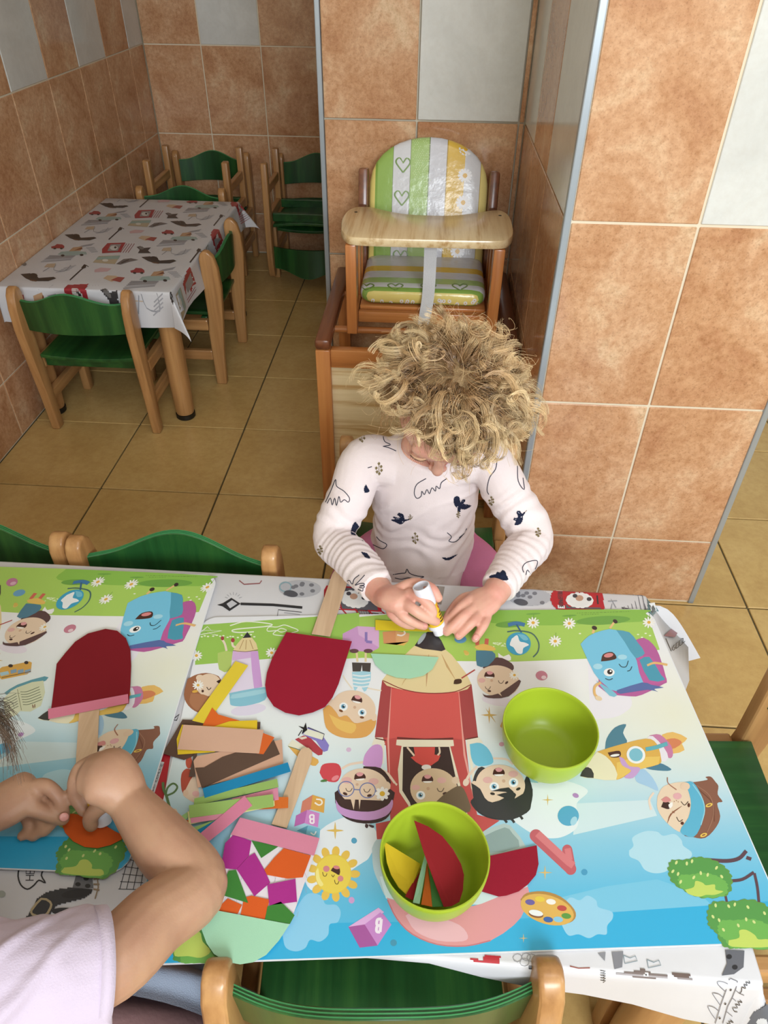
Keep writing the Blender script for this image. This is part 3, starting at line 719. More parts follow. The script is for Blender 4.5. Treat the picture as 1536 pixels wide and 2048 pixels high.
# chalk star, zigzag and flower scribbles on the grass
D.line('c', [(345, 75), (420, 12), (485, 76), (360, 38), (525, 42), (345, 75)], 6, '#eef4e4', lay=7)
D.line('c', [(585, 5), (700, -25), (870, -10), (870, 8), (640, 30), (600, 45), (650, 55), (760, 50)], 8, '#eef4e4', 4, 7)
D.line('c', [(930, 40), (860, 45), (870, 15), (930, 15), (980, 0), (1030, 15), (1085, 40), (1030, 60), (990, 78), (930, 75), (900, 65), (930, 40), (960, 25), (1000, 40), (960, 52), (930, 40)], 6, '#eef4e4', 4, 7)
for a, b_ in (((480, 128), (775, 119)), ((505, 137), (600, 133))):       # fine print along the far edge, too small to read
    x = a[0]
    while x < b_[0]:
        l = rnd.uniform(5, 18); t = (x - a[0]) / (b_[0] - a[0]); y = a[1] + (b_[1] - a[1]) * t; D.line('g', [(x, y), (min(x + l, b_[0]), y - .3)], 1.6, '#4c6a34', lay=7); x += l + 5
# --- globes
def globe(r, cx, cy, R_, foot, arc):
    D.line(r, [(foot[0] - 46, foot[1] + 4), (foot[0], foot[1] - 6), (foot[0] + 46, foot[1] + 4)], 20 * R_ / 66, '#3e78a8', 3, 10); D.line(r, [foot, (cx + 0.25 * R_, cy - R_ * 0.9)], 9, '#2f6090', lay=10)
    D.line(r, arc, 7, '#456a6a', 4, 11)
    D.ell(r, cx, cy, R_, R_ * 0.93, '#3ea3c8', lay=12); D.poly(r, [(cx - .55 * R_, cy - .4 * R_), (cx - .1 * R_, cy - .7 * R_), (cx + .1 * R_, cy - .2 * R_), (cx + .5 * R_, cy - .1 * R_), (cx + .85 * R_, cy + .1 * R_), (cx + .4 * R_, cy + .35 * R_), (cx + .3 * R_, cy + .8 * R_), (cx - .1 * R_, cy + .75 * R_), (cx - .4 * R_, cy + .3 * R_), (cx - .7 * R_, cy + .1 * R_)], '#eef2f4', 3, 13)
    D.poly(r, [(cx - .1 * R_, cy - .8 * R_), (cx + .5 * R_, cy - .7 * R_), (cx + .8 * R_, cy - .35 * R_), (cx + .4 * R_, cy - .3 * R_)], '#77c0d8', 3, 13)
globe('g', 157, 298, 68, (146, 190), [(95, 232), (150, 226), (230, 240), (268, 290), (265, 340), (238, 372)])
# --- backpacks with a face
def rucksack(r, q, face):
    for pts, c, l in q: D.poly(r, pts, c, 2, l)
    (mx, my), (ex, ey), (wx, wy) = face['mouth'], face['eye'], face['wink']; k = face['k']
    D.poly(r, [(mx - 42 * k, my + 18 * k), (mx - 30 * k, my - 22 * k), (mx + 20 * k, my - 34 * k), (mx + 44 * k, my), (mx, my + 14 * k)], '#4a2a22', 3, 16); D.ell(r, mx, my - 16 * k, 26 * k, 12 * k, '#d98a8a', -10, lay=17)
    D.ell(r, ex, ey, 30 * k, 22 * k, '#f4f6f6', 0, lay=16); D.ell(r, ex + 4, ey - 2, 15 * k, 14 * k, '#2a2422', lay=17); D.ell(r, ex + 8, ey - 6, 5 * k, 5 * k, '#ffffff', lay=18)
    D.line(r, [(wx - 26 * k, wy), (wx - 10 * k, wy + 16 * k), (wx + 14 * k, wy + 14 * k), (wx + 26 * k, wy - 18 * k)], 4.5 * k, '#27434e', 4, 16)
    D.line(r, [(ex - 22 * k, ey + 34 * k), (ex, ey + 42 * k), (ex + 20 * k, ey + 34 * k)], 4.5 * k, '#27434e', 4, 16)
    D.line(r, [(wx + 20 * k, wy + 40 * k), (wx + 36 * k, wy + 34 * k), (wx + 46 * k, wy + 14 * k)], 4.5 * k, '#27434e', 4, 16)
    D.ell(r, mx + 76 * k, my - 6 * k, 26 * k, 14 * k, '#a9dcee', lay=16); D.ell(r, mx - 60 * k, my + 46 * k, 26 * k, 16 * k, '#a9dcee', lay=16)
rucksack('g', [([(800, 280), (850, 265), (900, 300), (935, 360), (975, 495), (960, 520), (840, 580), (770, 588), (640, 565), (600, 480)], '#b8609e', 10),
               ([(585, 500), (660, 585), (700, 585), (680, 560)], '#7cc2d8', 10),
               ([(500, 300), (545, 255), (620, 225), (697, 222), (760, 300), (805, 380), (850, 515), (700, 560), (640, 530), (575, 460)], '#78c6e6', 11),
               ([(697, 222), (770, 235), (815, 290), (855, 350), (805, 378), (745, 290)], '#55a2bc', 12),
               ([(808, 380), (870, 360), (930, 410), (975, 490), (960, 512), (850, 520)], '#c060a0', 12), ([(825, 388), (880, 370), (945, 470), (965, 498), (880, 500)], '#4c9cb6', 13),
               ([(700, 555), (840, 512), (890, 525), (960, 540), (905, 548), (930, 565), (870, 552), (720, 575)], '#5a6ea8', 13)],
         dict(mouth=(655, 378), eye=(658, 456), wink=(738, 410), k=1.0))
D.line('g', [(568, 240), (575, 214)], 14, '#e8c084', lay=9).line('g', [(662, 212), (685, 180)], 12, '#e8c084', lay=9).ell('g', 577, 210, 15, 11, '#3a2c2c', 20, lay=10).ell('g', 692, 174, 14, 10, '#3a2c2c', 30, lay=10)
D.line('g', [(612, 512), (580, 535), (578, 575), (600, 600)], 14, '#e5b978', 4, 14).ell('g', 600, 600, 20, 12, '#e9d3ae', 20, lay=15); D.line('g', [(868, 418), (910, 404), (980, 415)], 12, '#e5b978', 4, 14)
# --- rocket pencil
D.poly('g', [(635, 880), (645, 820), (690, 760), (752, 742), (735, 790), (755, 850)], '#4d8296', 3, 8); D.poly('g', [(860, 985), (930, 955), (1000, 988), (980, 1000), (900, 995)], '#4d7f98', 3, 8)
D.poly('g', [(950, 800), (1010, 785), (1090, 820), (1060, 850), (1075, 885), (1010, 905), (960, 870)], '#e8bd6c', 2, 8); D.poly('g', [(960, 830), (1020, 820), (1060, 845), (1000, 880)], '#d6855c', 3, 9)
D.poly('g', [(880, 805), (940, 800), (1000, 860), (1010, 915), (985, 928), (930, 870)], '#c880a8', 3, 9); D.poly('g', [(870, 815), (900, 808), (960, 870), (985, 928), (940, 945)], '#e9e6ee', 2, 9)
D.poly('g', [(590, 895), (700, 860), (860, 822), (920, 850), (945, 930), (930, 965), (800, 1000), (700, 1050), (690, 980)], '#ddb055', 3, 10); D.poly('g', [(700, 955), (800, 925), (940, 920), (930, 965), (800, 1000), (700, 1050)], '#e9c566', 0, 11)
D.poly('g', [(590, 895), (640, 920), (690, 980), (696, 1052), (570, 1042), (498, 1030), (540, 960)], '#e9e4c4', 2, 12); D.poly('g', [(498, 1030), (522, 982), (560, 990), (572, 1040)], '#3a3c3a', 2, 13)
D.ell('g', 806, 912, 52, 48, '#eef2f2', 20, lay=13); D.ell('g', 806, 912, 38, 36, '#7ebfd2', 20, lay=14); D.poly('g', [(650, 900), (715, 890), (718, 922), (670, 926)], '#4a2c28', 3, 13); D.ell('g', 690, 915, 26, 7, '#f2f2ee', -8, lay=14)
D.line('g', [(860, 882), (920, 870), (980, 850)], 22, '#63b0bc', 3, 14); D.poly('g', [(712, 920), (740, 935), (770, 975), (830, 985), (790, 1040), (740, 1035), (780, 1000), (730, 970)], '#c8a2d4', 3, 14); D.poly('g', [(800, 1020), (840, 985), (900, 1040), (930, 1110), (870, 1085), (810, 1060)], '#a6cbe8', 3, 9)
# --- faces
SK = '#e7cfb6'
def face(r, cx, cy, rx, ry, rot, skin=SK, lay=10): D.ell(r, cx, cy, rx, ry, skin, rot, n=40, lay=lay)
def mouth(r, cx, cy, k, rot=0, lay=12):
    c, s_ = math.cos(math.radians(rot)), math.sin(math.radians(rot)); T = lambda p: [(cx + k * (x * c - y * s_), cy + k * (x * s_ + y * c)) for x, y in p]
    D.poly(r, T([(-40, 10), (-30, -22), (0, -34), (32, -22), (42, 8), (10, 22), (-20, 22)]), '#4a2a26', 3, lay); D.poly(r, T([(-24, -24), (0, -36), (28, -24), (14, -8), (-10, -8)]), '#e0a0a4', 3, lay + 1); D.poly(r, T([(-32, 12), (34, 10), (20, 22), (-18, 22)]), '#f6f4f0', 2, lay + 1)
def eye(r, cx, cy, k, lay=12):
    D.ell(r, cx, cy, 30 * k, 29 * k, '#f3f6f6', lay=lay); D.ell(r, cx - 1, cy - 1, 16 * k, 16 * k, '#6aa6c4', lay=lay + 1); D.ell(r, cx, cy, 8 * k, 9 * k, '#20262c', lay=lay + 2); D.ell(r, cx + 5 * k, cy - 6 * k, 4 * k, 4 * k, '#ffffff', lay=lay + 3)
def wink(r, cx, cy, k, lay=12, rot=0):
    c, s_ = math.cos(math.radians(rot)), math.sin(math.radians(rot)); D.line(r, [(cx + k * (x * c - y * s_), cy + k * (x * s_ + y * c)) for x, y in ((-24, -6), (-14, 14), (8, 16), (22, -6))], 4.5 * k, '#4a3a36', 4, lay)
def blush(r, cx, cy, k, lay=11): D.ell(r, cx, cy, 34 * k, 22 * k, '#e3b4ae', lay=lay)
def brow(r, cx, cy, k, rot=0, col='#4a2e2a', lay=12): D.ell(r, cx, cy, 18 * k, 10 * k, col, rot, n=14, lay=lay)
# red pencil rocket in the middle
D.poly('e', [(415, 600), (1012, 628), (1055, 980), (970, 995), (1000, 1250), (1050, 1500), (1200, 1540), (1050, 1640), (380, 1665), (372, 1560), (470, 1540), (440, 1040), (365, 990)], '#c2514f', 0, 5)
D.poly('e', [(470, 660), (930, 665), (960, 1000), (890, 990), (515, 985), (440, 1000)], '#d65c58', 0, 6); D.poly('e', [(415, 600), (475, 640), (462, 985), (365, 990)], '#a8484a', 0, 6); D.poly('e', [(930, 665), (1012, 628), (1055, 980), (960, 995)], '#a8484a', 0, 6)
D.line('e', [(476, 650), (455, 1000), (470, 1400)], 12, '#eaa79c', 0, 7, True); D.line('e', [(925, 670), (965, 1100), (1050, 1500)], 14, '#eaa79c', 0, 7, True)
D.poly('e', [(720, 278), (768, 280), (838, 398), (760, 402), (632, 372)], '#3b373a', 2, 7); D.ell('e', 680, 325, 14, 46, '#aab6bc', 35, lay=8)
D.poly('e', [(632, 372), (760, 402), (838, 398), (925, 490), (1012, 630), (920, 680), (720, 690), (520, 660), (415, 602), (560, 440)], '#e6d4a2', 2, 6); D.line('e', [(812, 430), (850, 510), (905, 600)], 14, '#c9a774', 0, 7, True); D.line('e', [(727, 430), (715, 540), (710, 645)], 14, '#c49a70', 0, 7, True); D.line('e', [(600, 560), (560, 610), (545, 640)], 8, '#d2b684', 0, 7, True)
D.line('e', [(420, 605), (560, 665), (720, 690), (900, 680), (1008, 632)], 6, '#8f3e3c', 4, 8); D.line('e', [(1035, 533), (945, 590)], 9, '#b5504c', 0, 9); D.poly('e', [(892, 628), (900, 600), (940, 596), (945, 620), (915, 630)], '#4a3428', 3, 10)
D.poly('e', [(365, 985), (420, 985), (435, 1030), (345, 1035)], '#ece6d2', 0, 7); D.poly('e', [(975, 992), (1060, 982), (1090, 1020), (985, 1035)], '#ece6d2', 0, 7); D.line('e', [(420, 1030), (415, 1160)], 18, '#ece6d2', 0, 7); D.line('e', [(988, 1030), (1030, 1280)], 18, '#ece6d2', 0, 7)
D.line('e', [(370, 990), (440, 1005)], 8, '#6a3230', lay=8).line('e', [(515, 988), (700, 1000), (890, 992)], 12, '#6a3230', 0, 8).line('e', [(970, 998), (1055, 982)], 8, '#6a3230', lay=8)
D.poly('e', [(512, 1000), (890, 1002), (895, 1042), (870, 1045), (925, 1250), (960, 1400), (1000, 1560), (620, 1570), (590, 1440), (530, 1350), (520, 1200), (545, 1042), (508, 1036)], '#ece4cc', 0, 8)
D.poly('e', [(555, 1048), (862, 1048), (905, 1250), (950, 1420), (900, 1560), (640, 1560), (600, 1420), (550, 1340)], '#3a2a2a', 0, 9)
D.poly('e', [(625, 1050), (768, 1050), (765, 1100), (805, 1105), (790, 1140), (740, 1175), (690, 1178), (640, 1150), (605, 1118), (635, 1108)], '#d2504a', 0, 10); D.line('e', [(582, 1050), (630, 1108)], 12, SK, 0, 10); D.line('e', [(795, 1050), (800, 1085), (785, 1105)], 12, SK, 3, 10); D.ell('e', 710, 1185, 32, 18, '#ece8e4', lay=11)
face('e', 760, 1330, 158, 138, 8, '#d9c0a0', 11); mouth('e', 716, 1268, 0.95, 0, 13); eye('e', 672, 1372, 1.0, 13); wink('e', 806, 1330, 1.0, 13); brow('e', 834, 1360, 0.9, -15, lay=13); D.ell('e', 722, 1328, 11, 11, '#c9a88c', lay=13); D.ell('e', 905, 1272, 26, 24, '#e3cbb0', lay=11); blush('e', 812, 1272, .9, 12); blush('e', 640, 1320, .8, 12)
D.poly('e', [(770, 1420), (850, 1350), (940, 1310), (990, 1400), (1000, 1480), (880, 1500), (780, 1480)], '#74634e', 3, 13)
# girl with glasses
D.poly('e', [(285, 1165), (300, 1100), (350, 1040), (400, 1035), (420, 1080), (405, 1190), (330, 1190)], '#cf9bd4', 3, 8); D.line('e', [(290, 1150), (200, 1165), (145, 1195)], 16, '#ead5c2', 4, 7); D.line('e', [(390, 1190), (450, 1225), (500, 1290)], 16, '#ead5c2', 4, 7)
for k in (-1, 0, 1): D.line('e', [(498, 1285), (512 + 4 * k, 1300 + 6 * (1 - abs(k)))], 8, '#ead5c2', 0, 7)
D.poly('e', [(290, 1178), (405, 1190), (470, 1270), (450, 1300), (300, 1250)], '#3d2a2a', 3, 9); D.poly('e', [(102, 1420), (130, 1330), (470, 1330), (484, 1420), (460, 1510), (380, 1555), (250, 1555), (150, 1510)], '#3d2c2e', 3, 9)
face('e', 292, 1320, 165, 128, 4); D.poly('e', [(120, 1380), (150, 1398), (420, 1408), (478, 1390), (470, 1460), (300, 1490), (140, 1450)], '#44302e', 0, 13); D.poly('e', [(205, 1398), (235, 1398), (225, 1470)], SK, 0, 14); D.poly('e', [(258, 1400), (272, 1400), (263, 1468)], SK, 0, 14)
D.poly('e', [(104, 1400), (140, 1450), (240, 1478), (360, 1478), (450, 1440), (482, 1400), (484, 1450), (440, 1510), (330, 1540), (200, 1525), (120, 1480)], '#c89ad0', 3, 15)
mouth('e', 265, 1252, 0.95, -4); wink('e', 195, 1330, .95); wink('e', 315, 1335, .95); brow('e', 168, 1362, .9, 25); brow('e', 330, 1374, .9, -12); blush('e', 180, 1272, 1); blush('e', 358, 1280, 1); D.ell('e', 248, 1300, 10, 9, '#d3b096', lay=12); D.ell('e', 445, 1310, 26, 30, SK, lay=11)
for cx, cy in ((175, 1330), (318, 1340)): D.line('e', [(cx + 52 * math.cos(a), cy + 50 * math.sin(a)) for a in np.linspace(0, 2 * PI, 25)], 6, '#6f7fb8', 0, 16)
D.line('e', [(226, 1334), (266, 1336)], 6, '#6f7fb8', 0, 16); D.line('e', [(370, 1345), (440, 1330)], 5, '#6f7fb8', 0, 16)
for i in range(8): a = PI * i / 4; D.ell('e', 416 + 30 * math.cos(a), 1362 + 28 * math.sin(a), 20, 13, '#f4f4f2', math.degrees(a), n=12, lay=17)
D.ell('e', 416, 1362, 18, 17, '#e2b83e', lay=18); D.poly('e', [(305, 1560), (325, 1570), (315, 1592), (300, 1580)], '#473336', 2, 9); D.poly('e', [(325, 1565), (360, 1575), (355, 1590), (330, 1580)], '#473336', 2, 9)
# boy with black hair
D.poly('e', [(1000, 1030), (1070, 1022), (1130, 1070), (1158, 1150), (1100, 1175), (1040, 1170), (1010, 1120)], '#6fc3e0', 3, 8); D.line('e', [(1150, 1125), (1240, 1130), (1290, 1165)], 14, '#ead5c2', 3, 7); D.line('e', [(1050, 1180), (1000, 1230), (970, 1290)], 18, '#ead5c2', 3, 8); D.ell('e', 975, 1285, 20, 26, '#ead5c2', 20, lay=8)
D.poly('e', [(1015, 1320), (1030, 1380), (1005, 1420), (1060, 1490), (1150, 1530), (1280, 1535), (1390, 1480), (1410, 1430), (1420, 1340), (1385, 1240), (1340, 1300), (1200, 1250), (1080, 1180), (1030, 1240)], '#35373a', 3, 9)
face('e', 1205, 1300, 165, 132, 8); D.poly('e', [(1010, 1290), (1070, 1330), (1100, 1390), (1150, 1420), (1230, 1390), (1180, 1370), (1280, 1350), (1310, 1370), (1300, 1395), (1390, 1340), (1420, 1330), (1410, 1430), (1380, 1490), (1260, 1535), (1120, 1515), (1040, 1450)], '#35373a', 2, 13)
D.poly('e', [(1140, 1345), (1260, 1320), (1300, 1375), (1240, 1350)], '#35373a', 2, 14); mouth('e', 1192, 1222, 0.98, 0); eye('e', 1163, 1315, 1.05); eye('e', 1292, 1287, 1.05); brow('e', 1152, 1362, .9, 10, '#33302e'); brow('e', 1324, 1330, .9, -25, '#33302e'); D.ell('e', 1227, 1277, 11, 11, '#d3b096', lay=12); blush('e', 1120, 1270, .95); blush('e', 1290, 1230, .95); D.ell('e', 1030, 1310, 24, 34, SK, lay=12)
for x, y in ((1240, 1545), (1290, 1545), (1345, 1522)): D.line('e', [(x - 30, y - 30), (x - 5, y - 8), (x + 8, y + 10)], 16, '#35373a', 2, 10)
# blond boy
D.poly('e', [(152, 292), (250, 242), (392, 250), (395, 300), (390, 390), (340, 415), (210, 405), (150, 345)], '#cf9fd0', 0, 8); D.poly('e', [(250, 242), (392, 250), (395, 385), (258, 300)], '#dcb4dc', 0, 9); D.ell('e', 228, 408, 30, 14, '#6a4850', lay=10); D.ell('e', 322, 408, 30, 14, '#6a4850', lay=10)
for a, b_ in (((308, 282), (308, 345)), ((308, 345), (348, 350))): D.line('e', [a, b_], 18, '#8f7cbc', 0, 10)
D.poly('e', [(418, 280), (505, 272), (508, 368), (425, 358)], '#d79a6a', 0, 8); D.poly('e', [(505, 272), (598, 290), (590, 345), (508, 368)], '#dfae78', 0, 8); D.poly('e', [(425, 358), (508, 368), (590, 345), (560, 372)], '#e2ba62', 0, 8); D.line('e', [(515, 300), (545, 305), (568, 290), (560, 275)], 10, '#f0e8dc', 3, 9)
D.line('e', [(245, 420), (250, 480)], 14, '#e6d4a8', 0, 8); D.line('e', [(305, 420), (305, 480)], 14, '#e6d4a8', 0, 8); D.poly('e', [(214, 485), (340, 488), (335, 550), (284, 545), (280, 500), (272, 545), (218, 545)], '#4a4442', 0, 9); D.poly('e', [(214, 550), (340, 548), (320, 650), (295, 680), (275, 645), (255, 645), (235, 675), (222, 640)], '#a9d8e8', 2, 9)
for y in (568, 592, 616, 640): D.line('e', [(218, y), (278, y + 8), (336, y)], 8, '#eef4f6', 3, 10)
D.line('e', [(215, 660), (170, 600), (155, 570)], 9, '#ece0cc', 3, 8); D.line('e', [(310, 655), (380, 668), (410, 672)], 9, '#ece0cc', 3, 8)
face('e', 225, 790, 148, 118, 12); D.poly('e', [(20, 800), (60, 770), (110, 820), (130, 850), (180, 840), (230, 890), (300, 880), (370, 860), (365, 920), (310, 980), (200, 992), (110, 975), (40, 920)], '#dfa85e', 3, 13); D.poly('e', [(60, 830), (140, 870), (240, 900), (210, 960), (110, 920)], '#e9c06a', 3, 14)
mouth('e', 245, 735, 0.9, 14); eye('e', 157, 780, .95); eye('e', 282, 820, .95); brow('e', 140, 808, .8, 25, '#7a4a2a'); brow('e', 280, 852, .8, 10, '#7a4a2a'); D.ell('e', 232, 785, 10, 10, '#d3b096', lay=12); D.ell('e', 75, 755, 24, 24, SK, 0, lay=11); D.ell('e', 360, 850, 20, 26, SK, lay=14)
# girl with the flower, top right of the rocket
D.poly('e', [(1030, 380), (1090, 360), (1165, 385), (1160, 405), (1060, 400)], '#e6bf66', 3, 9); D.line('e', [(1050, 370), (1052, 325)], 26, '#d06a5a', 0, 8); D.line('e', [(1110, 370), (1115, 325)], 26, '#d06a5a', 0, 8); D.poly('e', [(1042, 405), (1150, 410), (1172, 450), (1140, 490), (1110, 512), (1048, 505)], '#4f8098', 2, 10)
D.poly('e', [(1190, 420), (1225, 445), (1262, 430), (1275, 470), (1200, 470)], '#f2f2f4', 2, 9); D.poly('e', [(1085, 520), (1180, 450), (1280, 490), (1285, 540), (1180, 560)], '#5a4244', 3, 9)
face('e', 1190, 610, 142, 105, 10); D.poly('e', [(1085, 690), (1110, 705), (1200, 690), (1330, 600), (1330, 640), (1260, 712), (1160, 725), (1100, 715)], '#5a4244', 2, 13); D.poly('e', [(1185, 690), (1200, 685), (1215, 712)], SK, 0, 14); mouth('e', 1130, 572, .85, 5); wink('e', 1122, 650, .8); wink('e', 1210, 610, .8); brow('e', 1130, 676, .7, 10); brow('e', 1246, 620, .7, -40); blush('e', 1080, 605, .7); D.ell('e', 1146, 606, 9, 9, '#d3b096', lay=12); D.daisy('e', 1298, 570, 36, 15)
D.ell('e', 1190, 740, 110, 34, '#e6dfec', 8, lay=4); D.ell('e', 1480, 572, 38, 32, '#cf97a6', 10, lay=8); D.ell('e', 1494, 584, 16, 12, '#ead0d8', lay=9); D.ell('e', 938, 330, 40, 26, '#6aa3ca', 0, lay=8); D.ell('e', 980, 425, 16, 13, '#dfc070', lay=8)
# same girl, bus and book on the left sheet (hidden by the bowl on the right one)
for x, y in ((104, 298),): D.ell('A', x, y, 30, 20, '#bd7a9c', -15, lay=8); D.ell('A', x + 6, y + 6, 16, 8, '#dcb4c6', -15, lay=9)
D.ell('A', 125, 410, 11, 9, '#d6b85a', lay=8)
D.poly('A', [(38, 740), (60, 722), (200, 694), (212, 700), (208, 742), (190, 758), (60, 784), (50, 775)], '#d9aa55', 0, 8)
for x in (104, 140, 176): D.poly('A', [(x, 738), (x + 30, 731), (x + 32, 748), (x + 2, 756)], '#86a4bc', 0, 9)
D.poly('A', [(50, 750), (92, 742), (98, 758), (55, 768)], '#a9cbd6', 0, 9); D.ell('A', 104, 716, 12, 8, '#3a3030', lay=9); D.ell('A', 184, 700, 11, 8, '#3a3030', lay=9); D.line('A', [(60, 775), (208, 744)], 4, '#8a6a3a', 0, 9)
D.poly('A', [(75, 850), (140, 810), (278, 768), (285, 790), (150, 835), (95, 862)], '#5f9cab', 2, 8); D.poly('A', [(70, 880), (140, 824), (158, 940), (110, 970), (85, 985)], '#d8dcc0', 2, 9); D.poly('A', [(140, 824), (272, 790), (262, 915), (158, 942)], '#d3d8b8', 2, 9)
for k in range(6): D.line('J', [(520 + 10 * k, 175 + 42 * k), (640 + 8 * k, 168 + 42 * k), (840 + 10 * k, 90 + 42 * k)], 9, '#5a6852', 4, 10); D.line('J', [(215 + 10 * k, 315 + 42 * k), (330 + 8 * k, 265 + 42 * k), (452 + 8 * k, 200 + 42 * k)], 9, '#5a6852', 4, 10)
D.line('J', [(470, 130), (545, 480)], 7, '#6a6a4a', 0, 10); D.line('J', [(728, 385), (740, 440), (775, 430), (768, 375)], 12, '#7a4a34', 0, 11); D.line('J', [(730, 415), (772, 408)], 10, '#7a4a34', 0, 11); D.line('J', [(368, 535), (325, 545), (330, 575), (368, 570), (372, 595), (335, 605)], 10, '#7a3c34', 3, 11)
D.star('A', 30, 690, 34, '#cfae62', 0, lay=8); D.ell('B', 194, 40, 18, 12, '#b48ac4', -15, lay=8)
# girl with the blue headband (both sheets)
def headband(r, T):
    P = lambda q: [T(x, y) for x, y in q]
    D.poly(r, P([(1045, 1065), (1100, 1065), (1200, 1050), (1190, 1035), (1220, 1032), (1245, 1060), (1262, 1085), (1258, 1130), (1285, 1170), (1255, 1180), (1272, 1250), (1250, 1310), (1190, 1370), (1120, 1365), (1060, 1330)]), '#8a5e4c', 3, 8)
    D.poly(r, P([(925, 1140), (960, 1085), (1050, 1062), (1105, 1080), (1130, 1200), (1080, 1320), (1040, 1335), (970, 1280), (925, 1210)]), '#e8d2b8', 3, 9)
    D.poly(r, P([(1070, 1065), (1120, 1062), (1165, 1130), (1185, 1200), (1170, 1290), (1125, 1365), (1050, 1335), (1095, 1260), (1110, 1180), (1095, 1110)]), '#5fb4d4', 3, 11)
    D.line(r, P([(1120, 1075), (1170, 1150), (1185, 1220), (1165, 1300)]), 6, '#94d2e4', 4, 12); D.ell(r, *T(1078, 1086), 26, 22, '#e6ccb2', lay=12)
    D.poly(r, P([(945, 1200), (965, 1165), (1005, 1190), (985, 1212)]), '#3e2622', 3, 11); D.poly(r, P([(945, 1160), (975, 1142), (1000, 1165), (965, 1175)]), '#d58f8c', 3, 12); D.poly(r, P([(985, 1188), (1006, 1172), (1008, 1195), (992, 1208)]), '#f4f2ee', 2, 12)
    D.line(r, P([(980, 1290), (1000, 1240), (1060, 1195)]), 7, '#8a5038', 3, 12, True); D.line(r, P([(1030, 1255), (1045, 1280), (1065, 1270)]), 4, '#4a3a34', 3, 12); D.line(r, P([(1055, 1170), (1075, 1190), (1095, 1170)]), 4, '#4a3a34', 3, 12); D.ell(r, *T(1062, 1290), 9, 9, '#5a3326', lay=12); D.ell(r, *T(1098, 1190), 7, 12, '#5a3326', lay=12); D.ell(r, *T(1035, 1140), 24, 18, '#e3aeb2', lay=10)
    for x, y in ((1018, 1170), (1030, 1165), (1040, 1172), (1008, 1225), (1018, 1232), (1005, 1236)): D.ell(r, *T(x, y), 3, 3, '#b08468', n=8, lay=12)
    D.line(r, P([(980, 1036), (985, 1070), (1030, 1105)]), 5, '#a8705a', 3, 12)
    for x, y in ((1210, 1190), (1180, 1355)): D.ell(r, *T(x, y), 20, 10, '#ecc95e', -20, lay=12); D.ell(r, *T(x, y), 11, 4, '#8a5e4c', -20, lay=13)
    D.line(r, P([(1150, 1100), (1230, 1180), (1240, 1280)]), 5, '#74493a', 4, 10); D.line(r, P([(1140, 1080), (1215, 1140), (1235, 1240), (1200, 1340)]), 4, '#a47a64', 4, 10)
headband('g', lambda x, y: (x, y))
D.line('g', [(905, 1120), (880, 1160), (890, 1215)], 12, '#ecd8c6', 3, 8)
# purple pencil house, girl and worm at the left end of the right sheet
D.poly('c', [(495, 205), (600, 195), (585, 335), (505, 325)], '#b7cf72', 2, 7); D.poly('c', [(605, 195), (790, 190), (820, 455), (760, 470), (585, 500), (590, 330)], '#e6dcf0', 0, 7); D.poly('c', [(735, 192), (790, 190), (822, 450), (762, 470), (745, 330)], '#d2a4dc', 0, 8); D.poly('c', [(606, 190), (735, 192), (740, 240), (600, 260)], '#d9b6e0', 0, 8)
D.poly('c', [(675, 95), (745, 92), (790, 180), (700, 194), (607, 188)], '#e6d3a0', 2, 8); D.poly('c', [(712, 52), (742, 92), (678, 96)], '#34343a', 0, 9); D.line('c', [(705, 110), (700, 180)], 5, '#b89868', lay=9); D.line('c', [(730, 110), (755, 178)], 5, '#b89868', lay=9); D.line('c', [(685, 110), (655, 178)], 5, '#b89868', lay=9); D.line('c', [(607, 188), (700, 196), (790, 182)], 4, '#7a5a4a', 3, 9)
D.line('c', [(528, 105), (548, 140), (560, 190)], 16, '#ecdcc8', 3, 8); D.line('c', [(600, 110), (605, 150), (625, 165)], 16, '#ecdcc8', 3, 8); D.ell('c', 530, 98, 12, 15, '#a8444a', lay=9); D.ell('c', 606, 112, 14, 16, '#a8444a', lay=9)
D.poly('c', [(582, 510), (600, 495), (830, 455), (850, 480), (840, 550), (700, 592), (600, 590), (585, 560)], '#8cc6da', 3, 9); D.poly('c', [(600, 510), (830, 470), (835, 500), (605, 540)], '#a6d6e4', 3, 10); D.ell('c', 720, 620, 130, 40, '#e2dcee', -8, lay=3)
D.poly('c', [(275, 395), (350, 360), (440, 355), (520, 400), (500, 560), (480, 600), (420, 640), (350, 640), (280, 590), (248, 510)], '#a0694a', 3, 8); face('c', 430, 440, 92, 82, -10); D.ell('c', 365, 388, 28, 24, SK, lay=11); D.daisy('c', 352, 442, 42, 14); D.line('c', [(415, 455), (430, 475), (448, 460)], 6, '#4a3a34', 3, 12); D.poly('c', [(485, 415), (515, 400), (510, 430)], '#3a2420', 2, 12); D.ell('c', 386, 485, 9, 10, '#4a2e28', lay=12); D.ell('c', 330, 487, 22, 10, '#dfae4e', -10, lay=12); D.poly('c', [(300, 500), (420, 520), (400, 600), (350, 630), (290, 570)], '#b07a58', 3, 10)
D.line('c', [(195, 1440), (150, 1350), (120, 1250), (100, 1200), (95, 1150)], 20, '#5a7a4a', 4, 8); D.line('c', [(120, 1250), (175, 1225), (200, 1185), (170, 1160), (130, 1190), (115, 1240)], 14, '#5a7a4a', 4, 9); D.poly('c', [(140, 1345), (190, 1345), (200, 1380), (150, 1375)], '#e7cfb6', 2, 9)
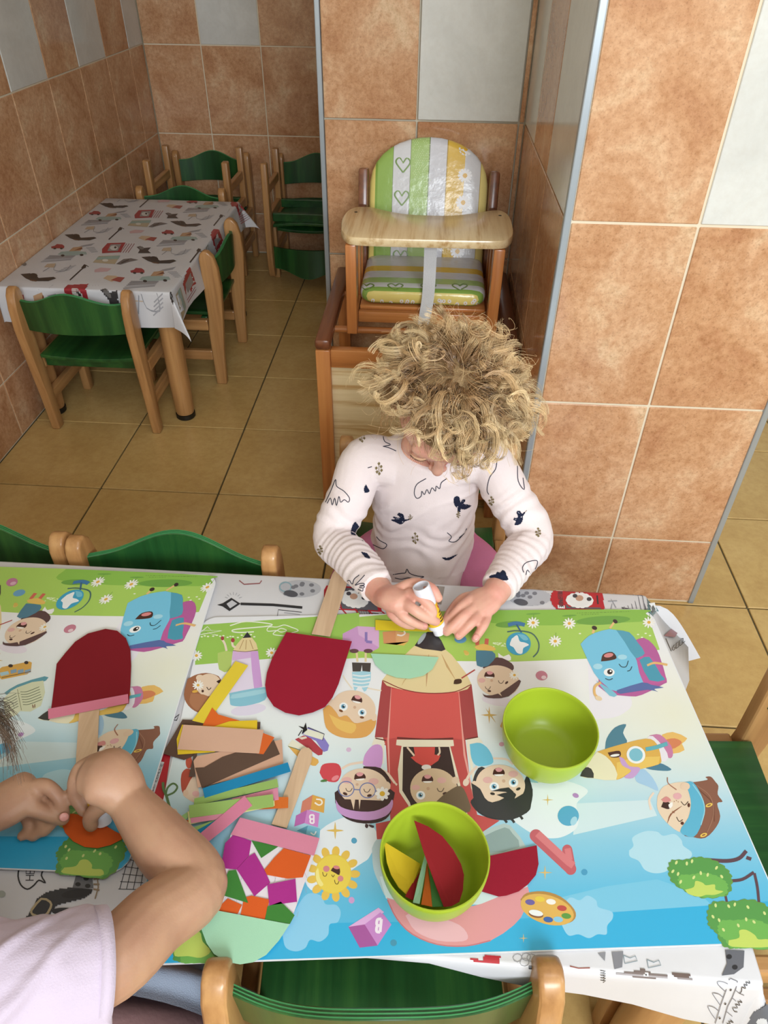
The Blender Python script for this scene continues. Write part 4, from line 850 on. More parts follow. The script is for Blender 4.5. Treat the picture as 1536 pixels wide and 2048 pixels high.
D.poly('c', [(225, 1130), (235, 1080), (270, 1050), (310, 1070), (315, 1130), (285, 1200), (250, 1240), (230, 1200)], '#b8503e', 3, 8); D.ell('c', 285, 1005, 24, 45, '#c65a44', 0, lay=8); D.ell('c', 285, 965, 18, 22, '#d06a52', lay=9); D.poly('c', [(240, 1245), (320, 1100), (350, 1180), (360, 1260), (330, 1300), (270, 1270)], '#e9d2bc', 3, 9); D.ell('c', 262, 1228, 20, 22, '#e6c8ae', lay=10); D.ell('c', 335, 1235, 26, 20, '#e8b6b4', lay=10)
# books with swallow, apple, letter cubes, sun
D.poly('c', [(1010, 885), (1120, 930), (1230, 985), (1222, 1020), (1190, 1030), (1090, 975)], '#dfae5a', 2, 7); D.poly('c', [(1005, 885), (1040, 840), (1150, 890), (1130, 915)], '#e8e6d0', 0, 8); D.line('c', [(1010, 888), (1130, 925)], 4, '#55703c', lay=9)
D.poly('c', [(1060, 838), (1120, 810), (1160, 812), (1265, 920), (1260, 950), (1230, 955)], '#b0404a', 0, 9); D.poly('c', [(1085, 825), (1140, 815), (1150, 828), (1110, 840)], '#e4d6c4', 0, 10); D.poly('c', [(1155, 750), (1245, 785), (1310, 880), (1300, 920), (1270, 930), (1215, 850), (1115, 800)], '#8a80c8', 0, 10); D.poly('c', [(1150, 760), (1280, 800), (1262, 842), (1120, 800)], '#e4e6d2', 0, 11); D.line('c', [(1155, 750), (1275, 800), (1262, 845)], 6, '#3c3c5a', 0, 12)
D.poly('c', [(1085, 740), (1125, 750), (1140, 715), (1150, 770), (1110, 800), (1120, 765)], '#1e1e22', 0, 13); D.line('c', [(1112, 770), (1085, 812)], 6, '#1e1e22', lay=13); D.line('c', [(1125, 775), (1150, 765)], 10, '#1e1e22', lay=13)
D.poly('c', [(1240, 1080), (1260, 1025), (1320, 1010), (1380, 1020), (1400, 1075), (1375, 1140), (1330, 1150), (1270, 1130)], '#cf4a54', 3, 8); D.ell('c', 1355, 1120, 30, 16, '#e58a92', -30, lay=9); D.ell('c', 1272, 1140, 26, 9, '#4f7f48', -8, lay=9); D.line('c', [(1290, 1150), (1285, 1125)], 4, '#7a5a3a', lay=9)
def letterB(r, T, w_, col, lay):
    for pts in ([(-.5, -1), (-.5, 1)], [(-.5, -1), (.3, -.95), (.5, -.5), (.3, -.05), (-.5, 0)], [(-.5, 0), (.4, .05), (.6, .5), (.4, .95), (-.5, 1)]): D.line(r, [T(*p) for p in pts], w_, col, 3, lay)
D.poly('c', [(1115, 1290), (1190, 1243), (1175, 1350), (1100, 1375)], '#d0826c', 0, 8); D.poly('c', [(1190, 1243), (1280, 1272), (1272, 1375), (1175, 1350)], '#dca850', 0, 8); D.line('c', [(1205, 1300), (1235, 1318), (1258, 1305), (1250, 1280), (1215, 1275)], 11, '#f2ece0', 3, 9)
D.poly('c', [(1068, 1395), (1150, 1352), (1130, 1450), (1055, 1475)], '#b96ab0', 0, 8); D.poly('c', [(1150, 1352), (1240, 1378), (1228, 1480), (1130, 1450)], '#cf8acb', 0, 8); letterB('c', lambda x, y: (1185 - 26 * x, 1420 - 30 * y), 12, '#f4eef4', 9)
D.poly('c', [(1072, 1505), (1155, 1468), (1140, 1530)], '#5a9cb8', 0, 8); D.poly('c', [(1155, 1468), (1245, 1490), (1240, 1560), (1140, 1530)], '#7cc0d8', 0, 8); D.line('c', [(1175, 1520), (1200, 1535), (1215, 1510)], 9, '#eef4f6', 3, 9)
for i in range(13): a = 2 * PI * i / 13; D.ell('d', 972 + 132 * math.cos(a), 455 + 138 * math.sin(a), 34, 24, '#e8c258', math.degrees(a), n=14, lay=7)
D.ell('d', 972, 455, 112, 122, '#e8cd4e', lay=8); D.ell('d', 972, 455, 108, 116, '#ecd458', lay=9); D.poly('d', [(865, 440), (880, 420), (890, 480), (912, 520), (890, 530), (868, 490)], '#f4e890', 3, 10); D.ell('d', 930, 424, 20, 19, '#d88a8e', lay=10); D.ell('d', 1017, 484, 18, 18, '#d88a8e', lay=10); D.poly('d', [(957, 435), (975, 412), (1012, 420), (1010, 462), (985, 450)], '#4a2c28', 2, 10); D.ell('d', 992, 415, 20, 11, '#d8868a', 10, lay=11)
for x, y in ((921, 460), (971, 468), (994, 508)): D.line('d', [(x - 14, y - 16), (x - 8, y + 6), (x + 6, y + 8), (x + 13, y - 8)] if x != 971 else [(x - 9, y - 8), (x, y + 6), (x + 9, y - 8)], 4, '#5a4428', 3, 10)
D.star('d', 985, 190, 54, '#e0bd62', 0, lay=7); D.ell('d', 1100, 250, 17, 18, '#58a4c6', lay=7); D.ell('d', 1085, 616, 18, 20, '#cfa2d4', lay=7); D.ell('d', 1343, 878, 20, 20, '#4a94b4', lay=7); D.ell('c', 1453, 913, 18, 16, '#d8bcd8', lay=7)
D.poly('d', [(1065, 780), (1250, 662), (1330, 765), (1240, 895), (1135, 908)], '#c282c8', 0, 7); D.poly('d', [(1065, 780), (1250, 662), (1285, 690), (1165, 765)], '#dfb0e2', 0, 8); D.poly('d', [(1065, 780), (1165, 765), (1245, 895), (1135, 908)], '#a85aa0', 0, 8); D.poly('d', [(1165, 765), (1262, 690), (1330, 765), (1245, 893)], '#c888cc', 0, 8); letterB('d', lambda x, y: (1252 - 24 * x + 4 * y, 772 - 40 * y), 18, '#f2e6f4', 9)
# rocket base (grey fins, pink nose) below the bowl
D.poly('f', [(140, 470), (165, 420), (210, 420), (230, 760), (190, 700), (150, 600)], '#bcd0d6', 3, 4); D.poly('f', [(845, 365), (985, 310), (1050, 350), (1115, 440), (1130, 520), (1000, 640), (860, 560)], '#b4c8c6', 2, 4); D.poly('f', [(860, 390), (990, 335), (1040, 375), (1085, 460), (870, 500)], '#8fa6a4', 2, 5)
D.poly('f', [(190, 650), (230, 790), (420, 830), (840, 830), (1135, 745), (1136, 700), (900, 640), (300, 640)], '#d3e4e8', 0, 5); D.poly('f', [(235, 785), (420, 835), (640, 860), (840, 825), (1138, 715), (1120, 860), (1050, 960), (900, 1060), (740, 1095), (560, 1085), (400, 1020), (300, 920)], '#df9aa0', 2, 6); D.poly('f', [(355, 900), (420, 872), (550, 905), (700, 960), (755, 1030), (720, 1065), (560, 1060), (420, 1000)], '#e8b6c2', 3, 7); D.line('f', [(240, 800), (300, 920), (400, 1020), (560, 1085), (740, 1095), (900, 1060)], 8, '#c87a84', 3, 7)
# palette, number one, balls, sparkles
D.poly('f', [(1090, 800), (1130, 757), (1240, 745), (1350, 780), (1435, 860), (1440, 920), (1380, 950), (1300, 900)], '#b58a4a', 3, 7); D.ell('f', 1262, 862, 176, 92, '#dfb35c', 17, lay=8)
for x, y, c in ((1152, 815, '#6d62a4'), (1215, 795, '#e6cb4c'), (1286, 812, '#f2f0ea'), (1356, 853, '#c0504a'), (1384, 903, '#5c9a48'), (1332, 925, '#8cc8e4'), (1268, 926, '#3f68ac')): D.ell('f', x, y, 31, 18, c, 8, lay=9)
D.ell('f', 1190, 892, 48, 22, '#8a5a3a', 12, lay=9); D.ell('f', 1190, 884, 46, 19, '#eef2f2', 12, lay=10)
D.line('f', [(1190, 390), (1415, 600)], 78, '#c2606a', 0, 7); D.ell('f', 1190, 388, 40, 40, '#c2606a', lay=7); D.ell('f', 1412, 602, 36, 38, '#c2606a', lay=7); D.line('f', [(1392, 480), (1412, 590)], 62, '#c2606a', 0, 7); D.ell('f', 1390, 480, 32, 34, '#c2606a', lay=7); D.line('f', [(1200, 375), (1400, 560), (1430, 580)], 46, '#d77c82', 0, 8); D.line('f', [(1392, 470), (1405, 545)], 40, '#d77c82', 0, 8)
D.ell('f', 1397, 262, 68, 64, '#58a9ce', 0, lay=8); D.ell('f', 1432, 295, 20, 30, '#a6d4e8', 25, lay=9); D.ell('f', 1500, 622, 20, 20, '#4a9cc4', lay=7); D.star('f', 1265, 160, 38, '#dcb962', lay=7, inner=.14); D.star('f', 1248, 625, 48, '#dcbc74', lay=7); D.star('f', 1110, 1045, 30, '#d8c08a', lay=7); D.star('e', 1130, 835, 58, '#d6ad5c', lay=7); D.star('e', 100, 1605, 58, '#e0bd62', lay=7); D.ell('e', 1213, 1030, 18, 15, '#d2b6cc', lay=7); D.ell('e', 192, 1067, 17, 15, '#d8bcd8', lay=7); D.ell('e', 228, 1675, 19, 19, '#58a4c6', lay=7); D.ell('g', 285, 474, 33, 26, '#c88296', 10, lay=8); D.ell('g', 297, 484, 14, 10, '#ead0d8', lay=9); D.ell('g', 64, 853, 14, 11, '#d8a6b8', lay=7)
D.poly('e', [(1262, 1095), (1280, 1092), (1460, 1290), (1410, 1285)], '#9ccbd0', 0, 6); D.poly('e', [(1300, 1150), (1440, 1220), (1536, 1280), (1430, 1290)], '#dde6c4', 0, 5)
# trees
def tree(r, blob, hi, seeds, trunks):
    for t in trunks: D.line(r, t[0], t[1], '#5f4650', 4, 8)
    p = np.array(blob, float); c = p.mean(0); pts = catmull(np.vstack([p, p[:1]]), 6)[:-1]
    k = np.array([1 + 0.035 * math.sin(i * 2.1) for i in range(len(pts))])[:, None]
    D.poly(r, c + (pts - c) * k * 1.03, '#6a9a4a', 0, 9); D.poly(r, c + (pts - c) * k * 0.985, '#5a9c50', 0, 10); D.poly(r, c + (pts - c) * k * [[0.80, 0.62]] + np.array([[0.05, 0.22]]) * np.ptp(p, axis=0), '#72b458', 0, 11)
    D.poly(r, hi, '#c4d86a', 3, 12)
    for x, y in seeds: D.ell(r, x, y, 7, 12, '#d4df92', rnd.uniform(-40, 40), n=10, lay=13)
tree('h', [(965, 400), (985, 350), (1060, 345), (1140, 330), (1230, 350), (1300, 400), (1325, 460), (1300, 540), (1170, 560), (1080, 530), (990, 470)], [(1060, 515), (1110, 500), (1120, 465), (1160, 475), (1180, 490), (1230, 485), (1235, 515), (1280, 525), (1230, 545), (1180, 545), (1140, 556), (1080, 540)],
     [(990, 410), (1020, 425), (1070, 365), (1100, 352), (1190, 430), (1270, 440), (1240, 390), (1035, 470), (1110, 445), (1010, 360), (1150, 420)], [([(1195, 345), (1300, 350), (1370, 335), (1412, 292)], 22), ([(1320, 465), (1390, 455), (1455, 415)], 18), ([(1290, 540), (1300, 585)], 14), ([(1458, 420), (1475, 500), (1485, 600)], 16), ([(1412, 330), (1440, 340)], 20)])
tree('h', [(1190, 650), (1220, 590), (1320, 585), (1440, 575), (1540, 620), (1600, 700), (1600, 845), (1400, 845), (1290, 840), (1240, 760), (1200, 720)], [(1310, 805), (1370, 790), (1370, 750), (1410, 745), (1460, 775), (1480, 800), (1540, 800), (1560, 842), (1330, 842)],
     [(1235, 605), (1310, 610), (1345, 600), (1420, 615), (1220, 670), (1255, 690), (1365, 720), (1410, 685), (1280, 745), (1455, 700), (1515, 650)], [])
tree('d', [(0, 900), (60, 840), (160, 790), (220, 860), (260, 940), (240, 985), (120, 990), (0, 985)], [(0, 900), (60, 850), (150, 810), (170, 870), (220, 930), (160, 970), (80, 960), (0, 960)], [], [])
print('PRINT', len(D.items))
M['mat'] = plain('white laminated mat', '#d6d9de', 0.30, 0.5)
M['print'] = vcol_mat('printed laminate', 0.30, 0.5)
pm = mesh_of(D.mesh(lambda u, v, z: (u, v, MT + 0.00006 + z)), 'printed_picture', fixn=False)
mb = MB(); mb.prism([(-x, -y) for x, y in rrect(0, MW, 0, MD, 0.022, 6)], lambda u, v, t: (u, v, t), 0, MT)
mat_mesh = mesh_of(mb, 'picture_mat')
def picture_mat(o, a, z, label):
    m_ = link('picture_mat', mat_mesh, None, M['mat'], (o[0], o[1], z), (0, 0, a), label=label, category='table mat', group='laminated picture mats')
    link('printed_picture', pm, m_, M['print'])
    return m_
picture_mat(RIGHT_O, RIGHT_A, ZM, 'laminated picture mat with the red pencil rocket under the green bowls')
picture_mat(LEFT_O + np.array([0.004, 0.001]), LEFT_A, ZM + 0.0030, 'laminated picture mat at the left, under the dark red paper lolly and the bare-armed child')

# ------------------------------------------------------------------ print on the oilcloths
def inside(pts, x, y):
    r = False; n = len(pts); j = n - 1
    for i in range(n):
        xi, yi = pts[i]; xj, yj = pts[j]
        if (yi > y) != (yj > y) and x < (xj - xi) * (y - yi) / (yj - yi) + xi: r = not r
        j = i
    return r
def cells(mb, pts, col, place, cs, z):
    p = np.array(pts); lo, hi = p.min(0), p.max(0)
    nx, ny = max(1, int(math.ceil((hi[0] - lo[0]) / cs))), max(1, int(math.ceil((hi[1] - lo[1]) / cs)))
    for i in range(nx):
        for j in range(ny):
            x, y = lo[0] + (i + .5) * cs, lo[1] + (j + .5) * cs
            if inside(pts, x, y):
                mb.add([place(x + a * cs / 2, y + b_ * cs / 2, z) for a, b_ in ((-1, -1), (1, -1), (1, 1), (-1, 1))], [(0, 1, 2, 3)], 0, lin(col))
def cloth_print(D_, cl, cs=0.0016, dz=8e-7, z0=0.0005):
    mb = MB(); z = z0; x0, x1, y0, y1 = cl.r
    for pts, col, l in sorted(D_.items, key=lambda t: t[2]):
        z += dz
        if all(x0 <= u <= x1 and y0 <= v <= y1 for u, v in pts): mb.add([cl(u, v, z) for u, v in pts], [tuple(range(len(pts)))], 0, lin(col))
        elif len(pts) == 4: mb.add([cl(u, v, z) for u, v in pts], [(0, 1, 2, 3)], 0, lin(col))
        else: cells(mb, pts, col, cl, cs, z)
    return mb
def cloth_uv(cl, px, py):
    q = W(px, py, cl.z); u, v = q[0], q[1]
    def pr(u, v):
        d = np.array(cl(u, v)) - CAM; c = np.array([d @ RT, d @ DN, d @ FW]); return np.array([768 + FPX * c[0] / c[2], 1024 + FPX * c[1] / c[2]])
    for _ in range(12):
        e = pr(u, v) - (px, py)
        if abs(e).max() < 0.3: break
        h = 1e-4; J = np.stack([(pr(u + h, v) - pr(u, v)) / h, (pr(u, v + h) - pr(u, v)) / h], 1)
        try: st = np.linalg.solve(J, e)
        except Exception: break
        st = np.clip(st, -0.02, 0.02); u -= st[0]; v -= st[1]
    return (u, v)
REG.update({'7': (600, 820, 2.954), 'z': (0, 380, 2.327)})
DN_ = Draw(lambda r, x, y: tuple(W(*PXY(r, x, y), NC.z)[:2]))
INK, RED, GRY = '#2c2c30', '#a8202c', '#8d8f96'
def glyphs(Dd, r, word, T, w_, col, lay):
    G = {'T': [[(0, 1), (1, 1)], [(.5, 1), (.5, 0)]], 'E': [[(1, 1), (0, 1), (0, 0), (1, 0)], [(0, .5), (.8, .5)]], 'L': [[(0, 1), (0, 0), (1, 0)]], 'P': [[(0, 0), (0, 1), (.9, 1), (.9, .5), (0, .5)]],
         'H': [[(0, 0), (0, 1)], [(1, 0), (1, 1)], [(0, .5), (1, .5)]], 'O': [[(0, 0), (0, 1), (1, 1), (1, 0), (0, 0)]], 'N': [[(0, 0), (0, 1), (1, 0), (1, 1)]], 'G': [[(1, .85), (.6, 1), (0, .7), (0, .3), (.5, 0), (1, .15), (1, .5), (.6, .5)]], 'D': [[(0, 0), (0, 1), (.7, .9), (1, .5), (.7, .1), (0, 0)]], 'I': [[(.5, 0), (.5, 1)]]}
    for i, ch in enumerate(word):
        for st in G[ch]: Dd.line(r, [T(i * 1.35 + a, b_) for a, b_ in st], w_, col, 0, lay)
# lamp post, bicycle, box by the far edge
DN_.poly('A', [(1112, 410), (1140, 402), (1185, 374), (1232, 404), (1175, 442), (1140, 418)], INK, 0, 2).poly('A', [(1160, 405), (1188, 386), (1215, 404), (1178, 428)], '#b9bac0', 0, 3).line('A', [(1232, 405), (1400, 410), (1548, 424)], 13, INK, 0, 2)
for k in range(7): a = -1.2 + .4 * k; DN_.line('A', [(1195 + 30 * math.sin(a), 385 - 26 * math.cos(a)), (1195 + 46 * math.sin(a), 385 - 40 * math.cos(a))], 2, GRY, 0, 2)
DN_.line('A', [(1420, 470), (1425, 435), (1545, 448)], 3, INK, 0, 2).line('A', [(1455, 450), (1536, 460)], 3, GRY, 0, 2)
for cx in (1462,): DN_.line('A', [(cx + 30 * math.cos(a), 318 + 24 * math.sin(a)) for a in np.linspace(0, 2 * PI, 17)], 7, '#7f9aa4', 0, 3)
DN_.ell('A', 1500, 352, 60, 14, INK, 8, lay=2).line('A', [(1225, 285), (1250, 305), (1330, 300), (1340, 285)], 5, '#8a4a4e', 0, 2)
# left phone box with a sheep
def phone_box(P, flip=1):
    DN_.poly('p', [P(-.5, -1), (P(-.62, -.6)), P(-.68, 0), P(-.62, .6), P(-.5, 1), P(1.1, 1), P(1.1, -1)], RED, 0, 3); DN_.poly('p', [P(-.45, -.92), P(-.22, -.92), P(-.22, .92), P(-.45, .92)], '#d9dadc', 0, 4); DN_.poly('p', [P(-.18, -.9), P(.98, -.9), P(.98, .88), P(-.18, .88)], '#56555c', 0, 4)
    glyphs(DN_, 'p', 'TELEPHONE', lambda a, b_: P(-.40 + .14 * b_, .82 - a * 0.14), 1.3, '#3a3a40', 5)
    for k in range(14):
        a = 2 * PI * k / 14; q = P(.30 + .34 * math.cos(a), -.05 + .52 * math.sin(a)); DN_.ell('p', q[0], q[1], 7.5, 6, '#d9d9d8', 0, n=10, lay=5)
    q = P(.3, -.05); DN_.ell('p', q[0], q[1], 21, 13, '#d4d4d3', 0, n=16, lay=5); q = P(.30, .18); DN_.ell('p', q[0], q[1], 8, 6, '#b08a74', 0, n=12, lay=6); q = P(.62, .1); DN_.ell('p', q[0], q[1], 5, 4, '#3c3a40', 0, n=10, lay=6); DN_.ell('p', *P(.16, .4), 5, 4, '#3c3a40', 0, n=10, lay=6); DN_.line('p', [P(.9, -.4), P(.9, .5)], 3, INK, 0, 6)
phone_box(lambda a, b_: (1141 + 60 * a - 2 * b_, 1200 - 19.5 * b_ + 1.5 * a)); phone_box(lambda a, b_: (690 + 62 * a - 6 * b_, 1197 - 24 * b_ + 3 * a))
for k in range(5): DN_.line('p', [(652 + 28 * k, 1212 + 3 * k), (668 + 28 * k, 1230 + 2 * k)], 2.5, RED, 0, 6)
DN_.line('p', [(1216, 1186), (1232, 1216)], 2, GRY, 0, 3).line('p', [(1228, 1186), (1222, 1218)], 2, GRY, 0, 3).line('p', [(1216, 1203), (1234, 1202)], 2, GRY, 0, 3)
DN_.poly('p', [(1236, 1183), (1284, 1190), (1296, 1228), (1244, 1218)], '#515259', 0, 3)
for k in range(6): DN_.line('p', [(1240 + 9 * k, 1184 + 1.5 * k), (1250 + 8 * k, 1220)], 1.6, '#76777e', 0, 4)
def spotted(x, y):
    DN_.ell('p', x, y, 42, 17, '#a6a7ad', 0, lay=2)
    for k in range(8): DN_.ell('p', x + rnd.uniform(-30, 34), y + rnd.uniform(-11, 11), 5, 3.6, '#6d6e75', 0, n=10, lay=3)
    DN_.ell('p', x - 18, y + 10, 14, 6.5, '#4c4d54', 10, lay=4)
spotted(1060, 1195); spotted(600, 1178)
DN_.line('7', [(345, 1180), (405, 1185), (410, 1212), (345, 1210), (335, 1195), (345, 1180)], 5, INK, 2, 3).line('7', [(410, 1200), (465, 1205)], 5, INK, 0, 3)
for k in range(5): DN_.line('7', [(345 + 14 * k, 1180), (355 + 14 * k, 1211)], 2, INK, 0, 3).line('7', [(338, 1185 + 6 * k), (410, 1187 + 6 * k)], 2, INK, 0, 3)
DN_.poly('7', [(740, 1035), (855, 1045), (835, 1150), (745, 1140)], '#8c857e', 0, 2)
for k in range(3): DN_.line('7', [(765 + 25 * k, 1042), (765 + 25 * k, 1110)], 4, '#5c5752', 0, 3)
# under the left child's arm: speech bubble, dark dog with collar, grid
DN_.line('B', [(120, 868), (112, 930), (130, 985), (170, 1010), (210, 985), (240, 955), (280, 972), (255, 925), (275, 880)], 9, INK, 3, 2)
glyphs(DN_, 'B', 'HELLO', lambda a, b_: (158 + 50 * b_ + 2 * a, 955 - 30 * a), 5, INK, 3)
DN_.poly('B', [(480, 880), (590, 885), (570, 950), (575, 1005), (445, 1005)], '#66676c', 0, 2)
for x, y in ((520, 900), (560, 890), (530, 945), (480, 980), (540, 990)): DN_.ell('B', x, y, 17, 13, '#2b2b2e', 0, n=14, lay=3)
DN_.poly('B', [(230, 1070), (300, 1025), (430, 1002), (540, 1005), (568, 1025), (520, 1065), (420, 1090), (350, 1110), (320, 1150), (280, 1215), (150, 1222), (200, 1130)], '#37373b', 3, 4); DN_.ell('B', 400, 1148, 82, 24, '#303034', 2, lay=3); DN_.ell('B', 470, 1038, 92, 26, '#2c2c30', -8, lay=5)
DN_.line('B', [(195, 1140), (255, 1070), (310, 1090), (312, 1125), (270, 1180), (200, 1165), (195, 1140)], 14, '#a89878', 2, 6)
for k in range(3): DN_.line('B', [(575, 950 + 30 * k), (612, 945 + 36 * k)], 11, '#8a7862', 0, 4)
DN_.line('B', [(600, 945), (605, 1000), (585, 1070)], 8, '#8a7862', 0, 4); DN_.ell('B', 10, 1040, 26, 22, '#9aa09a', 0, lay=2)
for k in range(5): DN_.line('B', [(775 - 12 * k, 825 + 46 * k), (880, 845 + 42 * k)], 4, INK, 0, 2)
for k in range(4): DN_.line('B', [(790 + 35 * k, 815), (735 + 42 * k, 1012)], 4, INK, 0, 2)
DN_.poly('B', [(990, 175), (1048, 190), (1000, 500), (890, 480)], RED, 0, 2); DN_.poly('B', [(985, 225), (1010, 230), (950, 420), (915, 415)], '#c9cacc', 0, 3); glyphs(DN_, 'B', 'TELEPHONE', lambda a, b_: (925 + 16 * b_ + 5.4 * a, 410 - 14.5 * a), 3, '#46464a', 4)
DN_.line('c', [(165, 695), (215, 655), (195, 700), (170, 695)], 6, INK, 0, 2)
# hanging parts: right back corner and front flap
DS = Draw(lambda r, x, y: cloth_uv(NC, *PXY(r, x, y))); DS.items = DN_.items
DS.poly('g', [(868, 50), (885, 38), (915, 95), (945, 150), (890, 160), (870, 110)], '#5f7a80', 0, 3).poly('g', [(870, 75), (908, 72), (920, 115), (880, 118)], '#dcdfe2', 0, 4)
for k in range(3): DS.line('g', [(872 + 15 * k, 76), (884 + 14 * k, 116)], 3, '#3a4a50', 0, 5)
DS.poly('g', [(960, 255), (1000, 215), (1035, 240), (1020, 262)], '#86545c', 0, 3).line('g', [(970, 268), (1000, 340)], 4, INK, 0, 3)
glyphs(DS, 'g', 'GOOD', lambda a, b_: (1005 + 15 * a, 340 - 11 * a - 28 * b_), 4, INK, 4)
DS.poly('f', [(748, 1162), (790, 1165), (850, 1190), (860, 1158), (962, 1160), (955, 1206), (860, 1200), (790, 1190)], RED, 0, 3)
for x, y in ((100, 905), (140, 930), (180, 905), (235, 915), (150, 900)): DS.line('h', [(x + 26 * math.cos(a), y + 22 * math.sin(a)) for a in np.linspace(0, 2 * PI, 9)], 4, '#8e8e92', 0, 2)
DS.ell('h', 178, 958, 14, 11, INK, 0, lay=3); DS.poly('h', [(640, 872), (706, 868), (700, 960), (655, 968)], '#7c7d84', 0, 3); DS.poly('h', [(560, 880), (605, 872), (600, 925)], '#85868c', 0, 3)
for cx, cy in ((745, 915), (880, 940)): DS.line('h', [(cx - 38, cy - 24), (cx - 30, cy + 24), (cx + 42, cy + 8), (cx + 30, cy - 20), (cx, cy - 8), (cx - 38, cy - 24)], 5, '#7c8c94', 0, 3)
DS.poly('h', [(655, 992), (770, 980), (820, 968), (870, 990), (965, 1000), (955, 1018), (850, 1022), (780, 1015), (740, 1006)], '#6b5e5a', 0, 3); DS.ell('h', 835, 998, 14, 10, '#e4e4e0', 0, lay=4); DS.ell('h', 838, 999, 7, 6, INK, 0, lay=5); DS.poly('h', [(975, 990), (1060, 1000), (1115, 992), (1080, 1012), (1110, 1030), (1020, 1025)], '#5c4a44', 0, 3); DS.line('h', [(400, 950), (450, 962), (515, 960)], 6, '#8a4438', 0, 3)
for k in range(5): DS.line('h', [(575, 975 + 14 * k), (605, 980 + 14 * k), (590, 990 + 14 * k)], 4, INK, 0, 3)
DS.poly('h', [(1290, 860), (1400, 865), (1395, 960), (1340, 1000), (1270, 1008), (1300, 940)], '#62646c', 0, 3); DS.ell('h', 1312, 900, 16, 14, '#2c2c30', 0, lay=4); DS.ell('h', 1345, 960, 16, 14, '#2c2c30', 0, lay=4)
REG['v'] = (1380, 1880, 9.846)
DS.line('v', [(770, 770), (800, 750), (930, 810), (900, 950), (820, 1150), (740, 1300), (640, 1640)], 16, '#6a6b74', 0, 3); DS.line('v', [(770, 770), (700, 1000), (600, 1280), (520, 1560), (490, 1640)], 16, '#6a6b74', 0, 3)
for q in ([(740, 860), (640, 820), (540, 820), (560, 890), (690, 1010)], [(650, 1130), (560, 1060), (440, 1040), (480, 1120), (590, 1280)], [(560, 1395), (460, 1320), (350, 1300), (400, 1420), (500, 1560)], [(880, 970), (960, 1040), (1060, 1085)], [(820, 1130), (900, 1200)], [(720, 1410), (830, 1500)]): DS.line('v', q, 13, '#6a6b74', 3, 3)
for q in ([(1160, 800), (1170, 850), (1100, 820), (1120, 890), (1060, 870), (1090, 950), (1020, 930), (1010, 1000), (970, 1050)], [(980, 1180), (1020, 1225), (940, 1210), (980, 1280), (890, 1260), (930, 1330), (840, 1330), (870, 1400), (930, 1410)], [(790, 1570), (850, 1620), (760, 1600), (790, 1650), (720, 1640)]): DS.line('v', q, 15, '#24252c', 3, 3)
for q in ((795, 980), (690, 1255), (580, 1535)): DS.ell('v', q[0], q[1], 16, 16, '#2a2a30', 0, n=10, lay=4)
DS.poly('v', [(1240, 1400), (1480, 1260), (1536, 1200), (1600, 1700), (1100, 1700), (1180, 1500)], '#565d69', 0, 3); DS.ell('v', 1400, 1620, 110, 90, '#c8ccd2', 0, lay=4)
M['cloth_print'] = vcol_mat('oilcloth print', 0.34, 0.45)
obj('printed_drawings', cloth_print(DN_, NC), M['cloth_print'], cloth_near, fixn=False)
# far cloth: the motifs repeat over the sheet
DF = Draw(lambda r, x, y: tuple(W(*PXY(r, x, y), FC.z)[:2])); r = 'z'; DK = '#34302f'
DF.poly(r, [(95, 392), (140, 388), (160, 405), (175, 385), (165, 395), (180, 410), (250, 405), (262, 412), (225, 425), (150, 425), (120, 412)], DK, 0, 2); DF.ell(r, 155, 400, 20, 12, '#2a2625', 0, lay=3); DF.line(r, [(140, 420), (170, 425)], 5, '#6a4a34', lay=3)
DF.poly(r, [(475, 275), (500, 248), (585, 245), (560, 290), (475, 295)], '#9c3038', 0, 2); DF.poly(r, [(500, 285), (515, 254), (565, 252), (548, 285)], '#8d8b8c', 0, 3); DF.ell(r, 530, 270, 18, 11, '#c9c9c6', 0, lay=4); DF.ell(r, 537, 268, 6, 5, DK, 0, lay=5)
for k in range(4): DF.line(r, [(560 + 12 * k, 292), (590 + 12 * k, 250)], 3, '#8e4a50', lay=2)
DF.poly(r, [(238, 264), (255, 260), (265, 252), (290, 254), (300, 262), (298, 272), (240, 272)], '#96363c', 0, 2); DF.ell(r, 255, 273, 7, 4, DK, 0, n=10, lay=3); DF.ell(r, 286, 273, 7, 4, DK, 0, n=10, lay=3)
DF.poly(r, [(268, 300), (285, 288), (330, 284), (400, 288), (405, 300), (300, 308)], '#94a9a6', 0, 2); DF.poly(r, [(320, 286), (340, 268), (385, 264), (375, 284)], '#b39070', 0, 3); DF.poly(r, [(345, 282), (380, 268), (385, 276)], '#7a4a34', 0, 4); DF.ell(r, 292, 306, 9, 5, DK, 0, n=10, lay=4); DF.ell(r, 380, 303, 9, 5, DK, 0, n=10, lay=4)
for k in range(5): DF.line(r, [(400 + 6 * k, 270 + 5 * k), (440 + 4 * k, 268 + 5 * k)], 2, GRY, lay=2)
DF.poly(r, [(90, 340), (110, 335), (125, 345), (160, 342), (140, 358), (150, 372), (85, 372), (100, 355)], '#3a3839', 0, 2); DF.ell(r, 112, 345, 12, 8, '#6d6a68', 0, lay=3)
DF.line(r, [(325, 420), (385, 365)], 6, DK, lay=2); DF.poly(r, [(378, 362), (392, 346), (402, 350), (400, 362), (386, 368)], DK, 0, 3); DF.line(r, [(400, 350), (412, 358)], 3, DK, lay=3)
DF.poly(r, [(432, 338), (460, 308), (560, 305), (535, 346)], '#b0a288', 0, 2); DF.poly(r, [(455, 312), (560, 306), (552, 322), (446, 326)], '#8fa6a0', 0, 3); DF.ell(r, 490, 328, 14, 6, '#d0cdc4', 0, lay=4)
DF.poly(r, [(540, 345), (575, 322), (610, 318), (645, 326), (600, 336), (560, 348)], '#6a6566', 0, 2); DF.line(r, [(565, 340), (600, 325)], 5, DK, lay=3)
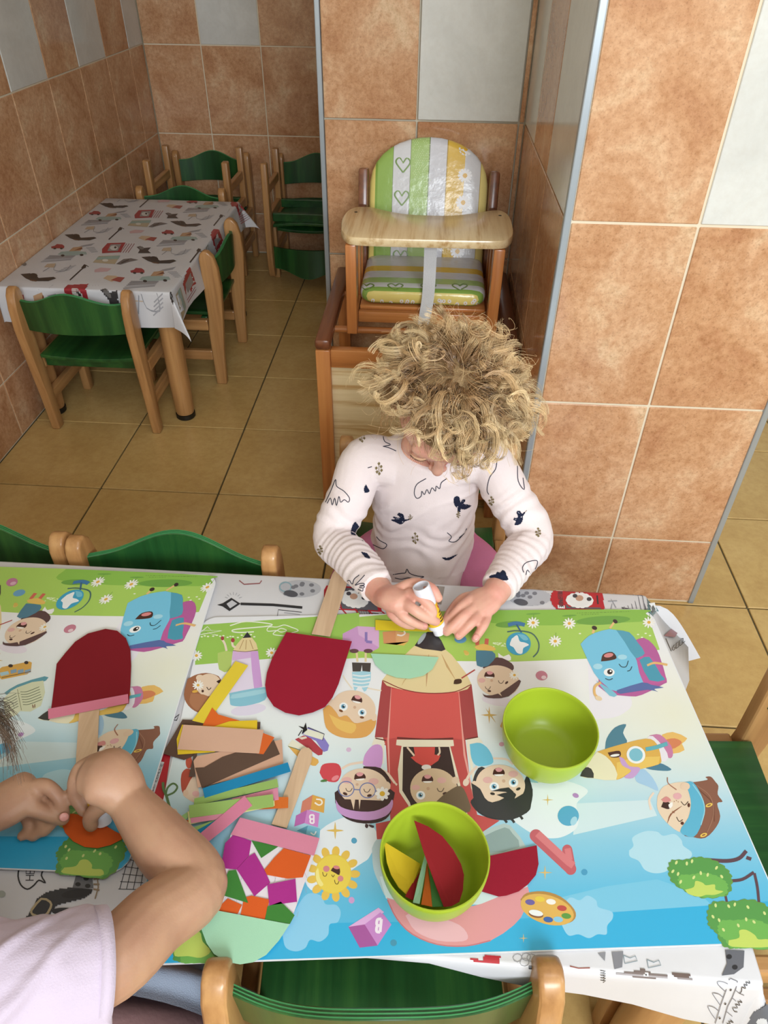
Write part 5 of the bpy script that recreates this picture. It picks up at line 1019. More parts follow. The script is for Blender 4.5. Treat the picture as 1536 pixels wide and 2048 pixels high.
for k in range(4): DF.line(r, [(590 + 6 * k, 444 - 6 * k), (720 + 6 * k, 436 - 3 * k)], 5, '#8b8b90', lay=2)
DF.poly(r, [(480, 412), (500, 398), (540, 400), (560, 410), (520, 428)], '#c2a98c', 0, 2); DF.poly(r, [(515, 420), (550, 405), (582, 408), (560, 430)], '#9a4a44', 0, 3)
DF.poly(r, [(440, 372), (470, 362), (520, 366), (500, 380), (440, 384)], '#c6a4a8', 0, 2)
for k in range(4): DF.line(r, [(260 + 12 * k, 385 - 7 * k), (325 + 10 * k, 372 - 7 * k)], 2, '#9a9aa0', lay=2); DF.line(r, [(145 + 10 * k, 470 - 4 * k), (230 + 6 * k, 455 - 4 * k)], 2, '#9a9aa0', lay=2); DF.line(r, [(190 + 8 * k, 335 - 6 * k), (330 + 4 * k, 325 - 4 * k)], 2 if k else 4, '#9a9aa0', lay=2)
DF.line(r, [(200, 380), (260, 345), (250, 372), (300, 378), (330, 350)], 3, '#8e9096', 3, 2); DF.poly(r, [(205, 360), (220, 345), (260, 342), (250, 362)], '#b8a48c', 0, 2)
uv = lambda x, y: np.array(DF.fn('z', x, y)); o0 = uv(190, 400); va, vb = uv(385, 215) - o0, uv(750, 320) - o0
base = DF.items; DF.items = []
fx0, fx1, fy0, fy1 = FT
for pts, col, l in base:
    c = np.mean(pts, 0)
    for i in range(-6, 7):
        for j in range(-4, 5):
            d = i * va + j * vb; q = c + d
            if fx0 - 0.005 < q[0] < fx1 + 0.085 and fy0 - 0.09 < q[1] < fy1 + 0.07 and not (q[0] > fx1 and (q[1] < fy0 or q[1] > fy1 ) and False):
                if any(not (fx0 - 0.01 < p[0] + d[0] < fx1 + 0.094 and fy0 - 0.102 < p[1] + d[1] < fy1 + 0.082) for p in pts): continue
                DF.items.append(([tuple(np.array(p) + d) for p in pts], col, l))
obj('printed_drawings', cloth_print(DF, FC, 0.004, 4e-7), M['cloth_print'], cloth_far, fixn=False)

# ------------------------------------------------------------------ coloured paper, lollies, bowls, glue stick
PZ = ZM + MT + 0.0014 + 0.0002; PZL = PZ + 0.0030
def paper_mat(name, c): return plain(name, c, 0.75, 0.25, bump=0.05, bscale=900)
PM = {}
def pmat(c):
    if c not in PM: PM[c] = paper_mat('paper ' + c, tuple(int(c[i:i + 2], 16) / 255 * 0.92 for i in (1, 3, 5)))
    return PM[c]
TH = 0.0003
def paper(name, r, pts, z, col, parent=None, sm=0, label=None, cat='paper', group=None, th=TH):
    p = np.array(pts, float)
    if sm: p = catmull(np.vstack([p, p[:1]]), sm)[:-1]
    q = [W(*PXY(r, x, y), z)[:2] for x, y in p]; c = np.mean(q, 0) if parent is None else np.array([0, 0])
    mb = MB(); mb.prism([tuple(a - c) for a in q], lambda u, v, t: (u, v, t), 0 if parent is None else z, th if parent is None else z + th)
    o = obj(name, mb, pmat(col) if isinstance(col, str) else col, parent, loc=None if parent is not None else (c[0], c[1], z))
    if label: o['label'] = label
    if parent is None: o['category'] = cat
    if group: o['group'] = group
    return o
CR = '#99142e'
t = thing('paper_ice_lolly', 'crimson paper ice lolly with its stick pointing away under the child’s sleeve'.replace('’', "'"), 'paper craft')
paper('stick', '7', [(70, 1325), (178, 1340), (272, 1045), (300, 960), (265, 940), (215, 935), (190, 975)], PZ + 0.0008, M['stick'], t, th=0.0016)
paper('paper_body', 'c', [(997, 52), (1477, 120), (1420, 300), (1380, 430), (1335, 530), (1280, 600), (1190, 640), (1090, 662), (990, 642), (905, 595), (855, 520), (842, 440), (855, 350), (895, 240)], PZ + 0.0026, CR, t, label='crimson paper body')
t = thing('paper_ice_lolly', 'dark red paper ice lolly with one pink band on the left mat', 'paper craft', group=None)
paper('stick', 'p', [(159, 1425), (199, 1418), (196, 1480), (194, 1512), (189, 1580), (178, 1602), (163, 1600), (151, 1575), (153, 1512)], PZL + 0.0001, M['stick'], t, th=0.0016)
paper('paper_body', 'A', [(262, 942), (275, 840), (290, 712), (335, 655), (385, 598), (450, 556), (540, 532), (600, 542), (645, 580), (668, 640), (672, 720), (668, 820), (660, 915)], PZL + 0.0020, '#7d0f1c', t, label='dark red paper body')
paper('pink_band', 'A', [(246, 942), (655, 866), (658, 912), (248, 994)], PZL + 0.0025, '#d97f96', t)
t = thing('paper_ice_lolly', 'paper ice lolly covered in a mosaic of magenta, green and orange scraps', 'paper craft')
paper('stick', 'c', [(890, 1462), (1000, 1190), (1085, 950), (1105, 915), (1130, 902), (1160, 903), (1185, 925), (1188, 960), (1180, 1000), (1100, 1220), (1000, 1490)], PZ + 0.0001, M['stick'], t, th=0.0016)
M['newsprint'] = plain('white patterned paper', '#d6d0d6', 0.8, 0.2)
paper('paper_body', 'd', [(345, 205), (855, 338), (800, 500), (750, 640), (704, 762), (640, 860), (560, 950), (480, 995), (400, 1008), (320, 993), (240, 945), (195, 880), (165, 795), (180, 720), (228, 560), (290, 400)], PZ + 0.0018, M['newsprint'], t)
zz = PZ + 0.0022
lm = Draw(lambda r_, x, y: tuple(W(*PXY(r_, x, y), zz)[:2]))
for k in range(44):
    x, y = rnd.uniform(290, 820), rnd.uniform(240, 700)
    lm.line('d', [(x, y), (x + rnd.uniform(-16, 16), y + rnd.uniform(14, 34))], 1.4, '#a78f9c', lay=1)
MGT, GRN, ORG, MNT, PNK = '#ad2f8c', '#3f8236', '#dc5f22', '#a9dcbb', '#dc8aa4'
lm.items = [it for it in lm.items]
bodyp = [(345, 205), (855, 338), (750, 640), (704, 762), (270, 690), (228, 560), (290, 400)]
obj('pencil_hatching', lm.mesh(lambda u, v, z: (u, v, zz + z), dz=1e-7), M['print'], t, fixn=False)
for i, (c, pts) in enumerate([(MGT, [(308, 265), (360, 214), (470, 252), (455, 342), (380, 427), (282, 418)]), (MGT, [(380, 427), (455, 345), (490, 325), (550, 430), (585, 508), (488, 592)]), (MGT, [(567, 520), (740, 485), (750, 625), (580, 648)]),
                              (GRN, [(470, 250), (636, 285), (530, 357)]), (ORG, [(548, 430), (610, 355), (668, 297), (835, 342), (785, 475), (690, 483), (565, 460)]), (GRN, [(265, 577), (330, 435), (375, 430), (450, 633)]), (ORG, [(268, 660), (325, 605), (412, 645), (385, 700), (268, 682)]),
                              (ORG, [(425, 600), (470, 588), (582, 612), (550, 738), (403, 705)]), (GRN, [(568, 655), (650, 625), (735, 708), (706, 762), (553, 735)])]):
    paper('paper_scrap', 'd', pts, zz + 0.0002 + 0.00032 * (i % 3), c, t)
paper('paper_bottom', 'd', [(262, 680), (704, 764), (640, 862), (560, 952), (480, 997), (400, 1010), (320, 995), (240, 947), (194, 880), (163, 797), (200, 740)], zz + 0.0013, MNT, t, label='mint green paper bottom')
paper('pink_band', 'd', [(400, 108), (888, 235), (855, 342), (343, 212)], zz + 0.0013, PNK, t)
# paper strips in a loose heap
strips = [('#5d4538', [(238, 692), (808, 710), (805, 760), (330, 790), (330, 950), (250, 988), (92, 940)], 'dark brown paper strip lying lowest at the left end of the heap'),
          ('#e6cd3c', [(625, 265), (718, 297), (415, 725), (310, 700)], 'lone yellow paper strip pointing away above the heap'),
          ('#e06a26', [(455, 605), (500, 655), (655, 700), (640, 770), (385, 735)], 'orange paper scrap with a curved edge behind the top beige strip'),
          ('#e3c22c', [(235, 730), (470, 742), (580, 705), (785, 697), (783, 770), (470, 930), (203, 948), (195, 835)], 'yellow paper strip just under the top beige strip'),
          ('#57453c', [(320, 945), (345, 940), (330, 1110), (285, 1110)], 'dark brown paper sliver at the left under the brown strip'),
          ('#d1a68c', [(318, 995), (345, 960), (965, 838), (975, 1010), (940, 1040), (560, 1140), (350, 1190)], 'beige paper strip under the wide brown strip'),
          ('#5f493c', [(330, 1045), (395, 1042), (530, 965), (630, 932), (800, 940), (905, 840), (950, 945), (640, 1080), (380, 1195)], 'wide brown paper strip with a wavy upper edge'),
          ('#d9662a', [(826, 790), (910, 822), (830, 945), (780, 940)], 'orange paper corner at the right of the top beige strip'),
          ('#d6ad94', [(245, 730), (832, 768), (798, 940), (200, 910)], 'wide beige paper strip on top of the heap'),
          ('#d9702a', [(900, 1258), (1012, 1260), (1010, 1338), (760, 1352)], 'orange paper strip end beside the craft stick'),
          ('#dd8ea6', [(600, 1270), (935, 1190), (942, 1278), (600, 1340)], 'pink paper strip between two light green strips at the right'),
          ('#98ba66', [(325, 1270), (930, 1125), (940, 1185), (320, 1322)], 'upper light green paper strip below the blue one'),
          ('#1c86b6', [(385, 1195), (1008, 1005), (1030, 1072), (400, 1265)], 'long blue paper strip below the brown strip'),
          ('#dc6a2c', [(225, 1435), (290, 1425), (300, 1455), (235, 1500)], 'small orange paper scrap at the lower left of the heap'),
          ('#9cc67e', [(195, 1420), (280, 1365), (285, 1400), (215, 1470)], 'short green paper end at the lower left corner of the heap'),
          ('#9dc070', [(235, 1510), (480, 1425), (500, 1470), (265, 1570)], 'lowest light green paper strip next to the bare elbow'),
          ('#1c86b2', [(310, 1520), (490, 1422), (520, 1440), (330, 1550)], 'short blue paper strip below the heap'),
          ('#e2dc9a', [(275, 1365), (910, 1285), (912, 1322), (285, 1460)], 'pale yellow paper strip peeking under the lower green strip'),
          ('#de90a8', [(295, 1405), (560, 1370), (480, 1425), (300, 1450)], 'short pink paper strip under the lower green strip'),
          ('#9bbd68', [(285, 1320), (900, 1238), (905, 1330), (290, 1412)], 'lower broad light green paper strip'),
          ('#d9839f', [(692, 1250), (748, 1320), (560, 1480), (340, 1655), (240, 1740), (200, 1680), (285, 1595)], 'long pink paper strip laid slanting across the lower strips')]
for i, (c, pts, lb) in enumerate(strips):
    z = PZ + 0.0002 + 0.0004 * i; pts = pts
    # positions were measured on the table plane; a pile this thin needs no correction
    paper('paper_strip', 'c', pts, z, c, label=lb, cat='paper strip', group='paper strips in the heap')
paper('paper_half_round', 'e', [(338, 425), (560, 434), (793, 450), (750, 530), (690, 572), (600, 592), (510, 585), (430, 555), (370, 500)], PZ + 0.0002, MNT, label='mint half-round of paper on the big pencil tip', cat='paper')
paper('paper_strip', 'e', [(370, 200), (700, 225), (835, 255), (838, 283), (600, 274), (370, 268)], PZ + 0.0002, '#e5cf2e', label='yellow paper strip being glued under the blond child\'s hands', cat='paper strip')
paper('paper_half_round', 'f', [(862, 700), (885, 520), (1040, 485), (1195, 450), (1207, 570), (1190, 640), (1140, 700), (1080, 745), (1000, 772), (950, 778), (840, 745)], PZ + 0.0002, CR, label='crimson rounded paper beside the filled green bowl', cat='paper')
paper('paper_half_round', 'B', [(378, 602), (392, 548), (450, 545), (510, 556), (620, 600), (700, 650), (760, 680), (745, 705), (680, 738), (600, 757), (520, 750), (450, 715), (400, 662)], PZL + 0.0006, '#dd5f20', label='orange rounded paper held by the left child', cat='paper')
M['bowl'] = plain('lime green plastic', '#9aaf2b', 0.36, 0.5)
def bowl(c, label):
    t = thing('bowl', label, 'bowl', (c[0], c[1], PZ), 0, 'lime green plastic bowls')
    pr = []
    H, R_, r0 = 0.0575, 0.0560, 0.0315
    f = lambda k: (r0 + (R_ - r0) * math.sin(k * PI / 2) ** 0.85 if k > 0 else r0, H * (1 - math.cos(k * PI / 2)) ** 0.9)
    ks = np.linspace(0, 1, 15); out = [(0.0004, 0.0008), (r0 - 0.004, 0.0008), (r0 - 0.002, 0.0)] + [f(k) for k in ks]
    inn = [(x - 0.0022, z) for x, z in (f(k) for k in ks[::-1])]; inn = [(x, max(z + (0.0026 if i > 3 else 0.0008 * i), 0.0028)) for i, (x, z) in enumerate(inn)]
    mb = MB(); mb.lathe(out + [(R_ - 0.0004, H + 0.0009), (R_ - 0.0016, H + 0.0009)] + inn + [(0.0004, 0.0026)], 64); obj('bowl_shell', mb, M['bowl'], t, auto=0.8)
    b = MB(); b.lathe([(r0 - 0.003, 0.0), (r0 - 0.001, 0.0), (r0 + 0.0005, 0.002), (r0 - 0.003, 0.002), (r0 - 0.003, 0.0)], 48); obj('foot_ring', b, M['bowl'], t, auto=0.8)
    return t
bowl((0.1695, 0.5075), 'empty lime green plastic bowl at the right')
bowl((0.0350, 0.3480), 'lime green plastic bowl holding coloured paper pieces')
def bowl_paper(pts, zs, col, label, th=0.0004):
    q = [W(*PXY('f', x, y), PZ + z) for (x, y), z in zip(pts, zs)]; c = np.mean(q, 0); q = [a - c for a in q]; nn = np.zeros(3)
    for i in range(len(q)): nn += np.cross(q[i], q[(i + 1) % len(q)])
    nn /= np.linalg.norm(nn)
    mb = MB(); n = len(q); mb.add(q + [a - nn * th for a in q], [tuple(range(n)), tuple(range(2 * n - 1, n - 1, -1))] + [(i, n + i, n + (i + 1) % n, (i + 1) % n) for i in range(n)])
    obj('paper_piece', mb, pmat(col), loc=tuple(c), label=label, category='paper', group='paper pieces in the left bowl')
bowl_paper([(218, 428), (335, 500), (450, 570), (445, 620), (370, 775), (310, 720), (262, 640), (235, 560)], [.043, .028, .016, .014, .030, .040, .042, .043], '#dfc02a', 'yellow paper piece leaning at the left inside the bowl')
bowl_paper([(450, 600), (480, 640), (420, 800), (395, 800), (352, 778)], [.012, .012, .034, .034, .036], '#9c1828', 'narrow dark red paper piece next to the yellow one in the bowl')
bowl_paper([(478, 515), (494, 545), (470, 700), (445, 826), (402, 818), (430, 690)], [.022, .022, .028, .039, .039, .028], MNT, 'mint paper piece standing in the middle of the bowl')
bowl_paper([(490, 560), (505, 600), (526, 845), (455, 830), (475, 700)], [.020, .020, .037, .037, .028], '#d9702a', 'orange paper piece in the middle of the bowl')
bowl_paper([(500, 590), (530, 680), (600, 842), (527, 846), (512, 700)], [.021, .024, .037, .037, .027], '#4c8a4a', 'dark green paper piece in the middle of the bowl')
bowl_paper([(410, 292), (500, 330), (590, 392), (660, 478), (710, 570), (729, 640), (722, 740), (700, 812), (650, 840), (600, 846), (540, 690), (470, 490)], [.046, .043, .040, .038, .036, .036, .037, .038, .039, .040, .040, .043], '#8e1820', 'big dark red curved paper piece on top in the bowl')
def glue_stick(tip, top, label):
    tip, top = Vector(tip), Vector(top); d = top - tip; L_ = d.length
    t = thing('glue_stick', label, 'glue stick', tip); t.rotation_mode = 'QUATERNION'; t.rotation_quaternion = d.to_track_quat('Z', 'Y')
    b = MB(); b.lathe([(0.0004, 0.013), (0.0105, 0.013), (0.0122, 0.0135), (0.0122, L_ - 0.0005), (0.0118, L_), (0.0105, L_), (0.0103, L_ - 0.012), (0.0004, L_ - 0.012)], 32); obj('tube', b, plain('white plastic', '#dcdde6', 0.35), t, auto=0.6)
    b = MB(); b.lathe([(0.0004, 0.0), (0.0075, 0.0), (0.0085, 0.001), (0.0088, 0.013), (0.0004, 0.0135)], 28); obj('glue_core', b, plain('white glue', '#e6e6ee', 0.35), t, auto=0.6, label='white glue core')
    b = MB(); b.lathe([(0.0122, 0.020), (0.01235, 0.020), (0.01235, 0.054), (0.0122, 0.054)], 32); lb = obj('label_band', b, plain('yellow glue label', '#dfb424', 0.4), t, auto=0.6, label='yellow label band with a red badge')
    b = MB()
    def patch(a0, a1, z0, z1, r_, round_=False):
        n = 8; 
        if round_:
            ac, zc = (a0 + a1) / 2, (z0 + z1) / 2; P = [(ac + (a1 - a0) / 2 * math.cos(q), zc + (z1 - z0) / 2 * math.sin(q)) for q in np.linspace(0, 2 * PI, 17)[:-1]]
            b.add([(r_ * math.cos(a), r_ * math.sin(a), z) for a, z in P], [tuple(range(16))])
        else:
            for i in range(n):
                p, q = a0 + (a1 - a0) * i / n, a0 + (a1 - a0) * (i + 1) / n; b.add([(r_ * math.cos(p), r_ * math.sin(p), z0), (r_ * math.cos(q), r_ * math.sin(q), z0), (r_ * math.cos(q), r_ * math.sin(q), z1), (r_ * math.cos(p), r_ * math.sin(p), z1)], [(0, 1, 2, 3)])
    for k in range(3): patch(k * 2.1 - .35, k * 2.1 + .35, 0.043, 0.056, 0.0126, True)
    obj('red_badge', b, plain('red badge', '#c02a34', 0.4), lb, fixn=False)
    b = MB()
    for k in range(3):
        for m_ in range(4): patch(k * 2.1 - .8 + .1 * m_, k * 2.1 - .1 + .1 * m_, 0.024 + 0.0045 * m_, 0.0262 + 0.0045 * m_, 0.01255)
    obj('label_lines', b, plain('dark label ink', '#3a3220', 0.4), lb, fixn=False)
    return t
GT = (0.0415, 0.692, PZ + 0.0012); GTOP = (0.0105, 0.7075, 0.5135)
glue_stick(GT, GTOP, 'white and yellow glue stick held upside down by the blond child')
glue_stick(tuple(W(206, 1655, PZL + 0.0015) + np.array([0, 0.004, 0])), tuple(W(206, 1655, PZL) + np.array([-0.016, 0.038, 0.062])), 'glue stick mostly hidden in the fist of the left child')

# ------------------------------------------------------------------ people
A3 = lambda p: np.array(p, float)
def fuse(mb, voxel, smooth=6, name='body'):
    """join the overlapping closed lofts of a figure into one continuous skin"""
    me = bpy.data.meshes.new(name + '_raw'); me.from_pydata(mb.v, [], mb.f)
    bm = bmesh.new(); bm.from_mesh(me); bmesh.ops.recalc_face_normals(bm, faces=bm.faces[:]); bm.to_mesh(me); bm.free()
    o = bpy.data.objects.new(name + '_raw', me); COL.objects.link(o)
    m = o.modifiers.new('r', 'REMESH'); m.mode = 'VOXEL'; m.voxel_size = voxel; m.use_smooth_shade = True
    s = o.modifiers.new('s', 'SMOOTH'); s.factor = 0.5; s.iterations = smooth
    dg = bpy.context.evaluated_depsgraph_get(); out = bpy.data.meshes.new_from_object(o.evaluated_get(dg)); out.name = name
    bpy.data.objects.remove(o); bpy.data.meshes.remove(me)
    out.polygons.foreach_set('use_smooth', [True] * len(out.polygons)); return out
def verts(me):
    a = np.empty(len(me.vertices) * 3); me.vertices.foreach_get('co', a); return a.reshape(-1, 3)
def normals(me):
    a = np.empty(len(me.vertices) * 3); me.vertices.foreach_get('normal', a); return a.reshape(-1, 3)
def setverts(me, v): me.vertices.foreach_set('co', v.astype(np.float32).ravel()); me.update()
def ripple(me, a, b_, amp, wl, r=0.06, seed=0):
    """cloth wrinkles running round a limb from a to b"""
    v, n = verts(me), normals(me); a, b_ = A3(a), A3(b_); d = b_ - a; L_ = np.linalg.norm(d); d /= L_
    s = (v - a) @ d; dist = np.linalg.norm(v - a - s[:, None] * d, axis=1)
    w_ = np.clip(s / 0.02, 0, 1) * np.clip((L_ - s) / 0.02, 0, 1) * (dist < r)
    ph = 2 * np.pi * s / wl + 3 * np.sin(v[:, 0] * 55 + seed) + 2 * np.sin(v[:, 2] * 70 + seed * 2)
    setverts(me, v + n * (amp * w_ * (np.sin(ph) + 0.5 * np.sin(0.57 * ph + seed)))[:, None])
def soft_noise(me, amp, k, seed=0):
    v, n = verts(me), normals(me); r = np.random.RandomState(seed); f = np.zeros(len(v))
    for _ in range(7):
        q = r.normal(size=3) * k; f += np.sin(v @ q + r.uniform(0, 6.28))
    setverts(me, v + n * (amp * f / 2.6)[:, None])
def folds(me, d, side, amp, wl, lim, seed):
    """long soft creases in a loose cloth: ridges run along d, repeat along side"""
    v, n = verts(me), normals(me); d, side = A3(d), A3(side); x, y = v @ side, v @ d; r = np.random.RandomState(seed)
    ph = 2 * np.pi * x / wl + 2.2 * np.sin(y * 31 + seed) + 1.4 * np.sin(x * 43 + 2 * seed); f = np.maximum(0, np.sin(ph)) ** 2.2 - 0.3; m = 1 / (1 + np.exp(-(lim(v)) * 200))
    setverts(me, v + n * (amp * f * m * (0.6 + 0.4 * np.sin(y * 40 + 7 * x)))[:, None])
def skin_mat(name, c, cr):
    m, N, L, b = newmat(name, 0.48, 0.4)
    tc = N.new('ShaderNodeTexCoord'); nz = N.new('ShaderNodeTexNoise'); nz.inputs['Scale'].default_value = 26; nz.inputs['Detail'].default_value = 5; L.new(tc.outputs['Object'], nz.inputs['Vector'])
    rp = ramp(N, [(0.35, c), (0.68, cr)]); L.new(nz.outputs['Fac'], rp.inputs[0]); L.new(rp.outputs[0], b.inputs['Base Color'])
    n2 = N.new('ShaderNodeTexNoise'); n2.inputs['Scale'].default_value = 420; L.new(tc.outputs['Object'], n2.inputs['Vector'])
    bp = N.new('ShaderNodeBump'); bp.inputs['Strength'].default_value = 0.12; bp.inputs['Distance'].default_value = 0.001; L.new(n2.outputs['Fac'], bp.inputs['Height']); L.new(bp.outputs[0], b.inputs['Normal'])
    b.inputs['Subsurface Weight'].default_value = 0.22; b.inputs['Subsurface Radius'].default_value = (1.0, 0.38, 0.22); b.inputs['Subsurface Scale'].default_value = 0.006
    return m
M['skin_fair'] = skin_mat('fair skin', '#d6a793', '#cd8f80')
M['skin_tan'] = skin_mat('light tan skin', '#b58e72', '#a98068')
def finger(mb, pts, r=0.0060): mb.tube([A3(p) for p in pts], [r * k for k in np.linspace(1.06, 0.86, len(pts))], 12, sub=5)
def person(name, label, loc): return thing(name, label, 'person', loc)
def pobj(name, me, mat, parent, base, **k):
    me.transform(Matrix.Translation(-Vector(base))); return link(name, me, parent, mat, **k)
W3 = lambda x, y, z: tuple(W(x, y, z))
W7 = lambda x, y, z: tuple(W(*PXY('7', x, y), z))
TBL = PZ
# ---- the blond child
K1 = (0.015, 1.03, 0.0)
kid = person('person', 'blond curly-haired child in a pale bird-print top gluing at the far side of the table', K1)
sh_l, el_l, wr_l = (-0.088, 0.955, 0.545), (-0.133, 0.872, 0.452), W3(766, 1190, 0.470)
sh_r, el_r, wr_r = (0.106, 0.955, 0.560), (0.187, 0.885, 0.462), W3(988, 1190, 0.462)
pit = math.radians(55); Fd = A3((-0.07, -math.cos(pit), -math.sin(pit))); Fd /= np.linalg.norm(Fd)
Xd = np.cross(Fd, A3((0.05, -math.sin(pit), math.cos(pit)))); Xd /= np.linalg.norm(Xd); Ud = np.cross(Xd, Fd)          # Xd: towards the camera's right... of the head frame
if Xd[0] < 0: Xd = -Xd
Hc = A3((0.036, 0.905, 0.684))
H = lambda x, f, u: Hc + Xd * x + Fd * f + Ud * u
AX = (Xd, Fd, Ud)
def head_geo(mb):
    ellipsoid(mb, Hc, (0.0690, 0.0820, 0.0790), AX, 28, 20); ellipsoid(mb, H(0, 0.030, -0.030), (0.058, 0.054, 0.058), AX); ellipsoid(mb, H(0, 0.052, -0.066), (0.034, 0.028, 0.026), AX)
    for s in (-1, 1):
        ellipsoid(mb, H(s * 0.033, 0.057, -0.036), (0.025, 0.024, 0.026), AX); ellipsoid(mb, H(s * 0.029, 0.0740, -0.002), (0.0145, 0.0085, 0.0095), AX); ellipsoid(mb, H(s * 0.069, -0.004, -0.018), (0.008, 0.018, 0.027), AX)
        ellipsoid(mb, H(s * 0.0085, 0.0905, -0.0345), (0.0062, 0.006, 0.0055), AX, 12, 8)
    ellipsoid(mb, H(0, 0.066, 0.022), (0.046, 0.016, 0.022), AX)
    mb.tube([H(0, 0.079, 0.000), H(0, 0.086, -0.014), H(0, 0.0935, -0.026), H(0, 0.0945, -0.033)], [0.007, 0.0075, 0.0090, 0.0085], 14, sub=4)
    mb.tube([H(-0.017, 0.0765, -0.0575), H(-0.008, 0.0830, -0.0555), H(0, 0.0845, -0.0565), H(0.008, 0.0830, -0.0555), H(0.017, 0.0765, -0.0575)], [.0028, .0042, .0046, .0042, .0028], 10, sub=3)
    mb.tube([H(-0.014, 0.0755, -0.0625), H(0, 0.0825, -0.0655), H(0.014, 0.0755, -0.0625)], [.003, .0052, .003], 10, sub=4)
bm_ = MB()
bm_.tube([(0.016, 1.045, 0.318), (0.015, 1.015, 0.40), (0.012, 0.978, 0.50), (0.012, 0.958, 0.553), (0.016, 0.945, 0.590)], [(0.082, 0.062), (0.076, 0.056), (0.086, 0.058), (0.078, 0.046), (0.036, 0.034)], 24, up=(0, 1, 0), sub=4)
bm_.tube([(0.016, 0.945, 0.575), (0.020, 0.932, 0.615), tuple(H(0, -0.022, -0.042))], [0.034, 0.031, 0.036], 18, sub=4)
head_geo(bm_)
for sh, el, wr in ((sh_l, el_l, wr_l), (sh_r, el_r, wr_r)): bm_.tube([sh, tuple((A3(sh) + A3(el)) / 2), el, tuple((A3(el) * .55 + A3(wr) * .45)), wr], [0.034, 0.030, 0.026, 0.0255, 0.0195], 16, sub=5)
for s, kx in ((-1, -0.115), (1, 0.150)):
    bm_.tube([(0.015 + s * 0.042, 1.035, 0.300), (kx, 0.880, 0.292), ], [0.040, 0.034], 16, sub=4); bm_.tube([(kx, 0.880, 0.292), (kx * 0.95, 0.862, 0.16), (kx * 0.9, 0.872, 0.050)], [0.034, 0.030, 0.024], 16, sub=4); bm_.tube([(kx * .9, 0.885, 0.026), (kx * .9, 0.83, 0.022), (kx * .9, 0.785, 0.018)], [0.024, 0.023, 0.017], 14, sub=3)
# right hand of the child (left in view): a fist round the glue stick
kn = [W3(820, 1186, 0.492), W3(806, 1203, 0.487), W3(793, 1217, 0.476), W3(782, 1226, 0.464)]
bm_.tube([wr_l, W3(786, 1197, 0.478), W3(803, 1204, 0.482)], [(0.0195, 0.0165), (0.0255, 0.0185), (0.0245, 0.0165)], 16, up=(0.3, 0.2, 1), sub=5)
finger(bm_, [kn[0], W3(842, 1195, 0.4985), W3(860, 1212, 0.489), W3(866, 1226, 0.479)], 0.0078)
finger(bm_, [kn[1], W3(826, 1218, 0.489), W3(850, 1234, 0.478), W3(872, 1243, 0.464)], 0.0080)
finger(bm_, [kn[2], W3(808, 1233, 0.474), W3(830, 1246, 0.464), W3(848, 1252, 0.456)], 0.0076)
finger(bm_, [kn[3], W3(796, 1240, 0.458), W3(812, 1249, 0.451), W3(826, 1252, 0.446)], 0.0068)
finger(bm_, [W3(790, 1182, 0.484), W3(828, 1166, 0.497), W3(862, 1176, 0.500), W3(876, 1196, 0.490)], 0.0082)
# left hand of the child (right in view): flat, fingers pressing the paper
bm_.tube([wr_r, W3(972, 1201, 0.460), W3(952, 1213, 0.4555)], [(0.0185, 0.0150), (0.0250, 0.0145), (0.0265, 0.0125)], 16, up=(0, 0, 1), sub=5)
finger(bm_, [W3(941, 1199, 0.460), W3(922, 1214, 0.4615), W3(905, 1232, 0.453), W3(894, 1245, TBL + 0.0075)], 0.0076)
finger(bm_, [W3(948, 1215, 0.458), W3(927, 1232, 0.4610), W3(906, 1252, 0.452), W3(893, 1264, TBL + 0.0072)], 0.0078)
finger(bm_, [W3(958, 1227, 0.4550), W3(944, 1245, 0.4580), W3(927, 1262, 0.449), W3(917, 1272, TBL + 0.0070)], 0.0074)
finger(bm_, [W3(974, 1234, 0.4520), W3(968, 1250, 0.4530), W3(958, 1266, 0.446), W3(950, 1278, TBL + 0.0066)], 0.0068)
finger(bm_, [W3(952, 1192, 0.455), W3(925, 1198, 0.4520), W3(902, 1224, 0.449), W3(888, 1252, 0.446)], 0.0080)
body_me = fuse(bm_, 0.0019, 5, 'child_body')
body1 = pobj('body', body_me, M['skin_fair'], kid, K1, label='fair skinned head and hands')
# closed eyelids with lashes, lips
for s in (-1, 1):
    b = MB(); b.tube([H(s * (0.029 + 0.0145 * k), 0.0830 - 0.0065 * k * k, -0.0065 - 0.004 * (1 - k * k)) for k in np.linspace(-1, 1, 9)], 0.0009, 6)
    for k in np.linspace(-0.9, 0.9, 12):
        p = H(s * (0.029 + 0.0145 * k), 0.0832 - 0.0065 * k * k, -0.0065 - 0.004 * (1 - k * k)); b.tube([p, p + Fd * 0.004 - Ud * 0.0035 + Xd * s * k * 0.002], [0.00035, 0.00015], 4, round_ends=False)
    pobj('eyelashes', mesh_of(b, 'eyelashes', True), plain('brown lashes', '#6b4c3a', 0.7), kid, K1)
    b = MB(); b.tube([H(s * (0.030 + 0.016 * k), 0.0830 - 0.007 * k * k - .002, 0.0215 + 0.0035 * (1 - k * k)) for k in np.linspace(-1, 1, 9)], [(0.0012 * (1.15 - abs(k)), 0.0022 * (1.15 - abs(k))) for k in np.linspace(-1, 1, 9)], 6); pobj('eyebrow', mesh_of(b, 'eyebrow', True), plain('blond brow', '#c79f80', 0.8), kid, K1)
b = MB(); b.tube([H(-0.0165, 0.0790, -0.0590), H(-0.008, 0.0862, -0.0572), H(0, 0.0880, -0.0582), H(0.008, 0.0862, -0.0572), H(0.0165, 0.0790, -0.0590)], [.0022, .0034, .0036, .0034, .0022], 8, sub=3); b.tube([H(-0.013, 0.0785, -0.0635), H(0, 0.0860, -0.0660), H(0.013, 0.0785, -0.0635)], [.0022, .0042, .0022], 8, sub=4)
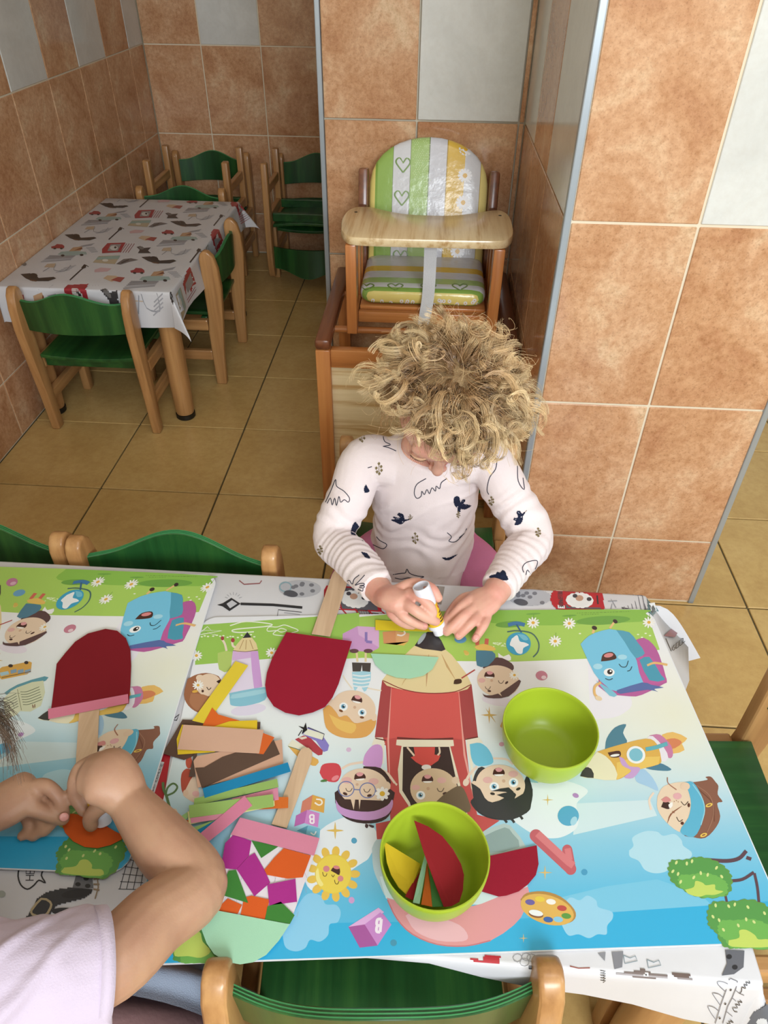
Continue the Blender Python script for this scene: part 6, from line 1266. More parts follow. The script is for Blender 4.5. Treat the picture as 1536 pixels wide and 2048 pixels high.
pobj('lips', mesh_of(b, 'lips', True), plain('rose lips', '#b8655f', 0.45), kid, K1)
def nail(pts, parent, base, r=0.0042):
    b = MB()
    for p, d, u in pts:
        d = A3(d) / np.linalg.norm(d); u = A3(u) - d * np.dot(A3(u), d); u /= np.linalg.norm(u); x = np.cross(d, u); ellipsoid(b, A3(p) + u * 0.0052, (r, 0.0052, 0.0014), (x, d, u), 14, 8)
    return pobj('fingernails', mesh_of(b, 'nails', True), M['nail'], parent, base)
M['nail'] = plain('pink nail', '#d8998f', 0.25)
def tipdir(a, b_): return A3(b_) - A3(a)
nail([(W3(896, 1242, TBL + 0.0090), tipdir(W3(905, 1232, .453), W3(894, 1245, .443)), (-.1, -.45, 1)), (W3(895, 1262, TBL + 0.0088), tipdir(W3(906, 1252, .452), W3(893, 1264, .442)), (-.1, -.45, 1)), (W3(919, 1270, TBL + 0.0086), tipdir(W3(927, 1262, .449), W3(917, 1272, .442)), (0, -.45, 1)),
      (W3(952, 1276, TBL + 0.0084), tipdir(W3(958, 1266, .446), W3(950, 1278, .441)), (0, -.45, 1)), (W3(870, 1242, 0.4650), tipdir(W3(850, 1234, .478), W3(872, 1243, .464)), (0, -.6, 1)), (W3(846, 1251, 0.4570), tipdir(W3(830, 1246, .464), W3(848, 1252, .456)), (0, -.6, 1))], kid, K1)
# top
sm = MB()
sm.tube([(0.012, 0.985, 0.290), (0.014, 0.995, 0.40), (0.012, 0.975, 0.50), (0.013, 0.956, 0.556), (0.016, 0.945, 0.583)], [(0.104, 0.100), (0.090, 0.076), (0.094, 0.069), (0.083, 0.054), (0.048, 0.042)], 28, up=(0, 1, 0), sub=5, round_ends=False)
for sh, el, wr in ((sh_l, el_l, wr_l), (sh_r, el_r, wr_r)):
    sh, el, wr = A3(sh), A3(el), A3(wr); ce = el + (wr - el) * 0.90; inn = sh + (A3((0.013, 0.955, 0.54)) - sh) * 0.5
    sm.tube([inn, sh, (sh + el) / 2, el, el * .55 + ce * .45, ce], [0.042, 0.0395, 0.0375, 0.0350, 0.0320, 0.0272], 20, sub=6, round_ends=False); ellipsoid(sm, el, (0.0345, 0.0345, 0.0345))
shirt_me = fuse(sm, 0.0026, 7, 'long_sleeved_top')
soft_noise(shirt_me, 0.0014, 26, 3)
for sh, el, wr, q in ((sh_l, el_l, wr_l, 1), (sh_r, el_r, wr_r, 2)):
    sh, el, wr = A3(sh), A3(el), A3(wr); ripple(shirt_me, el + (wr - el) * 0.05, el + (wr - el) * 0.92, 0.0007, 0.014, 0.05, q); ripple(shirt_me, sh + (el - sh) * .35, el, 0.0010, 0.022, 0.055, q + 3)
ripple(shirt_me, (0.015, 1.03, 0.33), (0.012, 0.98, 0.47), 0.0014, 0.034, 0.12, 5)
folds(shirt_me, (0.75, 0.2, 0.6), (-0.5, 0.1, 0.85), 0.0030, 0.058, lambda v: (0.53 - v[:, 2]) , 2)
shirt_bvh = BVHTree.FromPolygons([tuple(p) for p in verts(shirt_me)], [tuple(p.vertices) for p in shirt_me.polygons])
M['top'] = plain('pale cream rose cotton', '#e0d3d3', 0.9, 0.2, bump=0.25, bscale=700, sheen=0.1)
shirt = pobj('long_sleeved_top', shirt_me, M['top'], kid, K1, label='pale long-sleeved top printed with navy birds')
cf = MB()
for el, wr in ((el_l, wr_l), (el_r, wr_r)):
    el, wr = A3(el), A3(wr); d = (wr - el) / np.linalg.norm(wr - el); c = el + (wr - el) * 0.885; cf.tube([c - d * 0.004, c + d * 0.006], [0.0279, 0.0268], 24, round_ends=False)
pobj('cuffs', mesh_of(cf, 'cuffs', True), M['top'], shirt, (0, 0, 0)) if False else None
def decal(bvh, items, z=0.0006, dz=2e-6, cs=1.1):
    mb = MB()
    def hit(x, y):
        d = Vector(ray(x, y)).normalized(); h = bvh.ray_cast(Vector(CAM), d)
        return (h[0] if h[0] is not None else None), h[1], d
    for k, (kind, r, pts, w_, col) in enumerate(items):
        off = z + dz * k
        if kind == 'line':
            p = np.array([PXY(r, *q) for q in pts]); p = catmull(p, 4); t = np.gradient(p, axis=0); t /= np.linalg.norm(t, axis=1)[:, None] + 1e-9; nn = np.stack([-t[:, 1], t[:, 0]], 1) * w_ / 2
            for i in range(len(p) - 1):
                q = [hit(*(p[i] + nn[i])), hit(*(p[i + 1] + nn[i + 1])), hit(*(p[i + 1] - nn[i + 1])), hit(*(p[i] - nn[i]))]
                if any(a[0] is None for a in q): continue
                v = [a[0] - a[2] * off for a in q]
                if max((v[0] - a).length for a in v) > 0.02: continue
                mb.add(v, [(0, 1, 2, 3)], 0, lin(col))
        else:
            p = [PXY(r, *q) for q in pts]; a = np.array(p); a = catmull(np.vstack([a, a[:1]]), 2)[:-1]; p = [tuple(q) for q in a]; lo, hi = a.min(0), a.max(0)
            for i in range(int((hi[0] - lo[0]) / cs) + 1):
                for j in range(int((hi[1] - lo[1]) / cs) + 1):
                    x, y = lo[0] + (i + .5) * cs, lo[1] + (j + .5) * cs
                    if not inside(p, x, y): continue
                    q = [hit(x + s * cs / 2, y + t * cs / 2) for s, t in ((-1, -1), (1, -1), (1, 1), (-1, 1))]
                    if any(g[0] is None for g in q): continue
                    v = [g[0] - g[2] * off for g in q]
                    if max((v[0] - g).length for g in v) > 0.012: continue
                    mb.add(v, [(0, 1, 2, 3)], 0, lin(col))
    return mb
NV, LN, OL = '#1c2238', '#3a3a48', '#766848'
REG['b'] = (760, 960, 4.8); REG['w'] = (640, 1150, 10.97)
it = [('fill', 'b', p, 0, NV) for p in ([(735, 155), (712, 170), (708, 215), (722, 255), (745, 270), (742, 300), (760, 312), (774, 300), (775, 278), (810, 285), (850, 270), (876, 248), (850, 238), (815, 232), (800, 225), (820, 205), (815, 188), (790, 190), (772, 215), (762, 165)], [(180, 315), (165, 335), (195, 360), (170, 362), (130, 350), (125, 362), (150, 375), (112, 378), (115, 392), (150, 405), (185, 425), (220, 420), (245, 395), (285, 382), (280, 374), (238, 378), (232, 350), (215, 325)],
      [(1320, 298), (1310, 315), (1325, 345), (1318, 365), (1290, 362), (1282, 385), (1305, 395), (1290, 430), (1325, 433), (1355, 415), (1370, 385), (1372, 350), (1395, 315), (1385, 308), (1362, 325), (1345, 298)], [(590, 742), (625, 745), (660, 745), (745, 712), (700, 750), (660, 770), (625, 768)])]
it += [('fill', '7', p, 0, NV) for p in ([(330, 662), (318, 668), (304, 700), (303, 735), (340, 738), (356, 722), (352, 692)], [(1195, 945), (1180, 960), (1165, 955), (1155, 970), (1130, 975), (1117, 990), (1160, 1000), (1205, 1006), (1232, 1002), (1220, 975), (1212, 952)], [(360, 838), (395, 846), (417, 878), (385, 870)], [(382, 490), (378, 465), (390, 440), (398, 455), (412, 482)])]
for x_, y_ in ((745, 258), (218, 402), (1358, 355)): it.append(('fill', 'b', [(x_ - 7, y_), (x_, y_ - 6), (x_ + 7, y_), (x_, y_ + 7)], 0, '#d8d2da'))
for q in ([(728, 175), (735, 215)], [(745, 172), (748, 210)], [(790, 205), (802, 200)], [(820, 250), (860, 248)], [(790, 232), (830, 245)], [(150, 372), (185, 372)], [(180, 335), (205, 350)], [(1325, 310), (1340, 320)], [(1295, 380), (1310, 375)]): it.append(('line', 'b', q, 0.8, '#b9b6c4'))
for q in ([(285, 378), (305, 368), (315, 348)], [(748, 312), (745, 340)], [(735, 325), (760, 335)], [(1392, 310), (1410, 290)]): it.append(('line', 'b', q, 0.9, OL))
it += [('line', '7', p, 1.6, LN) for p in ([(745, 405), (690, 440), (675, 490), (690, 522), (715, 510), (720, 480), (735, 500), (750, 470), (765, 495), (780, 460), (800, 480), (805, 450), (825, 465), (835, 430), (868, 405)], [(870, 725), (895, 750), (880, 775), (920, 778), (960, 740), (940, 755), (970, 730), (985, 700)],
      [(150, 545), (185, 470), (210, 410), (216, 450), (260, 480), (292, 520), (285, 545), (262, 530), (240, 545), (230, 510), (215, 565), (205, 520), (190, 562), (180, 520), (160, 552)],       [(370, 740), (430, 730), (470, 770), (512, 795), (490, 820), (440, 800), (400, 780), (365, 770)], [(530, 975), (600, 965), (622, 962), (632, 940), (648, 965), (690, 980), (732, 985), (690, 998), (640, 992), (600, 1000), (560, 992)], [(1322, 960), (1315, 930), (1340, 900), (1400, 890), (1395, 930), (1368, 972), (1345, 945), (1335, 975)],
      [(1165, 295), (1155, 350), (1120, 400), (1105, 470), (1115, 500)], [(1285, 330), (1290, 420), (1325, 470), (1318, 400)], [(490, 145), (500, 185), (535, 205), (490, 215)], [(495, 215), (530, 225), (568, 242)], [(400, 342), (425, 335)])]
it += [('line', 'w', p, 1.6, LN) for p in ([(860, 0), (750, 90), (715, 195), (680, 175), (650, 125), (605, 130), (640, 200), (700, 280), (690, 340), (760, 370), (860, 400)], [(980, 0), (860, 130), (770, 225), (870, 190), (960, 185), (965, 220), (870, 240), (970, 245), (950, 285), (860, 270)], [(830, 310), (930, 355), (945, 300)], [(590, 145), (605, 130)])]
for x, y, s_ in ((680, 760, 1), (466, 350, 1.1), (365, 160, 1), (1407, 725, .8), (1195, 1140, .8), (118, 830, .8), (935, 620, .6), (1130, 540, .8), (650, 635, .5)):
    for a, b_ in ((-14, -6), (12, -14), (-10, 14), (14, 6), (0, -30), (2, 24)):
        a, b_ = a * s_, b_ * s_; it.append(('fill', '7', [(x + a - 8 * s_, y + b_), (x + a, y + b_ - 8 * s_), (x + a + 8 * s_, y + b_), (x + a, y + b_ + 9 * s_)], 0, OL if x != 1195 else '#6c8a4a'))
    it.append(('line', '7', [(x + 2, y - 34 * s_), (x, y), (x + 3, y + 30 * s_)], 1.2, OL))
pm_ = mesh_of(decal(shirt_bvh, it), 'bird_print', fixn=False); M['fabric_print'] = vcol_mat('fabric print', 0.9, 0.2)
pobj('bird_print', pm_, M['fabric_print'], shirt, K1)
# rose trousers
tm = MB(); tm.tube([(0.016, 1.045, 0.300), (0.016, 1.03, 0.335)], [(0.093, 0.074), (0.095, 0.073)], 24, up=(0, 1, 0), sub=3)
for s, kx in ((-1, -0.115), (1, 0.150)):
    tm.tube([(0.015 + s * 0.045, 1.040, 0.300), (0.5 * (0.015 + s * 0.045 + kx) + s * .012, 0.96, 0.302), (kx, 0.875, 0.292)], [0.049, 0.052, 0.046], 18, sub=4); tm.tube([(kx, 0.875, 0.290), (kx * 0.95, 0.860, 0.16), (kx * 0.9, 0.870, 0.055)], [0.046, 0.040, 0.032], 18, sub=4, round_ends=False)
tr_me = fuse(tm, 0.004, 5, 'trousers'); soft_noise(tr_me, 0.002, 30, 5); pobj('trousers', tr_me, plain('pink fabric', '#cf7fa6', 0.85, 0.2, bump=0.2, bscale=300), kid, K1, label='pink trousers')
# ---- hair as bundles of curled strands
def strands(paths, rad, cols):
    """paths (n, k, 3), rad (n, k), cols (n, k, 3) -> mesh of thin three-sided tubes, one colour per vertex"""
    n, k, _ = paths.shape; T = np.gradient(paths, axis=1); T /= np.linalg.norm(T, axis=2, keepdims=True) + 1e-12
    up = np.where(np.abs(T[..., 2:3]) < 0.9, np.array([0, 0, 1.0]), np.array([1.0, 0, 0])); X = np.cross(T, up); X /= np.linalg.norm(X, axis=2, keepdims=True) + 1e-12; Y = np.cross(T, X)
    a = np.array([0, 2.0944, 4.18879]); V = paths[:, :, None, :] + rad[:, :, None, None] * (np.cos(a)[None, None, :, None] * X[:, :, None, :] + np.sin(a)[None, None, :, None] * Y[:, :, None, :])
    V = V.reshape(-1, 3); C = np.repeat(cols[:, :, None, :], 3, axis=2).reshape(-1, 3)
    i, j, s = np.meshgrid(np.arange(n), np.arange(k - 1), np.arange(3), indexing='ij'); s2 = (s + 1) % 3; b0 = i * k * 3 + j * 3
    Q = np.stack([b0 + s, b0 + s2, b0 + 3 + s2, b0 + 3 + s], -1).reshape(-1, 4)
    me = bpy.data.meshes.new('hair'); me.vertices.add(len(V)); me.vertices.foreach_set('co', V.astype(np.float32).ravel())
    me.loops.add(Q.size); me.loops.foreach_set('vertex_index', Q.astype(np.int32).ravel()); me.polygons.add(len(Q)); me.polygons.foreach_set('loop_start', np.arange(0, Q.size, 4, dtype=np.int32))
    me.update(calc_edges=True); me.polygons.foreach_set('use_smooth', [True] * len(Q))
    at = me.color_attributes.new('Col', 'FLOAT_COLOR', 'POINT'); at.data.foreach_set('color', np.hstack([C, np.ones((len(C), 1))]).astype(np.float32).ravel()); me.validate(); return me
R5 = np.random.RandomState(5)
whorl = Ud * 0.80 - Fd * 0.50 + Xd * 0.10; whorl /= np.linalg.norm(whorl)
NL, NS, NK = 340, 24, 24
P_, R_l, C_l = [], [], []
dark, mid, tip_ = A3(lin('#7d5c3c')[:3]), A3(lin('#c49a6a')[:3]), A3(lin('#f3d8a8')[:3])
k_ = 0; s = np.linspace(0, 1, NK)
while k_ < NL:
    d = R5.normal(size=3); d /= np.linalg.norm(d); x, f, u = d @ Xd, d @ Fd, d @ Ud
    if f > 0.15 and u < 0.66 - 0.25 * (f - 0.2): continue              # face
    if u < -0.45 or (u < -0.15 and f > 0.0): continue
    root = Hc + Xd * x * 0.069 + Fd * f * 0.082 + Ud * u * 0.079; n = d
    t = (d - whorl) - n * ((d - whorl) @ n); t /= np.linalg.norm(t) + 1e-9
    dist = math.acos(max(-1, min(1, d @ whorl)))
    t = t + R5.normal(size=3) * 0.35; t -= n * (t @ n) * 0.9; t /= np.linalg.norm(t)
    Ln = R5.uniform(0.050, 0.085); lift = R5.uniform(0.30, 0.85) if dist > 0.6 else R5.uniform(0.22, 0.5)
    if f > 0.1 and u > 0.3: Ln *= 0.62
    core = root + (n * lift * (s * (1.25 - 0.55 * s))[:, None] + t * (s * (1 - 0.2 * lift))[:, None]) * Ln + A3((0, 0, -0.008))[None] * (s ** 2)[:, None]
    q = core - Hc; rr = np.sqrt((q @ Xd / 0.074) ** 2 + (q @ Fd / 0.087) ** 2 + (q @ Ud / 0.084) ** 2); core = Hc + q * np.maximum(1, 1.04 / rr)[:, None]
    e = core[-1] - Hc; ex, ef, eu = e @ Xd, e @ Fd, e @ Ud
    if (ef > 0.030 and ((ex < -0.008 and eu < 0.086) or (ex < 0.020 and eu < 0.066) or (ex >= 0.020 and eu < 0.034))) or (ex < -0.040 and ef > 0.0 and eu < 0.035): continue
    b1 = np.cross(t, n); b1 /= np.linalg.norm(b1); al = R5.uniform(0.15, 1.5) * R5.choice([-1, 1]); axis = b1 * math.cos(al) + n * math.sin(al) + t * R5.uniform(-.4, .4); axis /= np.linalg.norm(axis)
    c1 = t - axis * (t @ axis); c1 /= np.linalg.norm(c1); c2 = np.cross(axis, c1)
    turns = R5.uniform(1.0, 1.9) * R5.choice([-1, 1]); cr = R5.uniform(0.0095, 0.0185); ph0 = R5.uniform(0, 2 * PI); wid = R5.uniform(0.0040, 0.0085); tone = R5.uniform(0.70, 1.22)
    pitch = R5.uniform(0.0, 0.012)
    for m_ in range(NS):
        o_ = R5.uniform(-1, 1); env = np.clip((s - 0.10) / 0.40, 0, 1) ** 1.1; ph = ph0 + turns * 2 * PI * np.clip((s - 0.15) / 0.85, 0, 1) + R5.normal() * 0.05
        w_ = env * (cr + R5.normal() * 0.0010) * (1 - 0.30 * s); stray = 1 + 2.2 * (R5.rand() < 0.06)
        p = core + axis * (o_ * wid * stray * (0.45 + 0.75 * s) + pitch * (s - .3) * env)[:, None] + (c1 * np.cos(ph)[:, None] + c2 * np.sin(ph)[:, None]) * w_[:, None] + n * (w_ * 0.55)[:, None] + (R5.normal(size=3) * 0.0008)[None]
        p = p * np.clip(s / 0.08, 0, 1)[:, None] + (root + axis * o_ * wid * 0.6)[None] * (1 - np.clip(s / 0.08, 0, 1))[:, None]
        P_.append(p); R_l.append(0.00029 * (1.08 - 0.55 * s)); g = tone * R5.uniform(0.80, 1.18)
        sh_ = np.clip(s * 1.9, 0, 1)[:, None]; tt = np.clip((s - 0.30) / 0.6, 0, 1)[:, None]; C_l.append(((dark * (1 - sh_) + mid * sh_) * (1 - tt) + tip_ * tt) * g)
    k_ += 1
for m_ in range(3000):                                                    # smooth under-layer combed away from the whorl
    d = R5.normal(size=3); d /= np.linalg.norm(d); x, f, u = d @ Xd, d @ Fd, d @ Ud
    if (f > 0.22 and u < 0.66) or u < -0.45 or (u < -0.15 and f > 0): continue
    if d @ whorl < 0.3 and R5.rand() < 0.5: continue
    t = (d - whorl) - d * ((d - whorl) @ d); t /= np.linalg.norm(t) + 1e-9; sw = np.cross(d, t); root = Hc + Xd * x * 0.070 + Fd * f * 0.083 + Ud * u * 0.080
    Ln = R5.uniform(0.030, 0.050) * (0.55 if f > 0.1 and u > .3 else 1); ph = R5.uniform(0, 6)
    p = root + (t * s[:, None] + sw * (0.5 * s ** 2 + 0.10 * np.sin(5 * s + ph * .15 + x * 9))[:, None] * 0.8 + d * (0.9 * np.sin(s * PI * .62))[:, None] * 0.55) * Ln
    q = p - Hc; rr = np.sqrt((q @ Xd / 0.0735) ** 2 + (q @ Fd / 0.0865) ** 2 + (q @ Ud / 0.0835) ** 2); p = Hc + q * np.maximum(1, (1.0 + 0.06 * R5.rand()) / rr)[:, None]
    e = p[-1] - Hc
    if e @ Fd > 0.04 and e @ Ud < 0.05: continue
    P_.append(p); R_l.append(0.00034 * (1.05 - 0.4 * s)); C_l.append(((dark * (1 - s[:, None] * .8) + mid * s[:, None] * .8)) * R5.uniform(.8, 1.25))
for m_ in range(420):                                                     # fine fly-away hairs
    d = R5.normal(size=3); d /= np.linalg.norm(d); x, f, u = d @ Xd, d @ Fd, d @ Ud
    if (f > 0.25 and u < 0.5) or u < -0.3: continue
    root = Hc + Xd * x * 0.069 + Fd * f * 0.082 + Ud * u * 0.079; s = np.linspace(0, 1, NK); t = np.cross(d, R5.normal(size=3)); t /= np.linalg.norm(t); b1 = np.cross(d, t); cr = R5.uniform(0.006, 0.016); ph = R5.uniform(4, 10) * s * R5.choice([-1, 1]) + R5.uniform(0, 6)
    Ln = R5.uniform(0.05, 0.085); p = root + d * (Ln * 0.75 * s)[:, None] + t * (Ln * 0.45 * s ** 1.5 + cr * s * np.cos(ph))[:, None] + b1 * (cr * s * np.sin(ph))[:, None]
    P_.append(p); R_l.append(0.00022 * (1.1 - 0.5 * s)); C_l.append(np.repeat((mid * .5 + tip_ * .5)[None], NK, 0))
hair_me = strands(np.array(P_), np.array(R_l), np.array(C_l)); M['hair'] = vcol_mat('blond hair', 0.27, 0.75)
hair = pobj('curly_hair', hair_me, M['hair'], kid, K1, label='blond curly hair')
cap = MB(); nu, nv = 40, 28; vs = []; ok = {}
for j in range(nv + 1):
    for i in range(nu):
        th, ph = PI * j / nv, 2 * PI * i / nu; d = A3((math.sin(th) * math.cos(ph), math.sin(th) * math.sin(ph), math.cos(th))); ok[len(vs)] = not ((d[1] > 0.30 and d[2] < 0.62) or d[2] < -0.5 or (d[2] < -.15 and d[1] > .02)); vs.append(Hc + Xd * d[0] * 0.0715 + Fd * d[1] * 0.0845 + Ud * d[2] * 0.0815)
fs = [q for j in range(nv) for i in range(nu) for q in [(j * nu + i, j * nu + (i + 1) % nu, (j + 1) * nu + (i + 1) % nu, (j + 1) * nu + i)] if all(ok[v] for v in q)]
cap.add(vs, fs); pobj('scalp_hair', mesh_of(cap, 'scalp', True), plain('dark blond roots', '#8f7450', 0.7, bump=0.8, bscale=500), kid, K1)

# ---- the child at the left, only arms and shoulder in view
K2 = (-0.43, 0.11, 0.0)
kid2 = person('person', 'child in a lilac short-sleeved shirt at the left front, gluing an orange paper', K2)
s2r, c2r, e2r, w2r = A3((-0.336, 0.182, 0.548)), W(196, 1935, 0.513), W(392, 1770, 0.470), W(258, 1602, 0.487)
s2l, e2l, w2l = A3((-0.520, 0.235, 0.545)), A3((-0.560, 0.345, 0.475)), W(-40, 1640, 0.472)
b2m = MB()
b2m.tube([(-0.43, 0.085, 0.318), (-0.43, 0.115, 0.40), (-0.428, 0.165, 0.50), (-0.428, 0.185, 0.55), (-0.43, 0.205, 0.592)], [(0.088, 0.066), (0.082, 0.062), (0.092, 0.062), (0.082, 0.048), (0.038, 0.036)], 24, up=(0, 1, 0), sub=4); b2m.tube([(-0.43, 0.205, 0.58), (-0.44, 0.23, 0.62), (-0.447, 0.25, 0.66)], [0.036, 0.033, 0.034], 16, sub=3)
H2 = A3((-0.455, 0.262, 0.700)); pit2 = math.radians(50); F2 = A3((0.1, math.cos(pit2), -math.sin(pit2))); F2 /= np.linalg.norm(F2); X2 = np.cross(F2, A3((0, 0, 1))); X2 /= np.linalg.norm(X2); U2 = np.cross(X2, F2)
h2 = lambda x, f, u: H2 + X2 * x + F2 * f + U2 * u; ax2 = (X2, F2, U2)
ellipsoid(b2m, H2, (0.069, 0.082, 0.079), ax2); ellipsoid(b2m, h2(0, 0.03, -0.03), (0.057, 0.053, 0.057), ax2); ellipsoid(b2m, h2(0, 0.05, -0.066), (0.033, 0.028, 0.026), ax2); b2m.tube([h2(0, 0.078, 0), h2(0, 0.093, -0.026), h2(0, 0.094, -0.033)], [0.007, 0.0095, 0.0085], 12, sub=4)
for s in (-1, 1): ellipsoid(b2m, h2(s * 0.033, 0.056, -0.036), (0.025, 0.024, 0.026), ax2); ellipsoid(b2m, h2(s * 0.069, -0.004, -0.018), (0.008, 0.018, 0.027), ax2); ellipsoid(b2m, h2(s * 0.029, 0.072, -0.003), (0.0145, 0.009, 0.0095), ax2)
b2m.tube([s2r, c2r, (c2r * .45 + e2r * .55), e2r, e2r * .55 + w2r * .45, w2r], [0.037, 0.0350, 0.0335, 0.0320, 0.0315, 0.0225], 18, sub=6)
b2m.tube([s2l, (s2l + e2l) / 2, e2l, (e2l + w2l) / 2, w2l], [0.036, 0.034, 0.029, 0.028, 0.021], 18, sub=5)
for s in (-1, 1):
    kx = -0.43 + s * 0.07; b2m.tube([(-0.43 + s * 0.045, 0.10, 0.305), (kx, 0.265, 0.295)], [0.052, 0.042], 16, sub=3); b2m.tube([(kx, 0.265, 0.295), (kx, 0.285, 0.16), (kx, 0.28, 0.05)], [0.042, 0.034, 0.025], 16, sub=4); b2m.tube([(kx, 0.27, 0.026), (kx, 0.33, 0.022), (kx, 0.37, 0.018)], [0.024, 0.023, 0.017], 14, sub=3)
# right fist with the glue stick
b2m.tube([w2r, W(236, 1572, 0.500), W(212, 1552, 0.507), W(192, 1548, 0.505)], [(0.0225, 0.020), (0.0290, 0.022), (0.0330, 0.022), (0.0270, 0.019)], 18, up=(0, 0, 1), sub=5)
z0_ = PZL + 0.007
finger(b2m, [W(246, 1531, 0.506), W(218, 1522, 0.500), W(188, 1548, 0.482), W(196, 1588, 0.470)], 0.0088)
finger(b2m, [W(218, 1525, 0.510), W(185, 1524, 0.506), W(163, 1556, 0.484), W(180, 1595, 0.468)], 0.0090)
finger(b2m, [W(196, 1530, 0.510), W(163, 1536, 0.503), W(150, 1572, 0.482), W(172, 1608, 0.464)], 0.0088)
finger(b2m, [W(180, 1545, 0.505), W(152, 1556, 0.497), W(150, 1590, 0.477), W(168, 1622, 0.461)], 0.0080)
for q in ((160, 1550, .4985), (175, 1531, .505), (206, 1521, .508), (240, 1526, .507)): ellipsoid(b2m, W(*q), (0.0098, 0.0098, 0.0095), None, 14, 10)
finger(b2m, [W(220, 1600, 0.490), W(194, 1618, 0.476), W(180, 1638, 0.464), W(183, 1650, 0.457)], 0.0092)
# left hand pinching the orange paper
b2m.tube([w2l, W(10, 1610, 0.476), W(52, 1584, 0.480)], [(0.021, 0.018), (0.0270, 0.018), (0.0260, 0.0165)], 16, up=(0, 0, 1), sub=5)
finger(b2m, [W(62, 1575, 0.484), W(92, 1572, 0.487), W(118, 1596, 0.477), W(127, 1628, 0.460)], 0.0084)
finger(b2m, [W(28, 1612, 0.478), W(66, 1618, 0.476), W(100, 1630, 0.466), W(126, 1638, 0.456)], 0.0088)
finger(b2m, [W(70, 1598, 0.472), W(96, 1610, 0.466), W(104, 1640, 0.455), W(88, 1662, 0.449)], 0.0080)
finger(b2m, [W(58, 1612, 0.464), W(80, 1632, 0.458), W(84, 1656, 0.450), W(66, 1672, z0_)], 0.0076)
finger(b2m, [W(40, 1620, 0.458), W(56, 1642, 0.453), W(58, 1662, 0.447), W(44, 1672, z0_)], 0.0068)
pobj('body', fuse(b2m, 0.0021, 6, 'child_body'), M['skin_tan'], kid2, K2, label='bare tanned arms and hands')
nail([(W(126, 1632, 0.4640), tipdir(W(100, 1630, .466), W(126, 1638, .456)), (0, -.5, 1)), ], kid2, K2, 0.0046)
s2m = MB()
s2m.tube([(-0.43, 0.085, 0.310), (-0.43, 0.115, 0.40), (-0.428, 0.165, 0.50), (-0.428, 0.187, 0.553), (-0.43, 0.203, 0.585)], [(0.104, 0.082), (0.098, 0.078), (0.102, 0.074), (0.090, 0.060), (0.052, 0.046)], 26, up=(0, 1, 0), sub=5, round_ends=False)
s2m.tube([(-0.40, 0.18, 0.535), s2r, c2r + (c2r - s2r) * 0.05], [0.050, 0.050, 0.0475], 20, sub=6, round_ends=False); s2m.tube([(-0.46, 0.19, 0.535), s2l, s2l + (e2l - s2l) * 0.5], [0.050, 0.048, 0.044], 20, sub=6, round_ends=False)
s2_me = fuse(s2m, 0.003, 6, 'short_sleeved_shirt'); soft_noise(s2_me, 0.0024, 24, 9); soft_noise(s2_me, 0.0014, 60, 12); ripple(s2_me, (-0.43, 0.09, 0.33), (-0.40, 0.19, 0.54), 0.0022, 0.05, 0.2, 2)
folds(s2_me, (0.45, 0.75, 0.45), (0.85, -0.50, 0.1), 0.0060, 0.042, lambda v: (-0.262 - v[:, 0]), 3); folds(s2_me, (-0.5, 0.6, 0.6), (0.7, 0.7, -0.1), 0.0035, 0.055, lambda v: (-0.262 - v[:, 0]), 8)
M['lilac'] = plain('pale lilac cotton', '#c2b5c6', 0.9, 0.2, bump=0.2, bscale=600, sheen=0.1)
shirt2 = pobj('short_sleeved_shirt', s2_me, M['lilac'], kid2, K2, label='pale lilac short-sleeved shirt')
d_ = (c2r - s2r) / np.linalg.norm(c2r - s2r); hm = MB(); c0 = c2r + (c2r - s2r) * 0.03
hm.tube([c0 - d_ * 0.008, c0 + d_ * 0.003], [0.0492, 0.0484], 30, round_ends=False); pobj('sleeve_hem', mesh_of(hm, 'hem', True), M['lilac'], kid2, K2)
def skirt(name, r0, r1, zt, zb, wv, mat, cx, cy, sx, sy, a0, a1, seed, label):
    mb = MB(); na, nr = 90, 14; rs = np.random.RandomState(seed); p1, p2 = rs.uniform(0, 6, 2); vs = []
    for j in range(nr):
        k = j / (nr - 1)
        for i in range(na + 1):
            a = a0 + (a1 - a0) * i / na; r = r0 + (r1 - r0) * k; wob = 1 + wv * k * (math.sin(9 * a + p1) + .6 * math.sin(15 * a + p2))
            vs.append((cx + sx * r * wob * math.cos(a), cy + sy * r * wob * math.sin(a), zt + (zb - zt) * k ** 3.5 + 0.006 * k * math.sin(13 * a + p2)))
    fs = [(j * (na + 1) + i, j * (na + 1) + i + 1, (j + 1) * (na + 1) + i + 1, (j + 1) * (na + 1) + i) for j in range(nr - 1) for i in range(na)]
    mb.add(vs, fs); return pobj(name, mesh_of(mb, name, True, fixn=False), mat, kid2, K2, label=label)
skirt('skirt', 0.07, 0.275, 0.352, 0.20, 0.04, plain('dusky mauve fabric', '#8a6a6a', 0.9, 0.2, bump=0.2, bscale=200), -0.43, 0.150, 1.0, 0.70, 0, 2 * PI, 1, 'dusky mauve skirt')
skirt('tulle_layer', 0.08, 0.285, 0.366, 0.22, 0.05, plain('grey blue tulle', '#8b97aa', 0.7, 0.3, bump=0.4, bscale=900), -0.42, 0.245, 0.98, 0.40, -0.02 * PI, 1.05 * PI, 4, 'grey-blue tulle layer')
P_, R_l, C_l = [], [], []; br0, br1 = A3(lin('#3f3028')[:3]), A3(lin('#7d6a58')[:3])
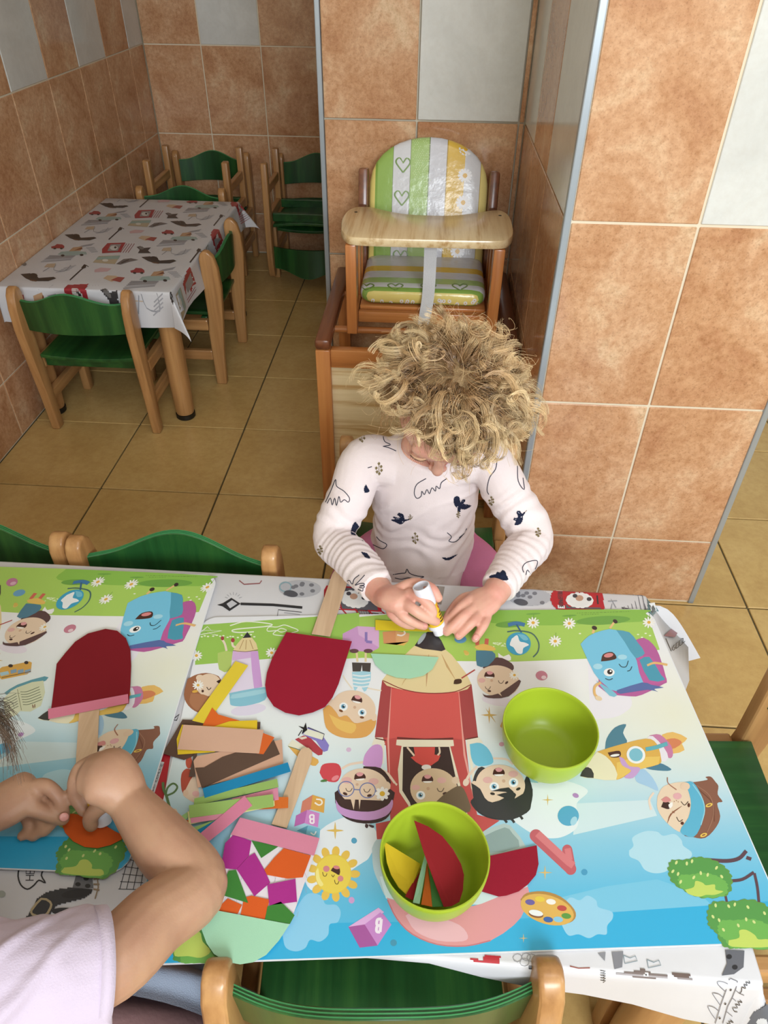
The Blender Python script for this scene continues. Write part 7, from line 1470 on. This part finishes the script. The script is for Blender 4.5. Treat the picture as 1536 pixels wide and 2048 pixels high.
for m_ in range(1500):
    d = R5.normal(size=3); d /= np.linalg.norm(d); x, f, u = d @ X2, d @ F2, d @ U2
    if f > 0.3 and u < 0.6 or u < -0.4: continue
    root = H2 + X2 * x * 0.070 + F2 * f * 0.083 + U2 * u * 0.080; s = np.linspace(0, 1, 18); side = 1 if (d[0] > 0) else -1
    t = A3((side * 0.25, 0.28 + R5.uniform(-.1, .2), -0.55)); Ln = R5.uniform(0.12, 0.19); p = root + d * (0.012 * np.sin(s * PI))[:, None] + (A3((d[0], d[1] * .6, 0.0)) * 0.07) * (np.sin(s * PI / 2))[:, None] + t * (Ln * s ** 1.6)[:, None] + (R5.normal(size=3) * 0.012)[None] * (s ** 2)[:, None]
    q = p - H2; rr = np.sqrt((q @ X2 / 0.072) ** 2 + (q @ F2 / 0.085) ** 2 + (q @ U2 / 0.082) ** 2); p = H2 + q * np.maximum(1, 1.02 / rr)[:, None]
    p[:, 2] = np.maximum(p[:, 2], 0.50)
    dd = p - CAM; dz_ = dd @ FW
    if ((768 + FPX * (dd @ RT) / np.maximum(dz_, .05) > -6) & (dz_ > 0.02)).any(): continue
    P_.append(p); R_l.append(0.0004 * (1.05 - 0.5 * s)); g = R5.uniform(.8, 1.2); C_l.append((br0[None] * (1 - s[:, None]) + br1[None] * s[:, None]) * g)
a_ = W(-26, 1400, 0.62)
for m_ in range(190):                                                     # the lock that hangs into the frame
    e = W(R5.normal(26, 14), R5.normal(1505, 30), R5.uniform(0.53, 0.57)) if m_ % 3 else W(R5.normal(14, 12), R5.normal(1440, 25), R5.uniform(0.57, 0.60)); root = h2(0.05 + R5.normal() * .01, R5.normal() * .02, 0.06 + R5.normal() * .01); s = np.linspace(0, 1, 18)[:, None]; m1 = W(R5.normal(12, 10), R5.normal(1388, 9), R5.uniform(.61, .64))
    p = root * (1 - s) ** 3 + 3 * (root * .5 + m1 * .5) * s * (1 - s) ** 2 + 3 * m1 * s ** 2 * (1 - s) + e * s ** 3; P_.append(p); R_l.append(0.00034 * (1.05 - 0.6 * s[:, 0])); C_l.append(np.repeat(((br0 * .5 + br1 * .5) * R5.uniform(.7, 1.3))[None], 18, 0))
pobj('long_hair', strands(np.array(P_), np.array(R_l), np.array(C_l)), M['hair'], kid2, K2, label='long brown hair')

# ---- print on the high chair cushions (hearts and daisies)
def world_bvh(o, base):
    me = o.data; v = [tuple(q + A3(base)) for q in verts(me)]; return BVHTree.FromPolygons(v, [tuple(p.vertices) for p in me.polygons])
it = []
def heart(r, x, y, w_, h_, sk=0.0):
    for dx in (-2.5, 2.5):
        it.append(('line', r, [(x, y - .15 * h_ + dx), (x - .25 * w_ + dx, y - .5 * h_), (x - .5 * w_ + dx, y - .2 * h_), (x + dx, y + .5 * h_)], 2.0 - .4 * (dx > 0), '#5f7d3a' if dx < 0 else '#7e9a50')); it.append(('line', r, [(x, y - .15 * h_ + dx), (x + .28 * w_ + dx, y - .48 * h_), (x + .5 * w_ + dx, y - .15 * h_), (x + dx, y + .5 * h_)], 2.0 - .4 * (dx > 0), '#5f7d3a' if dx < 0 else '#7e9a50'))
def dais(r, x, y, R_):
    for k in range(12): a = 2 * PI * k / 12; it.append(('line', r, [(x + .25 * R_ * math.cos(a), y + .25 * R_ * math.sin(a)), (x + R_ * math.cos(a), y + R_ * math.sin(a))], R_ * .11, '#e6e6ea'))
    it.append(('fill', r, [(x + .34 * R_ * math.cos(a), y + .34 * R_ * math.sin(a)) for a in np.linspace(0, 2 * PI, 9)[:-1]], 0, '#d8a82a'))
for y in (280, 485, 855): heart('k', 578 if y < 400 else 570 if y < 600 else 562, y, 88, 92)
for x, y in ((968, 178), (962, 345), (950, 512), (915, 815)): dais('k', x, y, 44)
for k in range(260):
    x, y = rnd.uniform(640, 745), rnd.uniform(115, 570); x = 640 + (int((x - 640) / 13) + .5 * (int(y / 11) % 2)) * 13; y = int(y / 11) * 11; it.append(('fill', 'k', [(x - 3, y), (x, y - 3), (x + 3, y), (x, y + 3)], 0, '#c6d8a2'))
hp_b = mesh_of(decal(world_bvh(cush_back, (HX, HY, 0)), it, 0.0005), 'printed_flowers', fixn=False); hp_b.transform(Matrix.Translation((-HX, -HY, 0))); link('printed_flowers', hp_b, cush_back, M['print'], kind='stuff')
it = []
for x in (350, 530, 735, 930): heart('k', x, 1035, 92, 40)
for k in range(60): dais('k', rnd.uniform(345, 1060), rnd.uniform(1115, 1165), 12) if k < 26 else None
hp_s = mesh_of(decal(world_bvh(cush_seat, (HX, HY, 0)), it, 0.0005), 'printed_flowers', fixn=False); hp_s.transform(Matrix.Translation((-HX, -HY, 0))); link('printed_flowers', hp_s, cush_seat, M['print'], kind='stuff')
